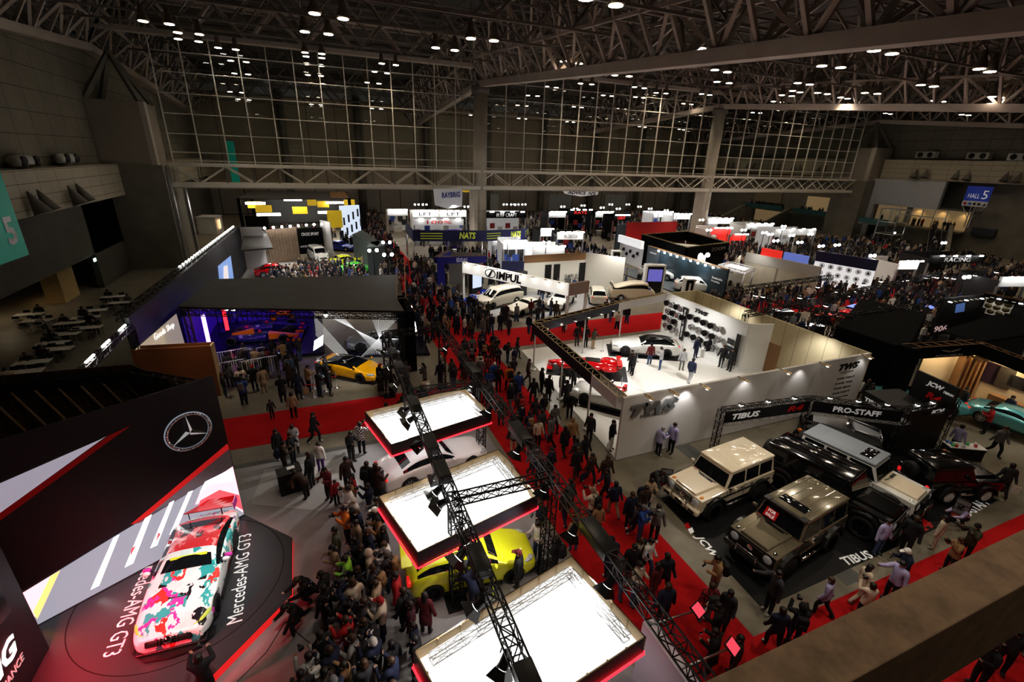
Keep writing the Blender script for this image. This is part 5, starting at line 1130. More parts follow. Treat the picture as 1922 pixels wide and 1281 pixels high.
def hollow(a, b, z0, z1, w_, outer, par, nm='fascia_beam', inner=WOODP):
    a, b = Vector((a[0],a[1],0)), Vector((b[0],b[1],0)); d = (b-a).normalized(); n_ = Vector((-d.y,d.x,0)); m_ = MB(); slab(m_, a+n_*w_/2, b+n_*w_/2, z0, z1, .04, outer); slab(m_, a-n_*w_/2, b-n_*w_/2, z0, z1, .04, outer)
    slab(m_, a, b, z0, z0+.02, w_, outer); k_ = max(2, int((b-a).length/.7))
    for i in range(k_+1):
        p = a+(b-a)*i/k_; m_.tube(p+n_*w_/2+UPV*(z1-.03), p-n_*w_/2+UPV*(z1-.03), .028, inner, 4)
        if i < k_: p2 = a+(b-a)*(i+1)/k_; m_.tube(p+n_*w_/2+UPV*(z1-.06), p2-n_*w_/2+UPV*(z1-.06), .02, inner, 4)
    for s_ in (-1,1): m_.tube(a+n_*s_*(w_/2-.04)+UPV*(z1), b+n_*s_*(w_/2-.04)+UPV*(z1), .025, inner, 4)
    return m_.build(nm, par)
NAVY = mat('blue_black_fascia', (.012,.014,.022), .4)
HC = (12.55,26.1); hollow((12.1,15.6),(12.2,18.0), 2.8, 3.4, .5, WMAT, hd_); hollow((12.2,18.0),HC, 2.8, 3.4, .5, NAVY, hd_); hollow(HC,(20.5,28.6), 2.8, 3.4, .5, NAVY, hd_); hollow((20.5,28.6),(26.2,29.9), 2.8, 3.4, .5, WMAT, hd_)
for x, y in ((12.15,18.3),(12.35,21.8),(12.55,26.1),(17.2,27.5),(21.2,28.7)): MB().tube((x,y,.03),(x,y,2.8), .055, WHITE, 10).lathe([(.2,.03),(.2,.05)], WHITE, 14, Matrix.Translation((x,y,0))).build('pole', hd_)
for i in range(6):
    p = Vector(HC).lerp(Vector((20.5,28.6)), (i+.6)/6); MB().lathe([(.07,.1),(.1,0)], mat('lamp_housing'), 10, Matrix.Translation((p.x,p.y-.35,2.95))).lathe([(.09,-.01),(.09,-.02)], glow('picture_lamp', ()), 10, Matrix.Translation((p.x,p.y-.35,2.95))).build('downlight', hd_)
for i, (px, py) in enumerate(((1140,655),(1262,668))): pass
for nm_, (x,y), r_ in (('black low plinth under the shooting brake',(21.8,26.25),PI-.5),('black low plinth under the open convertible',(14.9,20.2),PI-.85),('black low plinth under the red racing car',(15.95,24.75),PI-.55)):
    MB().box((0,0,.033), (5.4,2.5,.006), mat('plinth_mat', (.02,.02,.022), .35)).build('floor_mat', loc=(x,y,0), rz=r_, label=nm_, cat='mat')
for i, (px, py) in enumerate(((1130,660),(1195,680),(1278,672),(1035,735),(1062,690),(1155,695),(1165,735),(1118,735),(1085,760))):
    p = at(px, py); MB().lathe([(.14,.03),(.14,.05),(.02,.06),(.018,.95),(.03,.97)], METAL, 12).build('barrier_post', loc=(p.x,p.y,0), label='chrome barrier post beside the show cars on the white stand', cat='barrier post', group='posts on the white stand')
# ================= off-road stand
MATB = mat('black_stand_mat', (.013,.013,.014), .5, noise=.2, nscale=2, spec=.3)
mt = thing('stand_mat', 'big black floor mat with white lettering under the off-road cars', 'mat', (0,0,0)); MB().prism([(12.05,6.9),(26.6,7.15),(26.5,13.2),(12.35,12.4)], .001, .012, MATB).build('mat_surface', mt)
fl_ = lambda t, a, b, h, m_=LETW, **k: fit_text(t, at(*a,.014), at(*b,.014), m_, mt, up=UPV.cross(at(*b)-at(*a)), h=h, depth=.001, name='floor_lettering', **k)
fl_('JCW', (1308,1006), (1344,1048), .42, shear=.2, bold=.03); fl_('DESIGN', (1347,1051), (1368,1076), .13)
fl_('TIBUS', (1582,1055), (1634,1040), .36, shear=.15, bold=.03); fl_('PRO-STAFF', (1795,975), (1850,940), .4, bold=.03); fl_('R4', (1716,997), (1745,980), .42, RED, bold=.05, shear=.2)
dm = MB(); q = [at(*p,.014) for p in ((1285,984),(1292,981),(1296,990),(1289,994))]; dm.poly(q, RED); q = [at(*p,.014) for p in ((1291,994),(1299,990),(1303,999),(1296,1003))]; dm.poly(q, LETW); dm.build('floor_logo', mt)
ar = thing('truss_arch', 'black lattice arch with sign banners around the off-road cars', 'truss arch', (0,0,0)); PT = [(16.6,13.9),(21.85,13.35),(25.35,11.0),(28.9,10.7)]; HA = 2.75
for p in PT: m_ = MB(); truss(m_, (*p,.02), (*p,HA), .26, TRUSSB, r=.02); m_.box((*p,.02), (.5,.5,.02), TRUSSB); m_.build('tower', ar)
SGN = mat('sign_black', (.008,.008,.01), .5)
for (a, b), txts in zip(zip(PT, PT[1:]), ((('TIBUS',.10,.40,LETW),('R4',.72,.9,RED)), (('PRO-STAFF',.25,.75,LETW),), (('JCW',.45,.8,LETW),))):
    a, b = Vector(a), Vector(b); m_ = MB(); truss(m_, (*a,HA), (*b,HA), .2, TRUSSB, r=.018); truss(m_, (*a,HA-.75), (*b,HA-.75), .2, ALU, r=.016); m_.build('beam', ar)
    d = (b-a).normalized(); nv = Vector((d.y,-d.x)); nv = nv if nv.dot(-a) > 0 else -nv; o_ = nv*.14
    m_ = MB(); slab(m_, a+o_+d*.15, b+o_-d*.15, HA-.66, HA-.08, .02, SGN); m_.build('banner', ar)
    for t, f0, f1, mm in txts: fit_text(t, (*(a+(b-a)*f0+o_+nv*.02),HA-.37), (*(a+(b-a)*f1+o_+nv*.02),HA-.37), mm, ar, h=.3, bold=.03, shear=0 if t == 'PRO-STAFF' else .2)
    for f in (.2,.5,.8): c = a+(b-a)*f; MB().lathe([(.1,0),(.1,-.03)], LAMP, 12, Matrix.Translation((c.x,c.y,HA+.16))).box((c.x,c.y,HA+.18), (.22,.22,.05), TRIM).build('lamp', ar)
bw_ = thing('sign_tower', 'black block with a raised sign panel and white lettering behind the rock buggy', 'sign wall', (0,0,0))
s0, s1 = at(1722,700,3.6), at(1800,735,3.6); f0, f1 = Vector((s0.x,s0.y)), Vector((s1.x,s1.y))
slab(MB(), f0, f1, 2.3, 3.75, .12, SGN).build('sign_panel', bw_); dd = (f1-f0).normalized(); nv = Vector((dd.y,-dd.x)); nv = nv if nv.dot(-f0) > 0 else -nv
base = [f0+nv*2.2-dd*.6, f1+nv*2.2, f1, f0-dd*.6]; MB().prism(base, .0, 2.35, SGN).build('block', bw_)
g_ = lambda u, v, z: (*(f0+dd*u+nv*v), z); LW = (f1-f0).length
fit_text('JCW', g_(LW*.32,.08,3.35), g_(LW*.72,.08,3.35), LETW, bw_, h=.32, shear=.2, bold=.04); fit_text('DESIGN', g_(LW*.74,.08,3.28), g_(LW*.96,.08,3.28), LETW, bw_, h=.12); fit_text('R4', g_(LW*.4,.08,2.8), g_(LW*.75,.08,2.8), RED, bw_, h=.35, bold=.04, shear=.2)
fit_text('TIBUS', g_(-.4,2.22,1.95), g_(LW*.3,2.22,1.95), LETW, bw_, h=.25, bold=.03); fit_text('PRO-STAFF', g_(LW*.45,2.22,1.95), g_(LW*.95,2.22,1.95), LETW, bw_, h=.2, bold=.03)
tb = thing('merchandise_table', 'table of bright merchandise beside the small black off-roader', 'table', (*at(1800,860).xy,0), -.5); MB().box((0,0,.72), (1.7,.6,.04), WHITE).build('table_top', tb); MB().box((0,0,.36), (1.62,.54,.7), mat('black_cloth')).build('table_skirt', tb)
for i in range(10): 
    x, y = random.uniform(-.75,.75), random.uniform(-.24,.24); p = tb.location+Matrix.Rotation(-.5,3,'Z') @ Vector((x,y,.74)); MB().rbox((0,0,.06), (.16,.12,.12), .02, mat('goods_%d' % (i%4), [(.1,.5,.15),(.75,.75,.75),(.6,.05,.05),(.1,.2,.5)][i%4], .5)).build('merchandise_box', loc=p, rz=random.random(), label=('green','white','red','blue')[i%4]+' small box on the merchandise table beside the off-roader', cat='box', group=('green','white','red','blue')[i%4]+' boxes on the merchandise table')
for (px, py, rz, lab) in ((1245,925,1.0,'leaning photo board on a stand at the corner of the black mat'),(1790,985,.2,'small slanted sign board at the mat edge by the crouching staff member')):
    p = at(px, py); s_ = thing('sign_stand', lab, 'sign board', (p.x,p.y,0), rz); b_o = MB().rbox((0,0,.78), (.03,.5,.95), .01, TRIM)
    for i in range(4): b_o.box((-.018,0,.42+.23*i), (.004,.42,.19), (mat('photo_grey', (.25,.25,.27), .4), mat('photo_red', (.4,.08,.08), .4))[i == 0])
    b_o.build('board', s_); MB().tube((.0,.2,.35),(.3,.2,.0), .015, TRIM, 6).tube((0,-.2,.35),(.3,-.2,0), .015, TRIM, 6).build('stand_leg', s_)
struct('trim_7', MB().box((0,0,.018), (.1,1.0,.003), mat('hazard_tape', (.6,.7,.05), .5)).build('x') and MB()) if 0 else None
hz = MB()
for i in range(9): hz.box((15.2+.13*i,12.95+.02*i,.008), (.075,.09,.012), mat('hazard_yellow', (.55,.65,.05), .6))
hz.build('cable_ramp', label='yellow and black striped floor tape near the cream off-road car', cat='floor tape')
# ================= lit stand by the right edge
ls = thing('lounge_stand', 'dark-roofed stand with a warm lit wall and timber fins at the right edge', 'stand', (0,0,0))
WARM = mat('warm_lit_wall', (.72,.60,.42), .6)
a0, a1 = at(1703,650,4.0), at(1838,642,4.0); a2 = at(1960,688,4.0)
hollow(a0, a1, 3.3, 4.0, .7, mat('black_fascia', (.006,.006,.0065), .9, spec=.08), ls, inner=WOODB); hollow(a1, a2, 3.3, 4.0, .5, mat('black_fascia'), ls, inner=WOODB)
k0, k1, k2 = at(1703,746), at(1800,739), at(1966,806); slab(MB(), k0, k1, 0, 3.35, .12, WARM).build('back_wall', ls); slab(MB(), k1, k2, 0, 3.35, .12, WARM).build('back_wall', ls); MB().box((a0.x+.1,a0.y-.1,2.0), (.7,.9,4.0), mat('black_fascia')).build('side_wall', ls)
MB().prism([(a1.x,a1.y),(a1.x+9,a1.y-.5),(a1.x+9,a1.y+3),(a1.x,a1.y+2)], 3.9, 4.0, mat('black_fascia')).build('roof', ls); MB().prism([(k0.x-.5,k0.y-1.6),(k1.x-1.2,k1.y-2.6),(k2.x-1,k2.y-2.6),(k2.x,k2.y),(k1.x,k1.y),(k0.x,k0.y)], .005, .09, mat('pale_floor', (.5,.42,.3), .5)).build('floor_panel', ls)
for i in range(6): c = k0.lerp(k1,.08+.17*i)+Vector((-.25,-.35,0)); MB().tube((c.x,c.y,3.55),(c.x,c.y,3.45), .08, LAMPW, 10).build('downlight', ls)
for i in range(5): c = k0.lerp(k1,.62+.1*i)+Vector((-.3,-.5,0)); MB().box((c.x,c.y,1.6), (.1,.6,3.2), WOODB, rz=-.6).box((c.x-.3,c.y-.5,3.2), (.1,1.6,.12), WOODB, rz=-.6).build('timber_fin', ls)
d5 = (k2-k1).normalized()
for i in range(4): c = k1.lerp(k2,.22+.17*i)-Vector((-d5.y,d5.x,0))*.1; MB().box((c.x,c.y,2.0), (.95,.05,1.3 if i < 2 else .7), mat('dark_picture_%d' % i, [(.05,.03,.06),(.08,.07,.06),(.03,.03,.035),(.04,.04,.045)][i], .3), rz=math.atan2(d5.y,d5.x)).build('picture', ls)
fit_text('ASTON MARTIN', (a0.x+1.6,a0.y-.75,3.45), (a0.x+3.6,a0.y-1.1,3.45), mat('dim_letter', (.25,.23,.2), .5), ls, h=.14)
wg = MB(); 
for s_ in (-1,1): wg.hexa([(0,0,-.05),(s_*.7,0,.06),(s_*.6,0,-.02),(s_*.1,0,-.14)], [(0,-.03,-.05),(s_*.7,-.03,.06),(s_*.6,-.03,-.02),(s_*.1,-.03,-.14)], mat('dim_letter'))
w2 = wg.build('wing_emblem', ls, loc=(a0.x+2.6,a0.y-.92,3.78)); w2.rotation_euler = (0,0,-.18)
c = k1.lerp(k2,.6)-Vector((-d5.y,d5.x,0))*.6; MB().box((0,0,.5), (1.8,.5,.9), WOODB, rz=math.atan2(d5.y,d5.x)).box((-.3,-.2,.5), (.5,.2,.7), TRIM, rz=math.atan2(d5.y,d5.x)).build('sideboard', loc=(c.x,c.y,.06), label='low wooden sideboard against the warm lit wall', cat='sideboard')
bl = thing('dark_stand', 'big black windowless stand block between the white stand and the lit lounge stand', 'stand', (0,0,0))
q = [at(1570,612,3.6), at(1700,655,3.6), at(1740,590,3.6), at(1620,560,3.6)]; MB().prism([(p.x,p.y) for p in q], 0, 3.6, mat('black_fascia')).build('block', bl)
q = [at(1563,635,3.0), at(1598,652,3.0)]; slab(MB(), q[0], q[1], 1.8, 3.0, .05, WMAT).build('logo_board', bl); fit_text('ABE', (*(q[0].xy.lerp(q[1].xy,.2)-Vector((.05,.08))),2.5), (*(q[0].xy.lerp(q[1].xy,.8)-Vector((.05,.08))),2.5), BLKL, bl, h=.35, bold=.03)
# ================= wide black roof and the stand beneath
struct('floor_left_stands', MB().prism([(-8.6,44.5),(4.6,44.5),(5.2,66),(-8.6,66)], .001, .014, mat('white_left_floor', (.62,.62,.62), .5, noise=.06)))
rf = thing('black_roof', 'wide matt black roof panel over the purple-lit racing cars', 'stand roof', (0,0,0)); ZR = 4.2
rp = [at(*p, ZR) for p in ((333,576),(762,584),(747,516),(402,524))]; MB().prism([(p.x,p.y) for p in rp], ZR-.12, ZR, mat('matt_black_roof', (.045,.043,.04), .55, noise=.25, nscale=.6)).build('roof_panel', rf)
t_ = MB(); truss(t_, rp[0]-UPV*.35, rp[1]-UPV*.35, .35, TRUSSB, r=.03); t_.build('edge_truss', rf)
for i in (0,1,2,3):
    p = rp[i]; t_ = MB(); truss(t_, (p.x+(.3 if i in (0,3) else -.3),p.y+.3,0), (p.x+(.3 if i in (0,3) else -.3),p.y+.3,ZR-.3), .3, TRUSSB, r=.03); t_.build('tower', rf)
e_ = MB(); e_.bb((rp[1].x-.1,rp[1].y-.2,0),(rp[1].x+.5,rp[1].y+3.6,ZR), mat('black_fascia')); e_.build('end_wall', rf); MB().tube((rp[1].x+.55,rp[1].y-.2,ZR-1.4),(rp[1].x+.55,rp[1].y+1.2,ZR-.1), .05, LAMP, 6).build('tube_light', rf)
ld = thing('ladder_frame', 'tall pale ladder-like frame at the right end of the wide black roof', 'frame', (0,0,0)); l0 = at(752,486,5.0); l1 = at(753,560,4.4); m_ = MB()
for dx in (-.3,.3): m_.tube((l1.x+dx,l1.y,l1.z),(l0.x+dx,l0.y,l0.z), .05, STICK, 4)
for i in range(8): p = l1.lerp(l0, i/7); m_.tube((p.x-.3,p.y,p.z),(p.x+.3,p.y,p.z), .035, STICK, 4)
m_.build('rails', ld)
PUR = mat('purple_wall', (.02,.01,.12), .6, emit=(.10,.02,.9), es=.16); pw = thing('purple_wall', 'dark ribbed wall glowing purple behind the formula racing cars', 'display wall', (0,0,0)); m_ = MB(); slab(m_, (-8.6,42.0), (-1.2,41.5), 0, 3.4, .1, PUR)  # purple stage light put into the wall's own colour and emission
for i in range(20): slab(m_, (-8.5+.36*i,41.9-.026*i), (-8.44+.36*i,41.9-.026*i), .2, 3.3, .08, mat('purple_rib', (.01,.005,.05), .4))
m_.build('wall_panel', pw); slab(MB(), (-8.6,42), (-8.6,33.4), 0, 3.4, .1, PUR).build('side_panel', pw)
MB().prism([(-8.6,33.6),(-.6,32.9),(-.6,41.3),(-8.6,41.9)], .005, .25, mat('dark_gloss_floor', (.015,.012,.03), .2)).build('stage_floor', pw)
for px, py, c in ((420,585,'red_led_tube'),(385,612,'violet')): p = at(px,py,2.6); MB().tube((p.x,p.y,1.2),(p.x,p.y,3.4), .12, glow('red_led_tube', ()) if c != 'violet' else glow('violet_tube', (.45,.25,1), 4), 10).build('light_column', label=('red' if c != 'violet' else 'violet')+' glowing light column among the formula racing cars', cat='light column')
for i, (px, py) in enumerate(((425,580),(438,581),(449,578),(615,580),(612,592))): p = at(px, py, 3.7); MB().ball((0,0,0), .13, LAMP, 10).lathe([(.1,.05),(.12,.25)], TRIM, 10).build('stage_lamp', loc=p, label='bright white lamp under the front edge of the wide black roof', cat='lamp', group='lamps under the wide black roof')
# string screens
STG = glow('white_string', (1,1,1), .75)
def strings(A, B, C_, D, n, lab, y=31.4):
    s_ = thing('string_screen', lab, 'string screen', (0,0,0)); P = lambda p: aty(p[0], p[1], y); m_ = MB()
    for i in range(n): t = i/(n-1); m_.tube(P(A).lerp(P(B), t), P(C_).lerp(P(D), t), .011, STG, 4)
    m_.build('strings', s_); m_ = MB().tube(P(A), P(B), .03, TRIM, 6).tube(P(C_), P(D), .03, TRIM, 6); m_.build('frame', s_)
strings((588,592),(592,628),(655,667),(634,668), 10, 'band of white strings slanting right, leftmost of three bands before the silver car'); strings((608,590),(640,592),(766,668),(712,664), 11, 'band of white strings slanting right across the silver car'); strings((697,592),(748,596),(724,670),(678,670), 13, 'band of nearly upright white strings before the silver car', 31.6)
p = [aty(*k, 30.9) for k in ((590,640),(607,629),(606,648),(588,659))]; MB().poly(p, glow('white_softbox', (1,1,1), 3.)).build('softbox', label='glowing white tilted softbox panel left of the amber sports car', cat='softbox')
struct('floor_sports_plinth', MB().prism([(.6,31.9),(6.4,30.6),(6.6,34.2),(.8,34.8)], .005, .2, mat('dark_gloss_floor')))
for i in range(6):
    p = at((567,590,612,632,622,590)[i], (745,746,735,728,742,730)[i]); MB().lathe([(.16,0),(.16,.02),(.025,.04),(.022,.95),(.035,.98)], METAL, 12).build('rope_post', loc=(p.x,p.y,0), label='chrome rope post with red tape before the amber sports car', cat='barrier post', group='rope posts before the sports car')
pr = [at(*k,.9) for k in ((567,722),(590,723),(612,712),(632,706))]; MB().path(pr, .025, RED, 4).build('barrier_tape', label='red barrier tape strung between chrome posts', cat='barrier tape')
# merchandise racks under the roof
for i in range(7):
    x, y = -6.4+.55*(i%4)*1.5, 29.8+1.9*(i//4)+.2*(i%2); rk = thing('clothes_rack', 'crowded clothes rail of dark garments beside the brown box, %s' % ('nearest','second','third','fourth','back left','back middle','back right')[i], 'clothes rack', (x,y,0), .15)
    MB().tube((-.6,0,0),(-.6,0,1.5), .025, METAL, 6).tube((.6,0,0),(.6,0,1.5), .025, METAL, 6).tube((-.6,0,1.5),(.6,0,1.5), .025, METAL, 6).tube((-.6,-.25,.03),(-.6,.25,.03), .025, METAL, 6).tube((.6,-.25,.03),(.6,.25,.03), .025, METAL, 6).build('rail', rk)
    for k in range(9): MB().hexa([(-.02,-.22,.55),(.03,-.22,.55),(.03,.22,.55),(-.02,.22,.55)], [(-.015,-.18,1.42),(.02,-.18,1.42),(.02,.18,1.42),(-.015,.18,1.42)], mat('garment_%d' % random.randint(0,4), random.choice([(.02,.02,.02),(.3,.3,.32),(.05,.05,.1),(.5,.5,.5),(.03,.03,.03)]), .9)).build('garment', rk, loc=(-.5+.125*k,0,0))
bx = thing('plywood_box', 'orange-brown plywood box wall standing behind the screen wall corner', 'partition', (0,0,0)); z_ = 3.15; tl, tr_ = at(246,657,z_), at(394,649,z_)
slab(MB(), tl, tr_, 0, z_, .1, WOODO).build('front_panel', bx); d2 = (tr_-tl).normalized(); bk_ = Vector((-d2.y,d2.x,0))*.55; slab(MB(), tl+bk_, tr_+bk_, 0, z_, .06, WOODO).build('rear_panel', bx); slab(MB(), tr_, tr_+bk_, 0, z_, .08, WOODP).build('end_panel', bx)
# long wall down the left side with lamps on top
lg = thing('long_wall', 'long dark wall topped with a row of lamps down the left side', 'stand wall', (0,0,0)); XW = -8.95
DKW = mat('blue_black_wall', (.03,.033,.042), .5); LA, LB = Vector((-10.0,29.2,0)), Vector((-8.75,63.5,0)); LD = (LB-LA).normalized(); LN = Vector((LD.y,-LD.x,0)); slab(MB(), LA, LB, 0, 4.9, .2, DKW).build('wall_panel', lg); m_ = MB(); truss(m_, LA-LN*.35+UPV*4.9, LB-LN*.35+UPV*4.9, .35, TRUSSB, r=.03, bay=.8); m_.build('top_truss', lg)
for i in range(26): c = LA.lerp(LB,.34+.025*i)-LN*.35; MB().ball((c.x, c.y, 5.15), (.09,.2,.07), LAMP, 8).build('top_lamp', lg)
pz = lambda x, y: atx(x, y, XW+.12)
gp = [pz(*k) for k in ((255,655),(331,590),(345,640),(262,660))]; zlo, zhi = .3, 3.0; y0, y1 = 31.6, 38.6
ol = lambda x, y, o=.13: on_plane(x, y, LA+LN*o, LN)
MB().poly([ol(*k) for k in ((254,656),(331,589),(348,650),(290,705))], mat('cream_shop_panel', (.62,.52,.36), .6, emit=(1,.85,.6), es=.25)).build('shop_panel', lg)
fit_text('Goods Shop', ol(290,636,.16), ol(327,610,.16), mat('shop_letter', (.8,.8,.8), .5, emit=(1,1,1), es=.7), lg, h=.5)
MB().poly([ol(*k) for k in ((409,500),(433,480),(439,524),(413,540))], mat('blue_screen', (0,0,0), .3, emit=(.25,.4,.75), es=.8)).poly([ol(*k,.16) for k in ((420,500),(427,498),(430,526),(420,530))], mat('screen_figure', (0,0,0), .3, emit=(.9,.8,.8), es=.8)).build('video_screen', lg)
slab(MB(), LB, LB+Vector((2.4,-.2,0)), 0, 4.9, .2, mat('white_wall_paint')).build('end_panel', lg)
lfm = thing('light_frame', 'dark lattice frame carrying three white tube lamps beside the rest area tables', 'light frame', (0,0,0)); la, lb = at(150,703,4.4), at(243,612,4.4); t_ = MB(); truss(t_, la, lb, .3, TRUSSB, r=.03); t_.build('beam', lfm)
for p in (la,lb): t_ = MB(); truss(t_, (p.x,p.y,0), (p.x,p.y,4.3), .3, TRUSSB, r=.03); t_.build('tower', lfm)
for f in (.12,.42,.78): p, q_ = la.lerp(lb,f), la.lerp(lb,f+.14); MB().tube(p+UPV*.22, q_+UPV*.22, .05, LAMP, 8).build('tube_lamp', lfm)
sr = MB(); q = [at(*p,3.9) for p in ((452,470),(512,465),(500,433),(458,433))]; sr.prism([(p.x,p.y) for p in q], 3.75, 3.9, mat('matt_black_roof')); sr.build('stand_roof', label='small black roof panel at the end of the long left wall', cat='stand roof')
PLANK = grid_mat('plank_wall', (.30,.22,.16), (.13,.09,.06), .35, 30, .03, 'xz', .6, .25, 2)
pk = thing('plank_wall', 'slanted brown plank wall with a black diagram panel in the left stands', 'stand wall', (0,0,0)); a_, b_ = at(498,432,4.2), at(556,426,4.2); c_2 = at(604,424,4.2)
slab(MB(), a_, b_, 0, 4.2, .12, PLANK).build('plank_panel', pk); slab(MB(), b_, c_2, .6, 4.0, .14, mat('black_fascia')).build('diagram_panel', pk); d_v = (c_2-b_).normalized()
fit_text('CROSS SPORT', b_+d_v*.5+Vector((0,-.12,-1.0)), c_2-d_v*.5+Vector((0,-.12,-1.0)), LETW, pk, h=.4); fit_text('LIMITED EDITION MODEL', b_+d_v*.2+Vector((0,-.12,-2.6)), c_2-d_v*.2+Vector((0,-.12,-2.6)), LETW, pk, h=.25)
slab(MB(), c_2+Vector((-.2,1.5,0)), at(620,420,4.6), 0, 4.8, .1, WHITE).build('white_panel', pk)
for i in range(8): p = a_.lerp(c_2, i/7); MB().ball((p.x,p.y-.5,4.5), .16, LAMP, 8).build('lamp', pk)
gg_ = thing('partition_block', 'grey-green partition block beside the packed aisle', 'partition', (0,0,0)); q = [at(*p,3.4) for p in ((661,440),(708,462),(714,455),(680,432))]
MB().prism([(p.x,p.y) for p in q], 0, 3.4, mat('grey_green', (.10,.13,.135), .6)).build('block', gg_); q2 = [at(*p,3.4) for p in ((688,465),(720,462),(722,450),(694,455))]; MB().prism([(p.x,p.y) for p in q2], 0, 3.4, mat('grey_green')).build('block', gg_)
q = [at(*p,5.5) for p in ((637,388),(673,386))]; sc = thing('video_wall', 'tall bright video wall with a black side beyond the left stands', 'video wall', (0,0,0)); slab(MB(), q[0], q[1], .5, 5.6, .3, mat('pale_screen', (.1,.1,.1), .4, emit=(.75,.85,1), es=.75)).build('screen', sc); slab(MB(), q[1], q[1]+Vector((1.2,2.5,0)), 0, 5.8, .3, mat('black_fascia')).build('side', sc)
m_ = MB()
for i in range(9): t = i/8; p = q[0].lerp(q[1], t); m_.box((p.x,p.y-.17,1.2+3.6*((i*5)%9)/9), (.5,.02,1.2), mat('screen_dark', (.02,.03,.04), .4))
m_.build('picture', sc)
# yellow stand far left
ys = thing('yellow_stand', 'far stand with a dark flat roof, yellow signs and black posts at the left back', 'stand', (0,0,0)); za = 6.0; q = [at(*p,za) for p in ((447,372),(655,372),(648,360),(470,359))]
MB().prism([(p.x,p.y) for p in q], za-.25, za, mat('matt_black_roof')).prism([(q[1].x-3,q[1].y),(q[1].x,q[1].y),(q[2].x,q[2].y),(q[2].x-3,q[2].y)], za, za+.03, WOODB).build('roof', ys)
for p in q: MB().box((p.x,p.y,za/2), (.5,.5,za), mat('black_fascia')).build('post', ys)
slab(MB(), q[3], q[2], 0, za-1, .1, mat('grey_panel')).build('back_wall', ys)
YL = mat('yellow_sign', (.75,.5,.02), .5, emit=(1,.7,.05), es=.25)
for px, py, w_ in ((478,382,2.2),(495,389,2.4),(606,381,2.0),(563,392,2.2),(628,408,2.0),(585,378,1.6),(655,378,2.0)): p = at(px, py, 4.8); MB().box((p.x,p.y-.5,4.6), (w_,.06,1.1 if px != 628 else 2.4), YL).build('sign_panel', ys)
for px, py in ((480,381),(628,380),(550,375),(505,402),(617,398)): p = at(px, py, 5.0); MB().box((p.x,p.y-.6,5.0), (3.0,.1,.35), LAMP).build('light_bar', ys)
bb_ = MB(); q = [at(*p,4.0) for p in ((460,405),(502,405))]; slab(bb_, q[0], q[1], 0, 4.0, 1.0, mat('black_fascia')); bb_.build('screen_box', label='black screen box in front of the yellow stand', cat='screen')
hut = thing('site_hut', 'small white prefabricated hut by the far left wall', 'hut', (0,0,0)); q = [at(*p) for p in ((377,440),(412,440))]; slab(MB(), q[0]+Vector((0,1.6,0)), q[1]+Vector((0,1.6,0)), 0, 2.7, 3.2, mat('hut_white', (.62,.6,.56), .6)).build('walls', hut); slab(MB(), q[0]+Vector((-.1,1.6,0)), q[1]+Vector((.1,1.6,0)), 2.7, 2.8, 3.5, mat('hut_roof', (.5,.48,.45), .7)).build('roof', hut)
MB().box((q[1].x+.08,q[1].y+1.6,1.5), (.05,2.0,1.5), mat('warm_window', (.3,.2,.1), .5, emit=(1,.65,.35), es=1.2)).build('window', hut)
# ================= middle stands
fs = thing('white_fascia_stand', 'tuning stand with a slanting white lit fascia and brown-topped back wall', 'stand', (0,0,0)); ZF = 4.0
f0, f1, f2 = at(870,492,ZF), at(1068,533,ZF), at(1104,527,ZF)
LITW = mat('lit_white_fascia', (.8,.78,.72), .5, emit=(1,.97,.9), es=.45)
slab(MB(), f0, f1, ZF-1.0, ZF, .35, LITW).build('fascia', fs); slab(MB(), f1, f2, ZF-1.0, ZF, .35, mat('dusty_pink_panel', (.32,.24,.21), .6)).build('fascia', fs)
dn = (f1-f0).normalized(); nv = Vector((dn.y,-dn.x,0)); nv = nv if nv.dot(-f0) > 0 else -nv
fit_text('IMPUL', f0.lerp(f1,.36)+nv*.2-UPV*.5, f0.lerp(f1,.60)+nv*.2-UPV*.5, BLKL, fs, h=.75, bold=.04, shear=.1)
lg_ = MB(); 
for i in range(20): a0, a1 = 2*PI*i/20, 2*PI*(i+1)/20; lg_.tube((.6*math.cos(a0),.38*math.sin(a0),0),(.6*math.cos(a1),.38*math.sin(a1),0), .05, BLKL, 4)
lg_.hexa([(-.3,-.3,0),(.0,-.3,0),(.3,.3,0),(.1,.3,0)], [(-.3,-.3,.02),(.0,-.3,.02),(.3,.3,.02),(.1,.3,.02)], BLKL); o = lg_.build('emblem', fs); o.matrix_local = basis(f0.lerp(f1,.30)+nv*.2-UPV*.5, dn, UPV)
for i in range(9): p = f0.lerp(f1,(i+.5)/9)+nv*.5; MB().box((p.x,p.y,ZF+.05), (.2,.2,.08), WOODP).lathe([(.12,0),(.12,-.03)], LAMP, 10, Matrix.Translation((p.x,p.y,ZF))).build('arm_lamp', fs)
MB().bb((f1.x-.1,f1.y-.1,0),(f1.x+.1,f1.y+.1,ZF-1), WHITE).build('post', fs); MB().bb((f2.x-.2,f2.y-.1,0),(f2.x,f2.y+.1,ZF-1), WHITE).build('post', fs); MB().bb((f0.x-.1,f0.y-.1,0),(f0.x+.1,f0.y+.1,ZF-1), WHITE).build('post', fs)
b0, b1, b2 = at(984,480,ZF), at(1100,474,ZF), at(1128,477,ZF)
slab(MB(), b0, b1, 0, ZF-.8, .12, mat('white_back_wall', (.75,.72,.64), .6)).build('back_wall', fs); slab(MB(), b0, b1, ZF-.8, ZF, .14, WOODB).build('back_wall_top', fs); slab(MB(), b1, b2+Vector((1.5,-2.5,0)), 0, ZF, .12, mat('white_back_wall')).build('side_wall', fs); slab(MB(), b0, b0+Vector((-2.2,.8,0)), 0, ZF-.6, .1, mat('blue_photo_wall', (.03,.035,.10), .5)).build('photo_wall', fs)
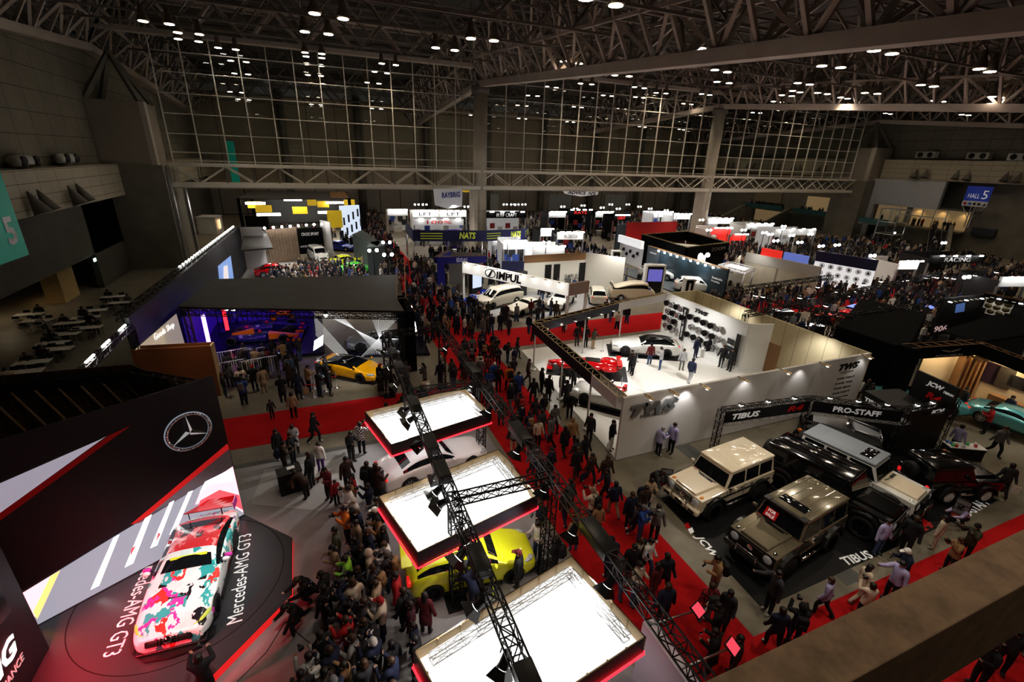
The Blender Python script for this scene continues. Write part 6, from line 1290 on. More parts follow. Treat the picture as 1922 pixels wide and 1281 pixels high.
for f in (.38,.52,.95): p = b0.lerp(b1,f); MB().box((p.x,p.y-.15,1.7), (.75,.05,2.4), TRIM).build('dark_banner', fs)
fit_text('IMPUL', b0.lerp(b1,.66)+Vector((0,-.15,-2.6)), b0.lerp(b1,.9)+Vector((0,-.15,-2.6)), GREY, fs, h=.6)
struct('floor_tuning_stand', MB().prism([(11.6,38.2),(20,35.6),(31,36.8),(32,46),(13,46)], .001, .02, mat('pale_grey_floor', (.36,.36,.36), .5)))
kk = thing('screen_pylon', 'dark pylon with a bright video screen left of the pearl minivan', 'screen pylon', (*at(893,556).xy,0), .4); MB().box((0,0,1.35), (1.5,.4,2.7), TRIM).build('pylon', kk); MB().box((0,-.21,1.7), (1.2,.02,1.5), mat('pale_screen')).build('screen', kk)
bx_ = thing('dark_kiosk', 'dark grey kiosk block just right of the pearl minivan', 'kiosk', (*at(968,556).xy,0), .3); MB().rbox((0,0,1.3), (2.2,1.0,2.6), .04, DARK).build('block', bx_)
bs_ = thing('blue_stand', 'royal blue shop frame with a timber-braced roof beside the packed aisle', 'stand', (0,0,0)); q = [at(*p,3.8) for p in ((820,482),(912,480),(905,472),(842,470))]; BLU = mat('royal_blue', (.03,.03,.33), .5)
hollow(q[0], q[1], 3.1, 3.8, .5, BLU, bs_); hollow(q[0], q[3], 3.1, 3.8, .5, BLU, bs_); slab(MB(), q[0], q[0].lerp(q[1],.15), 0, 3.1, .3, BLU).build('leg_panel', bs_); slab(MB(), q[3], q[2], 0, 3.6, .1, mat('grey_panel')).build('back_wall', bs_)
dq = (q[1]-q[0]).normalized(); fit_text('EDDAS', q[0].lerp(q[1],.38)+Vector((0,-.3,-.35)), q[0].lerp(q[1],.6)+Vector((0,-.3,-.35)), LETW, bs_, h=.4)
# navy banner ring
nb = thing('banner_ring', 'navy sign band with lime stripes around the central raised stand', 'sign band', (0,0,0)); NV = mat('navy_banner', (.022,.025,.11), .5); LIME = mat('lime_stripe', (.5,.58,.08), .5, emit=(.7,.8,.1), es=.12)
q = [at(*p,4.6) for p in ((762,418),(775,432),(905,433),(985,430),(992,425))]
for a, b in zip(q, q[1:]):
    slab(MB(), a, b, 3.2, 4.6, .12, NV).build('banner', nb); m_ = MB()
    for k in range(3): slab(m_, a.lerp(b,.1)+Vector((0,-.1,0)), a.lerp(b,.42)+Vector((0,-.1,0)), 3.5+.32*k, 3.6+.32*k, .03, LIME)
    m_.build('stripe', nb); fit_text('NATS', a.lerp(b,.66)+Vector((0,-.12,-.65)), a.lerp(b,.9)+Vector((0,-.12,-.65)), LIME, nb, h=.85, bold=.04, shear=.15)
for a in q: MB().tube((a.x,a.y,0),(a.x,a.y,3.2), .12, METAL, 8).build('post', nb)
# dark blue car stand
vs_ = thing('blue_black_stand', 'long blue-black wall with spotlights behind two white crossovers', 'stand', (0,0,0)); v0, v1 = at(1218,462,3.4), at(1368,507,3.4); vm = v0.lerp(v1,.18)
DB = mat('blue_black_panel', (.028,.05,.066), .35); slab(MB(), v0, vm, 0, 3.4, .25, mat('slate_panel', (.12,.15,.17), .5)).build('wall_panel', vs_); slab(MB(), vm, v1, 0, 3.4, .25, DB).build('wall_panel', vs_); slab(MB(), v0, v1, 3.4, 3.46, .4, WOODB).build('top_rail', vs_)
dv_ = (v1-v0).normalized(); nv = Vector((dv_.y,-dv_.x,0)); nv = nv if nv.dot(-v0) > 0 else -nv; fit_text('VOLVO', v0.lerp(v1,.04)+nv*.16-UPV*.7, v0.lerp(v1,.14)+nv*.16-UPV*.7, LETW, vs_, h=.2); fit_text('Sustainable', v0.lerp(v1,.86)+nv*.16-UPV*1.2, v0.lerp(v1,.97)+nv*.16-UPV*1.2, LETW, vs_, h=.25); fit_text('Mobility', v0.lerp(v1,.86)+nv*.16-UPV*1.6, v0.lerp(v1,.95)+nv*.16-UPV*1.6, LETW, vs_, h=.25)
for i in range(9): p = v0.lerp(v1,.2+.085*i)+nv*.5; MB().ball((p.x,p.y,3.3), .13, LAMP, 8).tube((p.x,p.y,3.35),tuple(p-nv*.4), .02, TRIM, 5).build('spot_lamp', vs_)
MB().prism([(36.2,36),(40.5,36),(40.8,51),(35.5,51)], .005, .12, mat('slate_floor', (.10,.12,.13), .4)).build('platform', vs_)
def pylon(px, py, w_, h_, col, lab, rz, scr=None):
    p = at(px, py); k = thing('info_pylon', lab, 'pylon', (p.x,p.y,0), rz); MB().rbox((0,0,h_/2), (w_,.8,h_), .03, WHITE).build('frame', k); MB().box((0,-.41,h_/2), (w_*.8,.03,h_*.9), TRIM).build('front_panel', k); MB().box((w_/2+.01,0,h_/2), (.03,.74,h_*.95), col).build('side_panel', k)
    if scr: MB().box((0,-.44,h_*.66), (w_*.7,.02,h_*.4), scr).build('screen', k)
    else: MB().box((0,-.44,h_*.5), (w_*.2,.02,h_*.6), WHITE).build('stripe', k)
ORG = mat('orange_panel', (.65,.28,.03), .5); pylon(1152,514,1.1,3.0,ORG,'white-edged pylon with an amber side by the blue-floored stand',-.3); pylon(1287,562,1.0,2.3,ORG,'white-edged pylon with an orange side before the right crossover',-.3); pylon(1222,552,2.2,3.3,GREY,'big white-edged screen pylon beside the left crossover',-.35, mat('violet_screen', (0,0,0), .3, emit=(.2,.18,.6), es=.7))
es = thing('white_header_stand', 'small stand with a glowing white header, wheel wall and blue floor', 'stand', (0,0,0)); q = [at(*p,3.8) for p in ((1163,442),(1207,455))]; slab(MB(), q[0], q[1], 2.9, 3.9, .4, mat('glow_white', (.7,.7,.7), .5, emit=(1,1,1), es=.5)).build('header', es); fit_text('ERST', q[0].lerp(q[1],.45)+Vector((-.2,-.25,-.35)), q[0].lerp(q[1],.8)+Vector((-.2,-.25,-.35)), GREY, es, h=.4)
slab(MB(), q[0]+Vector((1,1,0)), q[1]+Vector((1,1,0)), 0, 2.9, .1, WHITE).build('back_wall', es); MB().prism([(30,49),(38,51),(37,58),(29,58)], .004, .05, mat('blue_floor', (.05,.05,.5), .4)).build('floor_panel', es)
for i in range(5): p = q[0].lerp(q[1],.2+.15*i); o = link('display_wheel', wr_, loc=(p.x+.8,p.y+.85,1.9-.5*(i%2)), rz=.3); tag(o, 'black wheel on the white wall of the blue-floored stand', 'wheel', 'wheels on the blue-floored stand wall')
rw_ = thing('red_partition', 'long red partition wall in the middle distance', 'partition', (0,0,0)); q = [at(*p,4.2) for p in ((1176,418),(1271,416))]; slab(MB(), q[0], q[1], 0, 4.2, .2, mat('red_partition', (.42,.012,.012), .5)).build('panel', rw_); slab(MB(), q[0]+Vector((-2.5,-1,0)), q[0], 0, 4.0, .2, DB).build('side_panel', rw_)
bk = thing('open_topped_stand', 'black open-topped square stand with timber interior around the right concrete pillar', 'stand', (0,0,0)); q = [at(*p,4.2) for p in ((1208,440),(1290,464),(1366,455),(1290,434))]
BF = mat('black_fascia', ())
for i in range(4): hollow(q[i], q[(i+1)%4], 2.9, 4.2, .5, BF, bk, inner=WOODP)
for i in range(4): a, b = q[i], q[(i+1)%4]; slab(MB(), a.lerp(b,.03), b.lerp(a,.03), 0.0, 2.9, .1, WOODB if i > 1 else BF).build('wall', bk)
MB().prism([(p.x,p.y) for p in [q[1].lerp(q[0],.25),q[1],q[1].lerp(q[2],.3),q[1].lerp(q[2],.3).lerp(q[1].lerp(q[0],.25),.4)]], 4.2, 4.25, WHITE).build('roof_panel', bk); fit_text('ZOOM', q[1].lerp(q[2],.55)+Vector((0,-.35,-.6)), q[1].lerp(q[2],.9)+Vector((0,-.35,-.6)), mat('dim_letter', ()), bk, h=.4)
hp = thing('floodlight_mast', 'white mast with two blazing lamps before the black open-topped stand', 'floodlight', (*at(1306,545).xy,0)); MB().box((0,0,2.0), (.6,.6,4.0), WHITE).build('mast', hp)
for s_ in (-1,1): MB().ball((s_*.5,-.3,4.1), .24, glow('blazing_lamp', (1,1,1), 40), 10).build('lamp', hp)
gw = thing('cream_partition', 'long cream panelled partition with dark posters beyond the white stand', 'partition', (0,0,0)); q = [at(*p,3.6) for p in ((1402,474),(1542,502))]; slab(MB(), q[0], q[1], 0, 3.6, .15, grid_mat('cream_partition_board', (.5,.46,.38), (.25,.22,.17), 1.0, 9, .03, 'xz', .6)).build('panel', gw); slab(MB(), q[0], q[1], 2.5, 3.62, .2, mat('plastic_sheet', (.45,.43,.4), .3)).build('sheet', gw); slab(MB(), q[0]+Vector((-5.5,-3.5,0)), q[0]+Vector((-1.5,-.5,0)), 0, 3.4, .15, mat('cream_partition_board')).build('panel', gw)
for f in (.12,.25,.4,.55,.68): p = q[0].lerp(q[1],f); slab(MB(), p+Vector((0,-.15,0)), p+(q[1]-q[0]).normalized()*1.3+Vector((0,-.15,0)), 1.2, 2.0, .04, DARK).build('poster', gw)
lk = thing('lit_kiosk', 'open white kiosk with a glowing truss roof beside the blue-black wall', 'kiosk', (0,0,0)); q = [at(*p,3.2) for p in ((1350,500),(1398,513),(1415,505),(1372,494))]
MB().prism([(p.x,p.y) for p in q], 3.1, 3.16, mat('glow_white', ())).build('roof_light', lk)
for i in range(4): t_ = MB(); truss(t_, q[i], q[(i+1)%4], .3, RAILW, r=.03); t_.build('roof_truss', lk); MB().tube((q[i].x,q[i].y,0),(q[i].x,q[i].y,3.1), .08, METAL, 8).build('post', lk)
slab(MB(), q[0], q[1], 0, 2.8, .08, mat('cream_partition_board')).build('wall', lk)
for i in range(6): p = q[0].lerp(q[1],.12+.15*i); MB().box((p.x-.1,p.y-.1,1.0+.8*(i%2)), (.6,.05,.6), DARK).build('poster', lk)
ww = thing('lit_wheel_stand', 'bright white wall of wheels under a black header in the right middle distance', 'stand', (0,0,0)); q = [at(*p,4.2) for p in ((1535,474),(1648,492))]; slab(MB(), q[0], q[1], .3, 3.2, .2, mat('glow_white', ())).build('wheel_wall', ww); slab(MB(), q[0], q[1], 3.2, 4.4, .3, mat('night_blue', (.02,.02,.06), .5)).build('header', ww); fit_text('XTREME-J', q[0].lerp(q[1],.4)+Vector((0,-.3,-.4)), q[0].lerp(q[1],.7)+Vector((0,-.3,-.4)), LETW, ww, h=.6)
dq = (q[1]-q[0]).normalized(); aq = math.atan2(dq.y,dq.x)
for r_ in range(3):
    for c in range(6): p = q[0].lerp(q[1],.08+.155*c); o = link('display_wheel', (wr2, wr_)[(r_+c)%2], loc=(p.x+.1,p.y-.35,2.8-.85*r_), rz=aq); o.scale = (1.3,1.3,1.3); tag(o, ('silver','dark')[(r_+c)%2]+' wheel shelved on the bright white wheel wall', 'wheel', ('silver','dark')[(r_+c)%2]+' wheels on the bright wall')
rb = thing('red_header_stand', 'stand front with a red and blue lit header above the cream partition', 'stand', (0,0,0)); q = [at(*p,4.6) for p in ((1432,462),(1520,478))]; slab(MB(), q[0], q[0].lerp(q[1],.45), 3.0, 4.4, .2, mat('lit_red', (.4,.01,.01), .5, emit=(1,.05,.03), es=.5)).build('header', rb); slab(MB(), q[0].lerp(q[1],.5), q[1], 3.0, 4.4, .2, mat('lit_blue', (.02,.03,.2), .5, emit=(.3,.4,1), es=.35)).build('header', rb); slab(MB(), q[0], q[1], 0, 3, .1, DARK).build('back_wall', rb)
# dark stands on the right
rd = thing('black_lamp_stand', 'black-walled stand with eight oval frames and rows of small lamps on the right', 'stand', (0,0,0)); q = [at(*p,4.2) for p in ((1772,560),(1850,552),(1960,575))]
slab(MB(), q[0], q[1], 0, 4.2, .2, SGN).build('wall', rd); slab(MB(), q[1], q[2], 0, 4.2, .2, SGN).build('wall', rd); hollow(q[1], q[2], 3.9, 4.3, .5, BF, rd, inner=WOODB)
for i in range(16): p = q[0].lerp(q[1], i/8) if i < 8 else q[1].lerp(q[2], (i-8)/8); MB().lathe([(.1,0),(.14,-.04)], LAMP if i % 3 == 0 else WHITE, 10, Matrix.Translation((p.x-.3,p.y-.6,4.1))).build('lamp', rd)
OV = mat('gold_photo', (.10,.08,.035), .4)
for i, (px, py) in enumerate(((1859,565),(1875,569),(1893,573),(1855,574),(1871,578),(1888,582),(1859,585),(1875,589))):
    d = (q[2]-q[1]).normalized(); nv = Vector((d.y,-d.x,0)); nv = nv if nv.dot(-q[1]) > 0 else -nv; p = on_plane(px, py, q[1]+nv*.14, nv); m_ = MB().box((0,0,0), (.62,.5,.03), WHITE).lathe([(.19,.018),(.19,.03)], OV, 18, Matrix.Diagonal((1.3,1,1,1))); o = m_.build('oval_frame', rd); o.matrix_local = basis(p, d, UPV)
d = (q[1]-q[0]).normalized(); nv = Vector((d.y,-d.x,0)); nv = nv if nv.dot(-q[0]) > 0 else -nv; zq = q[0].z; fit_text('906', (*(q[0]+nv*.15).xy,1.6), (*(q[0]+d*1.6+nv*.15).xy,1.6), mat('pink_letter', (.7,.5,.5), .5, emit=(1,.7,.7), es=.3), rd, h=.5)
MB().poly([on_plane(x,y,q[0]+nv*.14,nv) for x, y in ((1795,572),(1812,568),(1810,585),(1792,588))], mat('blue_photo', (.04,.08,.2), .4, emit=(.2,.35,.8), es=.25)).build('photo_panel', rd)
for px, py, c, lab in ((1745,577,'blue','small blue-lit display table in the dark right-hand stands'),(1545,590,'red','low red-lit display in the dark right-hand stands'),(1606,615,'amber','amber-lit display counter behind the cream back wall'),(1470,583,'white','round white counter behind the cream back wall'),(1525,610,'white','white-lit counter with goods behind the cream back wall'),(1665,600,'blue','blue-lit picture table before the black stand block'),(1660,630,'blue','blue-lit screen low on the black stand block'),(1850,598,'white','white counter before the oval frames'),(1605,575,'blue','violet-lit car bay in the dark right-hand stands')):
    p = at(px, py, .9); MB().rbox((0,0,.45), (1.8,.9,.9), .05, TRIM).box((0,0,.915), (1.7,.8,.02), mat('counter_'+c, (.1,.1,.1), .4, emit={'blue':(.2,.3,1),'red':(1,.1,.08),'amber':(1,.5,.1),'white':(1,1,1)}[c], es=.9)).build('counter', loc=(p.x,p.y,0), rz=random.uniform(-.4,.4), label=lab, cat='counter')
make_car(dict(), PRED, 'red car under small lamps in the dark right-hand stands', at(1590,608), .3)
# small lamps over the dark right-hand stands
for i, (px, py) in enumerate(((1418,556),(1432,558),(1535,540),(1572,549),(1597,557),(1501,560),(1518,566),(1607,548),(1620,535),(1653,529),(1692,528),(1704,527),(1740,523),(1758,522),(1790,524),(1700,586),(1722,590),(1776,522),(1682,582),(1650,582),(1550,575),(1640,590),(1830,518),(1870,512))):
    p = at(px, py, 3.4); MB().lathe([(.1,.25),(.17,.03)], TRIM, 10).lathe([(.16,.025),(.16,.0)], LAMP, 10).tube((0,0,.25),(0,0,.6), .02, TRIM, 5).build('stand_lamp', loc=p, label='small bright lamp on the black trusses of the right-hand stands', cat='lamp', group='lamps over the right-hand stands')
for i, (a, b) in enumerate((((1380,545),(1560,520)),((1400,590),(1640,548)),((1550,560),(1760,515)),((1560,600),(1720,575)),((1440,560),(1600,600)))):
    t_ = MB(); pa, pb = at(*a,3.6), at(*b,3.6); truss(t_, pa, pb, .35, TRUSSB, r=.035, bay=.8)
    for p in (pa,pb): truss(t_, (p.x,p.y,0), p, .3, TRUSSB, r=.03, bay=.8)
    t_.build('lighting_lattice', label='black lattice frame over the right-hand stands, '+('nearest the cream partition','long one along the cream back wall','farthest toward the escalator','beside the black stand block','slanting across the red carpet')[i], cat='lighting lattice')
# ================= far stalls
STALLN = 0
def stall(px0, px1, py, h, wall_m, head_m, txt, lab, tm=None, depth=4., lights=4):
    a, b = at(px0, py, h), at(px1, py, h); k = thing('exhibition_stall', lab, 'stall', (0,0,0)); d = (b-a).normalized(); n_ = Vector((-d.y,d.x,0)); n_ = n_ if n_.y > 0 else -n_
    slab(MB(), a+n_*depth, b+n_*depth, 0, h-.2, .12, wall_m).build('back_wall', k); slab(MB(), a, a+n_*depth, 0, h-.4, .12, wall_m).build('side_wall', k); slab(MB(), a, b, h-1.0, h, .25, head_m).build('header', k)
    MB().bb((a.x-.1,a.y-.1,0),(a.x+.1,a.y+.1,h-1), METAL).build('post', k); MB().bb((b.x-.1,b.y-.1,0),(b.x+.1,b.y+.1,h-1), METAL).build('post', k)
    if txt: fit_text(txt, a.lerp(b,.25)+Vector((0,-.2,-.5)), a.lerp(b,.75)+Vector((0,-.2,-.5)), tm or LETW, k, h=.55)
    for i in range(lights): p = a.lerp(b,(i+.5)/lights); MB().box((p.x,p.y-.5,h+.05), (.7,.16,.14), LAMP).build('lamp', k)
    m_ = MB()
    for i in range(5): p = a.lerp(b,.1+.2*i)+n_*(depth-.3); m_.box((p.x,p.y,1.6+.6*(i%2)), (.9,.06,.9), random.choice([DARK, mat('poster_red', (.4,.05,.05), .5), mat('poster_blue', (.05,.1,.4), .5), WHITE]))
    m_.build('poster_row', k); p = a.lerp(b,.5)+n_*1.2; MB().rbox((p.x,p.y,.5), (min(3,(b-a).length*.4),.7,1.0), .03, WHITE).build('counter', k)
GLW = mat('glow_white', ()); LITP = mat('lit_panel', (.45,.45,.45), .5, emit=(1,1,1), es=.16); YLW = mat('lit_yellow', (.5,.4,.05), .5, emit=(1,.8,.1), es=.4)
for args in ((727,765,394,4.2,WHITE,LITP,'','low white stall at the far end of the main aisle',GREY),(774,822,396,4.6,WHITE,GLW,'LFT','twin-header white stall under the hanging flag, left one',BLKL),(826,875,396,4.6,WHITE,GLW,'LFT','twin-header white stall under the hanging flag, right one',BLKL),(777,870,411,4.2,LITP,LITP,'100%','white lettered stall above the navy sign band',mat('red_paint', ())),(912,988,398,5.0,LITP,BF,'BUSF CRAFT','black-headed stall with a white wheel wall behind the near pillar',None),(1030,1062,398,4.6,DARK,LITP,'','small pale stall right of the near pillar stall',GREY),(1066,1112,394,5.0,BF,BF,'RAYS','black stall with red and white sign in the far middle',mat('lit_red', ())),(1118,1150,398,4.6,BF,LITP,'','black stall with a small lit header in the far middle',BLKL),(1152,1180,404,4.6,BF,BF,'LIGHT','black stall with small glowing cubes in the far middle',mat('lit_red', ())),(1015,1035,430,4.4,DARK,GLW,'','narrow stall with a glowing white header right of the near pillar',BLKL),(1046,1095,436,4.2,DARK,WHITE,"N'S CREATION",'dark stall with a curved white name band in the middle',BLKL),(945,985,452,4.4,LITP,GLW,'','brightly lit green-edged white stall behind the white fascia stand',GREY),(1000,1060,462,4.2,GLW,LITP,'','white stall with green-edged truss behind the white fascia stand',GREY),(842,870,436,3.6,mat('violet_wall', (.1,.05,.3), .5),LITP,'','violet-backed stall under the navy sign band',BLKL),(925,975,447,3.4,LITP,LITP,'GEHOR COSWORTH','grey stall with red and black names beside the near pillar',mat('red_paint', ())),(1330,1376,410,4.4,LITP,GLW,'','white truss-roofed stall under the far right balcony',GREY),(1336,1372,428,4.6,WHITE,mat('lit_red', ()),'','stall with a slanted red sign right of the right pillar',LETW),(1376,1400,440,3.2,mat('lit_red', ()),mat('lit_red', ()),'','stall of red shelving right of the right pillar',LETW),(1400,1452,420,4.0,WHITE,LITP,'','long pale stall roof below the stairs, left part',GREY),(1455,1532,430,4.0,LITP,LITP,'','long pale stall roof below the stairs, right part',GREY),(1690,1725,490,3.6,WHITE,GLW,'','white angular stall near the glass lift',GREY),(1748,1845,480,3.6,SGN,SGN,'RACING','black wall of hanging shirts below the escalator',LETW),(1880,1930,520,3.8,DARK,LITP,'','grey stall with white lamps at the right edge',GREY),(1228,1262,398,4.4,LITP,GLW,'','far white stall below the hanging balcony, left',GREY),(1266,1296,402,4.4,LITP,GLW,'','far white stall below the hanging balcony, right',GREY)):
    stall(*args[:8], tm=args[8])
for i in range(7): 
    p = at(1768+10*i, 495, 2.2); MB().hexa([(-.3,0,0),(.3,0,0),(.3,.06,0),(-.3,.06,0)], [(-.34,0,.8),(.34,0,.8),(.34,.06,.8),(-.34,.06,.8)], WHITE if i % 3 else DARK).box((0,.03,.65), (1.0,.06,.25), WHITE if i % 3 else DARK).build('hanging_shirt', loc=p, label=('white' if i % 3 else 'black')+' shirt hung on the black wall below the escalator', cat='shirt', group=('white' if i % 3 else 'black')+' shirts on the wall')
# lamps on masts all over the far stands
MAST = thing('floodlight_mast', 'x', 'floodlight', (0,0,-60)); MB().tube((0,0,0),(0,0,4.6), .05, TRIM, 6).build('mast', MAST); MB().ball((-.35,-.1,4.7), .17, glow('far_lamp', (1,1,1), 30), 8).build('lamp', MAST); MB().ball((.35,-.1,4.7), .17, glow('far_lamp', ()), 8).build('lamp', MAST)
mp_ = ((782,384),(797,384),(948,384),(962,384),(970,384),(983,384),(1056,388),(1094,386),(1130,390),(1146,384),(1178,384),(1236,399),(1270,402),(1220,392),(1316,413),(1410,425),(1445,440),(1434,437),(1485,442),(1540,462),(1570,460),(1636,480),(1770,456),(1812,520),(875,388),(1025,455),(953,455),(1330,432),(1455,452),(1500,455),(700,470),(728,478),(725,455),(1250,395),(1080,392),(1200,388),(1160,392),(1368,428),(1395,432),(1470,425),(1520,440))
for i, (px, py) in enumerate(mp_):
    p = at(px, py, 4.7)
    if p.y > 118: p = at(px, py+10, 4.7)
    o = MAST if i == 0 else dup(MAST); o.location = (p.x,p.y,0); tag(o, 'slim mast with twin white lamps among the far stands %s' % ('left of the near pillar' if px < 900 else 'between the two pillars' if px < 1300 else 'right of the far pillar'), 'floodlight', 'lamp masts '+('left' if px < 900 else 'middle' if px < 1300 else 'right'))
# hanging flags and signs
def hang(pts, m, lab, txt, tm, y, tp, nm='hanging_banner'):
    P = [aty(*p, y) for p in pts]; k = thing(nm, lab, 'banner', (0,0,0)); MB().poly(P, m).build('cloth', k); a, b = aty(*tp[0], y-.05), aty(*tp[1], y-.05); fit_text(txt, a, b, tm, k, h=tp[2], bold=.03, shear=.15)
    for p in (P[0],P[1]): MB().tube(p, (p.x,p.y,zc(p.y)+2.4), .015, TRIM, 4).build('wire', k)
hang(((813,355),(868,355),(867,388),(840,392),(816,385)), mat('white_flag', (.62,.62,.64), .7, emit=(1,1,1), es=.06), 'white hanging flag with dark blue lettering left of the near pillar', 'RAYBRIG', mat('blue_letter', (.03,.04,.3), .6), 66., ((829,367),(864,365),.75))
hang(((1055,356),(1123,360),(1122,366),(1090,369),(1060,364)), mat('white_flag', ()), 'white hanging oval banner between the pillars', "ADVICS  N'S", BLKL, 90., ((1066,361),(1118,364),.7))
p = aty(875,355,72); MB().ball((0,0,0), (1.0,.5,.5), mat('yellow_sign', ()), 12).tube((0,0,.4),(0,0,12), .015, TRIM, 4).build('balloon', loc=p, label='yellow balloon beside the hanging white flag', cat='balloon')
gs = thing('hall_sign', 'tall green hall number sign hanging at the left edge', 'sign', (0,0,0)); XS = -18.4; q = [atx(*k, XS) for k in ((-60,318),(0,320),(52,476),(-60,515))]; yb, yf = q[2].y, q[2].y-3.6; MB().bb((XS-.06,yf,6.35),(XS+.06,yb,11.7), mat('teal_green', (.0,.22,.15), .5, emit=(0,.6,.4), es=.06)).build('sign_panel', gs); fit_text('5', (XS+.08,yb-1.75,8.1), (XS+.08,yb-.65,8.1), mat('pale_letter', (.6,.6,.62), .5), gs, h=1.75, bold=.03)
g2_ = MB(); p0, p1 = aty(432,265,95), aty(442,345,95); g2_.box(((p0.x+p1.x)/2,95,(p0.z+p1.z)/2), (1.2,.1,p0.z-p1.z), mat('teal_green', ())); g2_.build('hall_sign', label='narrow green hall sign far behind the glazed screen on the left', cat='sign')
hs = thing('hall_sign', 'blue HALL 5 sign with a white pictogram strip on the right wall', 'sign', (0,0,0)); XH = 106.5; Y = lambda k: atx(*k, XH); c = [Y(k) for k in ((1818,349),(1864,350),(1855,388),(1805,386))]; ya, yb = (c[0].y+c[3].y)/2, (c[1].y+c[2].y)/2; zt, zb_ = c[0].z, c[3].z
MB().bb((XH-.1,ya,zb_+.9),(XH,yb,zt), mat('sign_blue', (.012,.03,.28), .5, emit=(.1,.2,1), es=.05)).build('sign_panel', hs); MB().bb((XH-.1,ya,zb_),(XH,yb,zb_+.9), mat('sign_white', (.55,.55,.55), .5)).build('pictogram_strip', hs)
dy = yb-ya; fit_text('HALL', (XH-.12,ya+dy*.14,zb_+1.75), (XH-.12,ya+dy*.6,zb_+1.75), LETW, hs, h=.75); fit_text('5', (XH-.12,ya+dy*.68,zb_+2.0), (XH-.12,ya+dy*.9,zb_+2.0), LETW, hs, h=1.4)
m_ = MB()
for i, k in enumerate((.12,.32,.5,.68)): m_.lathe([(.22,0),(.22,.02)], (mat('red_paint', ()), mat('sign_blue', ()), BLKL, BLKL)[i], 12, Matrix.Translation((XH-.12,ya+dy*k,zb_+.45)) @ Matrix.Rotation(-PI/2,4,'Y'))
m_.add([(XH-.12,ya+dy*.8,zb_+.2),(XH-.12,ya+dy*.94,zb_+.2),(XH-.12,ya+dy*.94,zb_+.7)], [(0,1,2)], BLKL); m_.build('pictogram', hs)
for k in (.42,.58): MB().tube((XH-.05,ya+dy*k,zb_),(XH-.05,ya+dy*k,zb_-3.6), .09, METAL, 6).build('post', hs)
MB().tube((XH-.05,ya+dy*.05,zb_),(XH-.05,ya+dy*.45,zb_-2.2), .06, METAL, 6).tube((XH-.05,ya+dy*.95,zb_),(XH-.05,ya+dy*.55,zb_-2.2), .06, METAL, 6).build('strut', hs); MB().tube((XH,ya+dy*.5,zb_-1),(109.6,ya+dy*.5,zb_-1), .1, METAL, 6).build('bracket', hs)
# cone speakers on the panel bands
def cone(x, y, z, s, lab, grp): MB().lathe([(.62,-.75),(.55,-.7),(.28,.2),(.05,.85)], mat('cone_grey', (.13,.12,.10), .6), 12).build('cone_speaker', loc=(x,y,z), label=lab, cat='speaker', group=grp).rotation_euler = (0,-s*.35,0)
for px, py in ((67,381),(85,377),(140,367),(155,363)): p = atx(px, py, -18.9); cone(p.x, p.y, p.z, 1, 'grey cone-shaped speaker on the cream panel band of the left wall', 'cone speakers on the left wall')
for px, py in ((1718,326),(1737,326),(1796,328),(1817,330),(1888,332),(1912,334),(1300,305),(1312,306),(1405,310),(1416,311),(1365,308),(1375,309),(1452,312),(1463,312),(1490,314),(1500,315),(1537,318),(1548,318)): p = atx(px, py, 107.2); (cone(p.x, p.y, p.z, -1, 'grey cone-shaped speaker on the cream panel band of the right wall', 'cone speakers on the right wall') if p.y < 118 else None)
for px, py in ((1740,291),(1838,293),(1918,295)): p = atx(px, py, 109.2); m_ = MB().box((0,0,0), (1.2,3.2,1.1), mat('duct_grey', (.45,.44,.4), .5)); [m_.tube((-.62,k,0),(-.7,k,0), .45, TRIM, 14) for k in (-.8,.8)]; m_.build('air_vent', loc=p, label='air nozzle box with two round outlets above the right panel band', cat='air vent', group='air nozzles on the right wall')
for px, py in ((45,302),(125,297)): p = atx(px, py, -20.2); m_ = MB().tube((0,-1.6,0),(0,1.6,0), .42, mat('duct_grey', ()), 12); m_.tube((.3,-1.0,0),(.5,-1.0,0), .36, TRIM, 12).tube((.3,.9,0),(.5,.9,0), .36, TRIM, 12); m_.build('air_vent', loc=p, label='long air duct nozzle above the left panel band', cat='air vent', group='air nozzles on the left wall')
# escalator, stair wedge, lift and balcony on the right
esx = thing('escalator', 'escalator descending from the lit foyer with glass sides and metal rails', 'escalator', (0,0,0)); e0, e1 = Vector((107,52.5,3.6)), Vector((95.5,46.0,0.1)); dv = (e1-e0); sd = Vector((dv.y,-dv.x,0)).normalized()
m_ = MB()
for i in range(24): p = e0.lerp(e1,(i+.5)/24); m_.box((p.x,p.y,p.z), (.5,1.4,.2), DARK, rz=math.atan2(dv.y,dv.x))
m_.build('steps', esx)
for s_ in (-.85,.85): MB().tube(e0+sd*s_+UPV*1.0, e1+sd*s_+UPV*1.0, .07, METAL, 6).build('handrail', esx); MB().hexa([e0+sd*s_,e1+sd*s_,e1+sd*(s_+.03),e0+sd*(s_+.03)], [p+UPV*.95 for p in (e0+sd*s_,e1+sd*s_,e1+sd*(s_+.03),e0+sd*(s_+.03))], GLASS).build('side_glass', esx)
wdg = MB(); w0, w1 = e0-sd*1.6, e1-sd*1.6; wdg.hexa([(w0.x+.5,w0.y,0),(w1.x,w1.y,0),(w1.x-sd.x*.6,w1.y-sd.y*.6,0),(w0.x+.5-sd.x*.6,w0.y-sd.y*.6,0)], [(w0.x+.5,w0.y,4.6),(w1.x,w1.y,.5),(w1.x-sd.x*.6,w1.y-sd.y*.6,.5),(w0.x+.5-sd.x*.6,w0.y-sd.y*.6,4.6)], mat('plain_concrete', ())); wdg.build('wall_stair_side', kind='structure')
lift = thing('glass_lift', 'glass lift shaft with white frame beside the escalator', 'lift', (102.5,57.5,0)); m_ = MB()
for x in (-1.6,1.6):
    for y in (-1.6,1.6): m_.tube((x,y,0),(x,y,6.8), .1, METAL, 6)
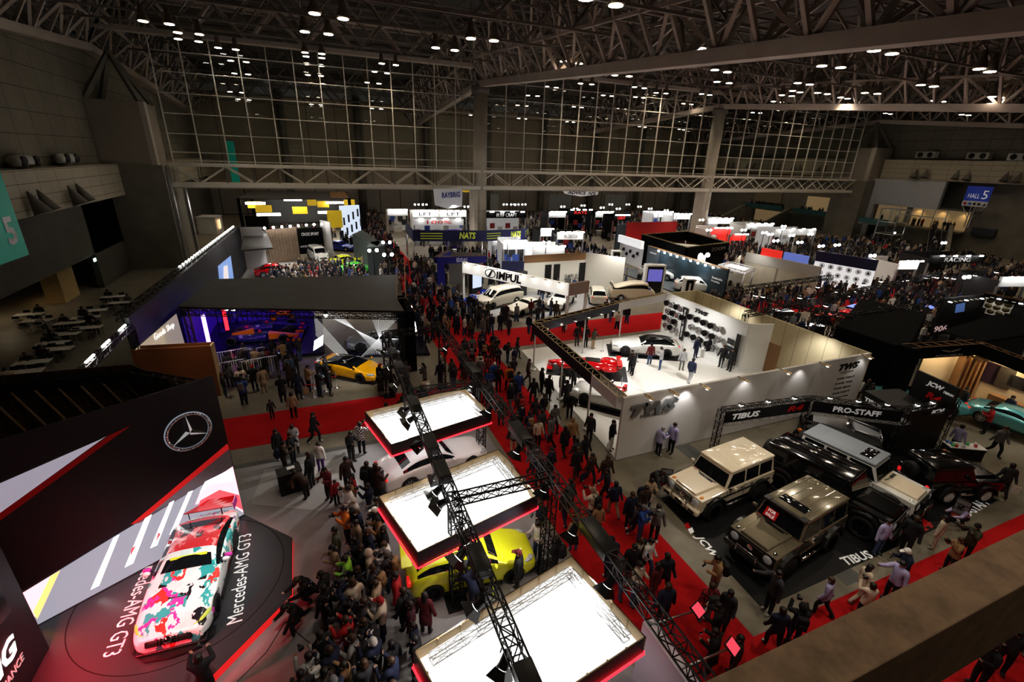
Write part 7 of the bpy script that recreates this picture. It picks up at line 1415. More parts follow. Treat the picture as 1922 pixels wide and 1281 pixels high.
for z in (.2,2.2,4.4,6.8): m_.path([(-1.6,-1.6,z),(1.6,-1.6,z),(1.6,1.6,z),(-1.6,1.6,z),(-1.6,-1.6,z)], .08, METAL, 6)
m_.build('frame', lift); g_m = MB(); [g_m.quad((x0,y0,.2),(x1,y1,.2),(x1,y1,6.8),(x0,y0,6.8), GLASS) for x0,y0,x1,y1 in ((-1.6,-1.6,1.6,-1.6),(1.6,-1.6,1.6,1.6),(-1.6,1.6,-1.6,-1.6))]; g_m.build('glass_panel', lift)
MB().ball((-.8,-1.5,2.6), .18, LAMP, 8).build('lamp', lift)
TEALG = mat('teal_glass_rail', (.05,.14,.15), .2); MB().bb((103.5,58.9,3.3),(108,64.4,3.55), CONCX).bb((103.5,58.9,3.55),(103.6,64.4,4.6), TEALG).build('balcony', label='small balcony with a teal glass rail beside the lift', cat='balcony')
st2 = MB(); a_, b_ = atx(1570,335+25,107), 0; 
for y0 in (83.,96.): MB().prism([(103,y0),(107.5,y0),(107.5,y0+.6),(103,y0+.6)], 0, .1, CONCX).hexa([(97,y0,0),(107.5,y0,0),(107.5,y0+.5,0),(97,y0+.5,0)], [(97,y0,.3),(107.5,y0,4.6),(107.5,y0+.5,4.6),(97,y0+.5,.3)], CONCX).build('wall_stair_flight', kind='structure')
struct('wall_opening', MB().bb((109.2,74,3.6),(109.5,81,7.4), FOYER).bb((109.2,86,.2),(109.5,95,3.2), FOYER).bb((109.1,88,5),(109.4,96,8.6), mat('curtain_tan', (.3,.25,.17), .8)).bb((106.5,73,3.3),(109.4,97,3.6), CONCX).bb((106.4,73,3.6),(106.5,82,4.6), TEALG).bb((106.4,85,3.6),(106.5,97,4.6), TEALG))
MB().bb((108.9,44.6,3.2),(109.5,47.9,4.6), TRIM).build('wall_monitor', label='dark monitor recessed in the right wall below the blue sign', cat='monitor')
# lounge on the left
TT = mat('laminate_white', (.6,.58,.52), .4); CHR = mat('chair_dark', (.025,.025,.028), .5)
TAB0 = thing('folding_table', 'x', 'table', (0,0,-70)); bevel(MB().box((0,0,.71), (.75,1.8,.035), TT).build('table_top', TAB0), .01)
for x in (-.3,.3):
    for y in (-.8,.8): MB().tube((x,y,0),(x,y,.7), .018, METAL, 6).build('leg', TAB0)
CH0 = thing('folding_chair', 'x', 'chair', (0,0,-70)); MB().rbox((0,0,.45), (.42,.42,.035), .012, CHR).build('seat', CH0); MB().rbox((-.2,0,.74), (.03,.42,.22), .012, CHR, M=Matrix.Rotation(-.12,4,'Y')).build('backrest', CH0)
for x, x2 in ((.2,-.2),(-.2,.2)):
    for y in (-.2,.2): MB().tube((x,y,.0),(x2*.5,y,.44), .012, METAL, 6).build('leg', CH0)
tk = [0]; TPX = ((212,557),(226,568),(175,583),(160,596),(130,606),(163,615),(120,627),(125,625),(98,644),(75,648),(105,655),(80,660),(60,680),(70,676),(45,698),(70,602),(50,612),(55,590))
for i, (px, py) in enumerate(TPX):
    p = at(px, py, .72); lit = p.x < -20.8
    if any((p.x-q_[0])**2+(p.y-q_[1])**2 < 1.2 for q_ in TAKEN): continue
    TAKEN.append((p.x,p.y)); o = TAB0 if tk[0] == 0 else dup(TAB0); o.location = (p.x,p.y,0); o.rotation_euler = (0,0,PI/2+random.uniform(-.1,.1)); tk[0] += 1
    tag(o, 'white folding table '+('in the warm-lit recess of the left wall' if lit else 'in the dim rest area along the left wall'), 'table', 'rest area tables '+('in the recess' if lit else 'along the wall'))
    for k, (dx, dy, r_) in enumerate(((-.5,.65,-PI/2),(.4,.65,-PI/2),(-.5,-.65,PI/2),(.4,-.65,PI/2))):
        c = CH0 if tk[0] == 1 and k == 0 else dup(CH0); c.location = (p.x+dx,p.y+dy,0); c.rotation_euler = (0,0,r_+random.uniform(-.15,.15)); tag(c, 'dark folding chair at a white table '+('in the warm-lit recess' if lit else 'in the dim rest area')+' by the left wall', 'chair', 'rest area chairs '+('in the recess' if lit else 'along the wall'))
        if k == i % 4: TAKEN.append((p.x+dx,p.y+dy)); person(p.x+dx-.0, p.y+dy, r_, 'sit', RNG.choice(DARKS), 'black', 'short', detail=False, where='seated at a rest area table', group='seated visitors '+('in the recess' if lit else 'along the wall'), label='seated visitor in dark clothes at a table '+('in the warm-lit recess' if lit else 'in the dim rest area')+'')
MB().box((0,0,0), (.06,.5,.3), glow('exit_sign_glow', (.6,1,.9), 3)).build('exit_sign', loc=atx(178,488,-20.5), label='small glowing green exit sign on the left wall', cat='exit sign')
import re
# --- single figures read off the photo (feet at these floor spots); angle 0 faces the right-hand wall, 90 the far wall
W_ = 'beside the black counter on the grey stand floor'
pp(592,831,-20,'walk','black','black','short', where='walking on the cross carpet')
pp(553,786,90,'stand','beige','black','bob',True, where='standing on the cross carpet near its far edge', h=1.58)
pp(512,786,-60,'stand','charcoal','black','short',h=1.15, where='child standing on the cross carpet', label='small child in a dark top standing on the cross carpet')
pp(525,862,-40,'stand','black','black','long',True,outer='coat', where='left of the black counter')
pp(556,850,-90,'phone','pale grey','black','long',True,outer='coat', where='behind the black counter')
pp(537,890,20,'phone','dark brown','black','short', bag='backpack', bagcol='navy', where=W_); pp(552,872,-30,'fold','black','black','short', where=W_)
pp(577,936,150,'bend','dark brown','black','bob',True, where=W_, bag='tote', bagcol='tan'); pp(588,915,150,'stand','black','charcoal','short', bag='tote', bagcol='white', where=W_)
pp(604,885,-120,'stand','white','purple','bob',True, mask=True, where=W_); pp(620,940,-140,'phone','maroon','black','short', where='reading in the queue by the black counter')
pp(633,947,-60,'stand','red','black','short',h=1.2, where='child in the front of the crowd', label='small child in a red jacket at the edge of the crowd'); pp(680,853,60,'photo','white','black','short',outer='plaid', where='between the cross carpet and the far illuminated panel')
pp(661,868,-50,'phone','black','charcoal','short', where='alone near the far illuminated panel'); pp(655,922,-60,'stand','dark brown','black','short', where='left of the white four-door coupe')
pp(693,931,60,'stand','black','black','short', bag='backpack', where='behind the tail of the white four-door coupe'); pp(713,935,50,'fold','charcoal','black','bob', where='behind the tail of the white four-door coupe'); pp(726,938,40,'phone','dark brown','black','cap',hat='dark brown', mask=True, where='behind the tail of the white four-door coupe')
for q in (dict(px=672,py=1003,top='white',hair='cap',hat='white'), dict(px=637,py=1092,top='beige',hair='long',fem=True,outer='coat'), dict(px=661,py=1118,top='lime',hair='short'), dict(px=655,py=1022,top='orange',hair='short',bag='backpack'), dict(px=716,py=1040,top='tan',hair='short'), dict(px=726,py=1062,top='black',hair='bob'), dict(px=757,py=1150,top='red',hair='short',bag='tote',bagcol='white'), dict(px=775,py=1205,top='maroon',hair='bob',fem=True,outer='plaid'), dict(px=660,py=1240,top='red',hair='short'), dict(px=700,py=1110,top='cream',hair='hood'), dict(px=650,py=1165,top='navy',hair='short',bag='backpack'), dict(px=676,py=1275,top='pale grey',hair='short',bag='backpack')):
    p = at(q.pop('px'), q.pop('py')); p.x, p.y = push(p.x, p.y); TAKEN.append((p.x,p.y)); person(p.x, p.y, math.atan2(14-p.y, -5-p.x)+.2, RNG.choice(['photo','phone','stand']), q.pop('top'), 'black', where='in the crowd watching the racing car', **q)
pp(590,1120,200,'squat','black','black','short', where='crouching on the grey floor at the stage edge'); pp(566,1172,215,'kneel','black','black','short', where='kneeling on the grey floor over the cables')
p = at(392,1300,.3); TAKEN.append((p.x,p.y)); person(p.x, p.y, R(100), 'photo','black','black','short', z=0, where='filming at the front corner of the turntable')
CR = [(-1.0,12.2),(0.1,16.4),(1.0,15.6),(1.05,12.4),(1.2,11.0),(1.7,7.5),(.4,5.2),(-1.3,5.2),(-1.9,8.2),(-1.2,10.2)]
scatter(CR, 58, 'in the crowd watching the racing car', (-5,13.5), poses=['photo','photo','phone','stand','stand'], r=.44, jit=.35)
# around the yellow hatchback
pp(895,1108,130,'fold','navy','black','short', where='by the open door of the yellow hatchback', haircol=(.3,.3,.3)); pp(983,1055,200,'phone','white','denim','short', where='by the front wheel of the yellow hatchback'); pp(970,1108,150,'stand','black','black','cap',hat='maroon', where='by the near lighting tower')
pp(890,1145,110,'bend','navy','black','short', where='leaning in at the yellow hatchback'); pp(1040,1080,120,'fold','black','black','bob', bag='backpack', where='behind the near lighting tower'); pp(1012,1010,200,'phone','navy','black','short', where='by the near lighting tower')
pp(800,1190,60,'stand','maroon','black','long',True, outer='coat', where='between two illuminated panels'); pp(875,770,-100,'stand','navy','black','bob',True, where='behind the far illuminated panel')
# main aisle, near part
M1 = 'on the main red aisle'
pp(1241,1117,80,'walk','navy','black','short',outer='plaid', where=M1); pp(1225,1128,95,'walk2','maroon','black','long',True, outer='coat', bag='tote', bagcol='cream', where=M1); pp(1208,1080,-70,'walk','white','denim','short', bag='backpack', where=M1)
pp(1190,1078,-80,'phone','cream','black','long',True, where=M1); pp(1180,1095,-110,'stand','black','black','short', where=M1); pp(1240,1175,80,'stand','navy','black','short', where=M1); pp(1178,990,-90,'stand','navy','black','short', where=M1); pp(1190,1010,-80,'walk','charcoal','charcoal','short', where=M1)
pp(1198,1015,-60,'photo','blue','denim','cap',hat='grey', where=M1); pp(1225,1015,-120,'stand','grey','black','short', mask=True, where='at the edge of the black mat by the sign stand'); pp(1213,955,-100,'phone','beige','denim','long',True, bag='tote', bagcol='cream', where='by the sign stand'); pp(1222,925,-90,'bend','charcoal','black','short', where='beside the sign stand')
pp(1135,940,150,'walk','black','black','short', where=M1); pp(1108,985,110,'photo','cream','black','beanie',hat='beige', bag='backpack', where=M1); pp(1118,1010,80,'stand','tan','black','bob',True, where=M1); pp(1075,1035,70,'stand','tan','denim','bob',True, where=M1)
pp(1335,1120,150,'phone','tan','grey','short', bag='backpack', where='at the near corner of the black mat'); pp(1320,1170,70,'stand','red','grey','short', outer='plaid', bag='backpack', bagcol='charcoal', where='on the red carpet near the black mat corner'); pp(1355,1178,200,'walk','charcoal','black','bob',True, outer='coat', where='by the near corner of the black mat')
pp(1335,1215,120,'phone','black','black','short', bag='tote', bagcol='white', where='near the video arms'); pp(1330,1262,120,'phone','black','black','short', outer='coat', where='near the video arms'); pp(1370,1270,130,'stand','dark brown','black','short', where='near the video arms'); pp(1440,1150,160,'point','charcoal','black','short', where='at the bonnet of the grey-tan off-road car')
pp(1447,1222,60,'walk','navy','black','short', bag='tote', bagcol='black', where='on the carpet under the beam'); pp(1483,1212,50,'photo','black','black','hood', bag='backpack', where='on the carpet under the beam'); pp(1540,1155,110,'walk','lavender','black','bob',True, where='in a lavender staff shirt on the carpet'); pp(1605,1128,-20,'walk','cream','cream','long',True, where='model in a white suit stepping onto the carpet')
pp(1643,1040,-100,'stand','lavender','denim','short', where='facing the camera at the black mat edge'); pp(1690,1040,10,'walk','black','black','short', where='striding along the black mat edge'); pp(1750,1030,100,'stand','cream','cream','long',True, where='model in a white suit seen from behind'); pp(1805,985,160,'squat','lavender','black','short', where='crouching at the mat edge beside a small sign')
pp(1680,1105,140,'phone','navy','black','cap',hat='white', where='on the carpet beside the beam'); pp(1665,1128,170,'point','lavender','black','short', where='on the carpet beside the beam'); pp(1612,1165,60,'photo','cream','black','bob',True, where='on the carpet beside the beam'); pp(1775,1075,150,'photo','tan','black','bob',True, where='on the carpet beside the beam'); pp(1805,1050,160,'photo','olive','black','beanie',hat='black', where='on the carpet beside the beam')
pp(1232,853,0,'phone','lavender','black','short', haircol=(.25,.25,.25), where='staff standing against the white wall, left one'); pp(1258,850,180,'stand','lavender','black','short', where='staff standing against the white wall, right one'); pp(1383,800,-90,'stand','lavender','grey','short', where='behind the black lighting truss')
pp(1495,845,200,'bend','black','denim','beanie',hat='orange', where='behind the far truss post with an orange cap', bag='tote', bagcol='white'); pp(1605,755,90,'stand','white','black','bob',True, where='at the far end of the white wall'); pp(1617,760,90,'stand','black','black','short', bag='backpack', where='at the far end of the white wall'); pp(1648,770,-90,'stand','black','black','short', where='in the passage by the black sign wall')
pp(1870,930,40,'walk','charcoal','black','bob', bag='tote', bagcol='white', where='carrying a big white bag at the right edge'); pp(1785,850,0,'stand','lavender','black','short', where='staff bending over the merchandise table'); pp(1862,855,-120,'walk','grey','black','short', where='passing the turquoise car'); pp(1845,815,120,'phone','red','black','short', where='beside the turquoise car'); pp(1835,790,150,'stand','charcoal','black','short', where='beside the turquoise car'); pp(1870,800,150,'stand','navy','black','short', where='beside the turquoise car')
pp(1900,1225,140,'walk','black','black','short', where='below the beam at the right edge'); pp(1828,1290,150,'phone','black','black','short', where='below the beam at the bottom edge'); pp(1870,1260,200,'phone','charcoal','black','bob', where='below the beam at the bottom edge')
# white wheel stand visitors
W2 = 'on the white stand floor'
for px, py, rz, a in ((1053,745,-60,('stand','black','black','short')),(1088,735,-90,('stand','charcoal','charcoal','short')),(1182,700,180,('stand','black','black','short')),(1187,705,150,('stand','black','black','bob')),(1218,685,80,('stand','maroon','denim','cap')),(1238,695,130,('phone','pale grey','denim','short')),(1278,695,-120,('stand','pale grey','grey','bob')),(1293,718,20,('walk','navy','pale grey','cap')),(1304,672,-90,('stand','navy','navy','short')),(1326,672,90,('stand','black','black','bob')),(1352,690,200,('stand','black','black','short')),(1368,697,180,('stand','black','black','short')),(1082,650,-100,('stand','black','charcoal','short')),(1098,652,-90,('stand','black','black','short')),(1112,655,-70,('phone','olive','beige','short')),(1062,765,100,('stand','charcoal','black','cap'))):
    pp(px, py, rz, *a, where=W2, hat='black', fem=(a[3] == 'bob'))
for px, py, rz, a, k in ((1145,845,-60,('stand','black','white','short'),dict(bag='tote',bagcol='white')),(1105,830,200,('stand','charcoal','black','short'),{}),(1095,875,100,('walk','black','black','short'),{}),(1038,812,-80,('walk','grey','black','short'),{}),(1008,840,-90,('stand','cream','black','short'),dict(mask=True)),(1072,842,90,('walk','tan','black','beanie'),dict(hat='tan')),(1058,855,90,('walk2','black','black','long'),dict(fem=True)),(1080,880,90,('walk','charcoal','black','short'),{}),(1018,790,-70,('walk2','black','black','short'),{}),(1000,760,80,('walk','black','charcoal','short'),{}),(975,790,100,('stand','dark brown','black','short'),dict(bag='backpack',bagcol='red')),(962,760,90,('walk','black','black','short'),{}),(940,800,70,('stand','olive','black','short'),{}),(935,735,-90,('stand','black','black','short'),dict(bag='tote',bagcol='white')),(915,710,90,('walk','red','denim','short'),dict(outer='plaid')),(905,660,90,('stand','navy','black','short'),{}),(955,735,90,('walk','orange','black','short'),dict(bag='backpack'))):
    pp(px, py, rz, *a, where='on the main red aisle beside the white stand', **k)
AIS = 'on the main red aisle beside the lighting gantry'
scatter([(7.4,11),(10.8,11),(10.8,21.5),(7.4,21.5)], 20, AIS, ((0,),), r=.6, poses=['walk','walk2','stand'])
scatter([(7.4,7),(8.2,7),(8.2,11),(7.4,11)], 3, AIS, ((0,),), r=.6)
scatter([(11.1,16),(12.0,15.6),(12.4,29),(11.1,29)], 7, 'along the edge of the white stand', (14,24), r=.6)
scatter([(1.8,20.8),(6.9,20.8),(6.9,27),(1.8,27)], 15, 'between the gantry and the amber sports car', (4,30), r=.6)
scatter([(-2.3,26.2),(-.2,26.2),(-.6,29),(-2.8,29.5)], 7, 'at the ropes by the amber sports car', (1,29.5), r=.55, poses=['stand','photo','phone'])
scatter([(-6,26.6),(-3,26.2),(-1.6,32.5),(-6.3,32.5)], 24, 'at the merchandise racks under the black roof', (-6,36), r=.55, poses=['stand','phone','fold'])
scatter([(7.3,22),(11,22),(11.3,30),(7.3,30)], 22, 'on the main red aisle near the crossing', ((0,),), r=.6, poses=['walk','walk2','stand','phone'])
scatter([(6.5,30),(12,30),(12.4,33),(6.5,33)], max(0, 290-len(PEOPLE)), 'in the packed aisle before the pearl cars', None, r=.6, detail=False)
# --- everyone farther off: one mass of small figures nobody would count
def low_person(mb, x, y, h, cs, rz):
    T = Matrix.Translation((x,y,0)) @ Matrix.Rotation(rz,4,'Z') @ Matrix.Scale(h/1.7,4); t, b_, hcol = cs
    q = lambda pts: [T @ Vector(p) for p in pts]
    for s in (-1,1):
        a = .12*s
        mb.hexa(q([(a-.06,s*.09-.06,0),(a+.08,s*.09-.06,0),(a+.08,s*.09+.06,0),(a-.06,s*.09+.06,0)]), q([(-.08,s*.08-.08,.86),(.08,s*.08-.08,.86),(.08,s*.08+.08,.86),(-.08,s*.08+.08,.86)]), b_)
        mb.hexa(q([(.02,s*.24-.05,.78),(.1,s*.24-.05,.78),(.1,s*.24+.04,.78),(.02,s*.24+.04,.78)]), q([(-.05,s*.2-.05,1.38),(.05,s*.2-.05,1.38),(.05,s*.2+.06,1.38),(-.05,s*.2+.06,1.38)]), t)
    mb.hexa(q([(-.11,-.16,.8),(.11,-.16,.8),(.11,.16,.8),(-.11,.16,.8)]), q([(-.1,-.2,1.38),(.1,-.2,1.38),(.1,.2,1.38),(-.1,.2,1.38)]), t)
    mb.hexa(q([(-.08,-.14,1.38),(.08,-.14,1.38),(.08,.14,1.38),(-.08,.14,1.38)]), q([(-.04,-.05,1.47),(.05,-.05,1.47),(.05,.05,1.47),(-.04,.05,1.47)]), t)
    mb.ball(T @ Vector((.01,0,1.57)), .095*h/1.7, SKIN, 6); mb.ball(T @ Vector((-.02,0,1.61)), .1*h/1.7, hcol, 6)
CM = {k: mat('crowd_'+k.replace(' ','_'), c, .85) for k, c in COLS.items()}; HM = mat('crowd_hair', (.012,.01,.01), .6)
cw = MB()
def mass(poly, n, rr=.55):
    xs = [p[0] for p in poly]; ys = [p[1] for p in poly]; k = t = 0
    while k < n and t < n*40:
        t += 1; x, y = RNG.uniform(min(xs),max(xs)), RNG.uniform(min(ys),max(ys)); c = False
        for (x1,y1),(x2,y2) in zip(poly, poly[1:]+poly[:1]):
            if (y1 > y) != (y2 > y) and x < (x2-x1)*(y-y1)/(y2-y1)+x1: c = not c
        if c and free(x, y, rr):
            TAKEN.append((x,y)); low_person(cw, x, y, RNG.gauss(1.68,.07), (CM[RNG.choice(DARKS)], CM[RNG.choice(['black','charcoal','navy','denim'])], HM), RNG.uniform(-PI,PI)); k += 1
mass([(6.5,33),(12.4,33),(12.5,39),(6,39)], 60, .55); mass([(13,31),(26,31),(26,35),(13,35)], 18, .8); mass([(13,35.6),(19,34.8),(20,37),(13,37.6)], 10, .7); mass([(19,41),(26,41),(26,44),(19,44)], 12, .9); mass([(-5,45),(4,45),(4.5,60),(-6,60)], 230, .6); mass([(34,40),(37,40),(37,50),(32,50)], 12, .8)
mass([(5.5,38),(12.5,38),(12.2,60),(9.5,60),(13,118),(6,118),(5.6,62)], 420, .5)
mass([(30,29.6),(100,29.6),(100,35),(30,35)], 330); mass([(44,20),(62,20),(80,29),(46,29)], 150); mass([(51,36),(57,36),(57,110),(51,110)], 200)
mass([(14,46),(40,56),(40,66),(14,66)], 260, .6); mass([(58,44),(100,36),(106,62),(60,64)], 520, .6); mass([(14,72),(100,72),(100,110),(14,110)], 620, .7); mass([(-10,74),(5,74),(5,92),(-10,92)], 110); mass([(30,17),(48,18),(60,28),(32,28)], 110, .7)
for i in range(15):
    p = e0.lerp(e1, (i+.5)/15); q_ = MB(); low_person(q_, p.x+RNG.uniform(-.3,.3), p.y+RNG.uniform(-.3,.3), 1.68, (CM[RNG.choice(DARKS)], CM['black'], HM), RNG.uniform(-PI,PI))
    for m_ in q_.mats: cw.mi(m_)
    o_ = len(cw.v); cw.v += [(a,b,c+p.z) for a, b, c in q_.v]; cw.f += [tuple(k+o_ for k in f) for f in q_.f]; cw.m += [cw.mi(q_.mats[k]) for k in q_.m]; cw.sm += q_.sm
for i in range(34):
    x, y, z = (RNG.uniform(108.2,109.3), RNG.uniform(50,64), 3.55) if i < 14 else (RNG.uniform(106.8,109), RNG.uniform(73.5,81), 3.6) if i < 24 else (RNG.uniform(106.8,108.6), RNG.uniform(86,96), 3.6)
    q_ = MB(); low_person(q_, x, y, 1.68, (CM[RNG.choice(DARKS)], CM['black'], HM), RNG.uniform(-PI,PI))
    o_ = len(cw.v); cw.v += [(a,b,c+z) for a, b, c in q_.v]; cw.f += [tuple(k+o_ for k in f) for f in q_.f]; cw.m += [cw.mi(q_.mats[k]) for k in q_.m]; cw.sm += q_.sm
cw.build('crowd', kind='stuff', label='dark mass of visitors filling the far aisles and stands', cat='crowd')
def low_free(): pass
# --- labels that single each person out
POSE = dict(stand='standing', walk='walking', walk2='mid-stride', phone='looking at a phone', photo='raising a camera', fold='arms folded', touch='touching their head', bend='bending forward', squat='crouching', kneel='kneeling', sit='sitting', point='pointing')
HN = dict(short='short-haired', bob='bob-haired', long='long-haired', pony='ponytailed', cap='capped', beanie='beanie-wearing', hood='hooded')
ORD = ['first','second','third','fourth','fifth','sixth','seventh','eighth','ninth','tenth']
def px_of(x, y, z=.9):
    v = Vector((x,y,z-CAMH)); return CX+FPX*v.dot(RT)/v.dot(FW), CY-FPX*v.dot(UP)/v.dot(FW)
def words(t): return len(re.findall(r"[A-Za-z0-9][A-Za-z0-9'-]*", t))
def forms(d):
    hn = HN[d['hair']]
    if d['hat'] and d['hair'] in ('cap','beanie'): hn = d['hat'].replace(' ','-')+('-capped' if d['hair'] == 'cap' else '-beanie')
    t = d['top']+' '+('check shirt' if d['outer'] == 'plaid' else d['outer']); b_ = d['bot']+' trousers'; P = POSE[d['pose']]; w_ = d['where']; bg = {'backpack':' with backpack','tote':' with bag',None:''}[d['bag']]; mk = 'masked ' if d['mask'] else ''
    return ['%s person in %s, %s, %s' % (hn, t, P, w_), '%s%s person, %s, %s%s, %s' % (mk, hn, t, P, bg, w_), '%s person, %s, %s, %s' % (hn, t, b_, w_), '%s%s person%s, %s, %s, %s' % (mk, hn, bg, t, b_, w_), '%s%s, %s, %s%s, %s' % (mk, hn, t, b_, bg, w_), '%s, %s, %s, %s' % (t, b_, P, w_), '%s person in %s, %s' % (hn, t, w_), '%s person, %s' % (t, w_)]
todo = [d for d in PEOPLE if not d['group']]
for d in todo: d['lab'] = d['label']
used = set(d['lab'] for d in todo if d['lab'])
for f in range(8):
    cnt = {}
    for d in todo:
        if not d['lab']: cnt.setdefault(forms(d)[f], []).append(d)
    for l, ds in cnt.items():
        if len(ds) == 1 and words(l) <= 16 and l not in used: ds[0]['lab'] = l; used.add(l)
left = {}
for d in todo:
    if not d['lab']: left.setdefault(forms(d)[6] if words(forms(d)[6]) <= 12 else forms(d)[7], []).append(d)
for l, ds in left.items():
    ds.sort(key=lambda d: px_of(d['x'], d['y'])[0])
    for i, d in enumerate(ds):
        d['lab'] = l if len(ds) == 1 and l not in used else '%s from left, %s' % (ORD[min(i,9)], l); used.add(d['lab'])
PL = {}
for d in PEOPLE:
    tag(d['o'], d.get('lab') or d['label'], 'person', d['group'])
    if 'bagobj' in d:
        nm = 'backpack' if d['bag'] == 'backpack' else 'carrier bag'; l = '%s %s of a %s-jacket visitor %s' % (d['bagcol'], nm, d['top'].replace(' ','-'), d['where']); tag(d['bagobj'], l, 'backpack' if d['bag'] == 'backpack' else 'bag', '%s %ss %s' % (d['bagcol'], nm, d['where']))
    if 'propobj' in d:
        nm = 'camera' if d['propobj'].name.startswith('camera') else 'phone'; tag(d['propobj'], '%s held by a %s-jacket visitor %s' % (nm, d['top'].replace(' ','-'), d['where']), nm, '%ss held %s' % (nm, d['where']))

def light(kind, loc, power, color=(1,.95,.88), aim=None, size=.3, spot=120, blend=.6, sy=None):
    l = bpy.data.lights.new(kind.lower()+'_lamp', kind); l.energy = power; l.color = color
    if kind == 'AREA':
        l.size = size
        if sy: l.shape = 'RECTANGLE'; l.size_y = sy
    else: l.shadow_soft_size = size
    if kind == 'SPOT': l.spot_size = R(spot); l.spot_blend = blend
    o = bpy.data.objects.new(l.name, l); COL.objects.link(o); o.location = loc
    if aim is not None: o.rotation_euler = (Vector(aim)-Vector(loc)).to_track_quat('-Z','Y').to_euler()
    return o
WH = (1,.98,.95)
for i, (x, y) in enumerate(FLOODS): light('SPOT', (x,y,zc(y)+1.2), (950 if x > 8 or y > 69 else 420 if x > 0 else 110), (1,.84,.62), (x,y,0), .4, 128, .8)
for x, y in ((2,6),(16,5),(28,9),(40,16),(14,-3)): light('SPOT', (x,y,19.5), 1300, (1,.86,.68), (x,y,0), .4, 150, .8)  # unseen floods without fixtures, added to brighten the near end and beam
# racing-car stand
for loc, aim, p in (((-2.5,8.5,7.5),(-5.0,13.0,.6),900),((-1.5,13.5,7.2),(-5.2,14.5,.6),700),((-6.5,9.5,6.8),(-5.4,12.5,.5),450)): light('SPOT', loc, p, WH, aim, .15, 46, .6)
for loc, aim in (((-7.9,10.5,3.2),(-7.0,12.3,.3)),((-8.2,12.4,2.6),(-6.9,12.9,.3)),((-7.8,9.2,3.5),(-6.3,11.0,.3)),((-7.6,8.6,3.0),(-5.8,9.8,.3))): light('SPOT', loc, 900, (1,.03,.06), aim, .1, 78, .9)  # added red lamps standing in for red spill from the screen wall
for y, a in ((24,(0,28,.5)),(20.5,(-.5,19,.5)),(16,(-1,15,.5)),(12,(-1,11.5,.5)),(8,(0,7,.5))): light('SPOT', (XL-.4,y,ZG-.4), 330, WH, a, .1, 75, .7)
for y, a in ((18.5,(4.4,17.6,1)),(11.5,(3.4,11.4,1)),(9.6,(2.4,11.0,.8)),(7.5,(4,6.5,1))): light('SPOT', (XR-.3,y,ZG-.4), 300, WH, a, .1, 80, .7)
# white wheel stand
for loc, aim, p, sz in (((23.2,24.6,3.4),(26.1,24.2,1.6),330,100),((23.2,28.0,3.4),(26.1,27.6,1.6),260,100),((16,21,3.9),(17,21,0),420,140),((21.5,19.5,3.9),(21.5,20.5,0),420,140),((19.5,26,3.9),(20,25,0),420,140),((14.3,26,3.6),(15.5,24,0),300,140),((27.9,25,3.3),(29.4,25,1.8),160,120),((27.9,18,3.3),(29.4,18,1.8),130,120)): light('SPOT', loc, p, WH, aim, .2, sz, .8)
for x in (14.6,15.6,28.6,19.5,23.5): light('SPOT', (x,14.85,3.35), 45 if x in (14.6,15.6,28.6) else 22, WH, (x,15.42,2.2), .06, 95, .8)
# off-road stand
for loc, aim, p in (((17,15.3,8),(17,10.5,.8),520),((23,14.5,8),(21.5,10.5,.8),520),((13,5.5,9),(15,9,.8),420)): light('SPOT', loc, p, (1,.93,.82), aim, .2, 85, .8)
# lit lounge stand by the right edge
for i in range(5): q_ = k0.lerp(k1,.1+.2*i); light('SPOT', (q_.x-.5,q_.y-.8,3.3), 80, (1,.74,.42), (q_.x,q_.y,1.2), .08, 120, .8)
for f in (.2,.5,.8): q_ = k1.lerp(k2,f); light('SPOT', (q_.x-.7,q_.y-1.3,3.3), 110, (1,.76,.45), (q_.x,q_.y,1.2), .08, 120, .8)
light('SPOT', (34,8,5), 300, (1,.93,.85), (34,11,.6), .2, 90, .8)
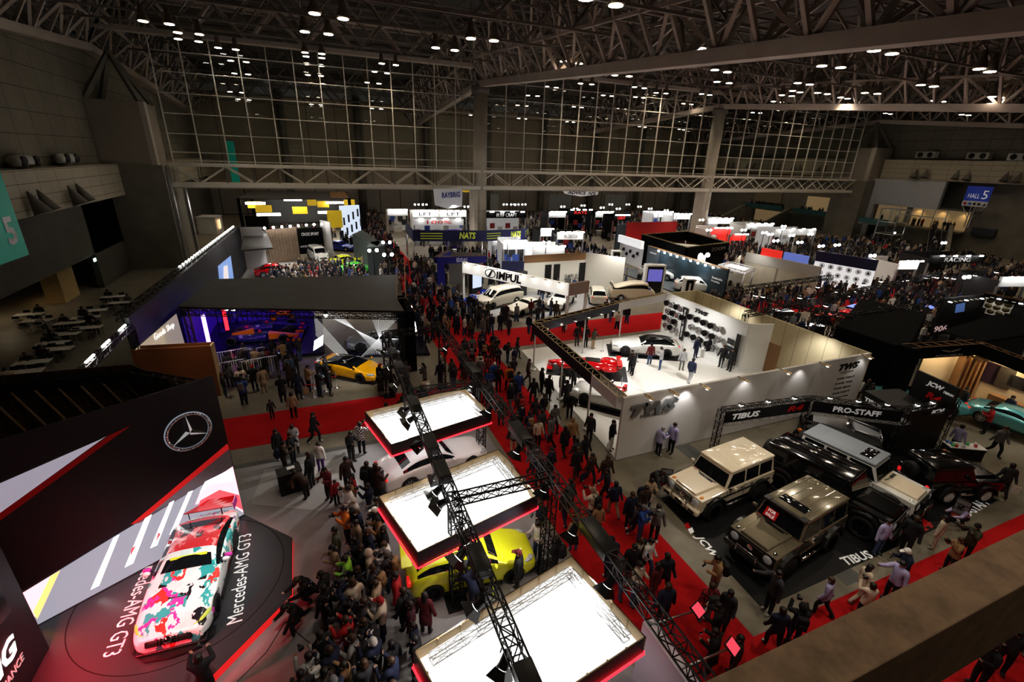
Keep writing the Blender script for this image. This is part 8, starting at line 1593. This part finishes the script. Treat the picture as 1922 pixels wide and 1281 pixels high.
# purple-lit stand and sports car
light('AREA', (-5,38.5,3.7), 110, (.28,.08,1), (-5,38.5,0), 6, sy=5); light('SPOT', (-5,33.5,3.8), 220, (.85,.8,1), (-5,37.5,.4), .15, 75, .8); light('SPOT', (-3.5,39,3.8), 120, WH, (-3.6,40.8,.5), .1, 50, .7)
for loc, aim, p in (((2.5,25.6,4.2),(1.2,29,.6),330),((-1.5,27.5,4.4),(.3,29.3,.6),200),((3.5,29.5,3.9),(3.4,32.6,.6),300)): light('SPOT', loc, p, WH, aim, .15, 65, .7)
light('SPOT', (-7,28,6.5), 350, (1,.85,.7), (-6.2,31,0), .3, 80, .8)
# left stands far back
for loc, p in (((-1,48,7),1700),((1,55,7.5),1900),((-4,58,7),1300),((-3,84,6.5),1500),((2,86,6.5),1200)): light('SPOT', loc, p, WH, (loc[0],loc[1]+.5,0), .4, 135, .7)
light('SPOT', (-6,53,6.5), 400, WH, (-9.3,50,2.5), .2, 80, .8); light('SPOT', (-7.2,33.5,3.6), 60, (1,.85,.6), (-9.8,34.5,1.8), .1, 100, .8)
# middle stands
for loc, p in (((16,40,6),800),((21.5,40.5,6),800),((28,40.5,6),700),((38,46,6),600),((38,39,6),600),((33,53,6),900),((20,52,7),900),((27,56,7),700),((47,40,5),350),((60,44,7),450),((68,42,6.5),400),((45,60,7),900),((56,60,7),900),((18,66,7),1000),((30,80,8),1300),((18,82,8),1300),((45,82,8),1300),((62,80,8),1300),((75,70,8),1200),((88,60,8),700),((36,96,8),1300),((55,100,8),1300),((90,46,8),350),((72,98,8),1000)): light('SPOT', loc, p, WH, (loc[0],loc[1]+.3,0), .4, 140, .7)
for f in (.25,.5,.75): q_ = v0.lerp(v1,f); light('SPOT', (q_.x-1.0,q_.y-.4,3.4), 70, (.8,.93,1), (q_.x,q_.y,1.8), .1, 100, .8)
light('SPOT', (36,25,4.5), 120, WH, (37,25,0), .3, 140, .8); light('SPOT', (46,27,5), 200, (1,.9,.95), (46,27,0), .3, 150, .8); light('SPOT', (58,28,5), 90, (.8,.85,1), (58,28,0), .3, 150, .8)
# rest area, hall walls
light('SPOT', (-23.8,53,3.3), 90, (1,.7,.35), (-22.6,53.5,1.2), .1, 130, .9); light('SPOT', (-24.5,48,3.3), 130, (1,.8,.55), (-24.3,48,0), .15, 150, .8); light('SPOT', (-26,42,3.3), 60, (1,.8,.55), (-25,42,0), .15, 150, .8)
for y in (50.5,54,58): light('SPOT', (110.3,y,7.0), 90, (1,.75,.4), (110.6,y,4), .1, 120, .9)
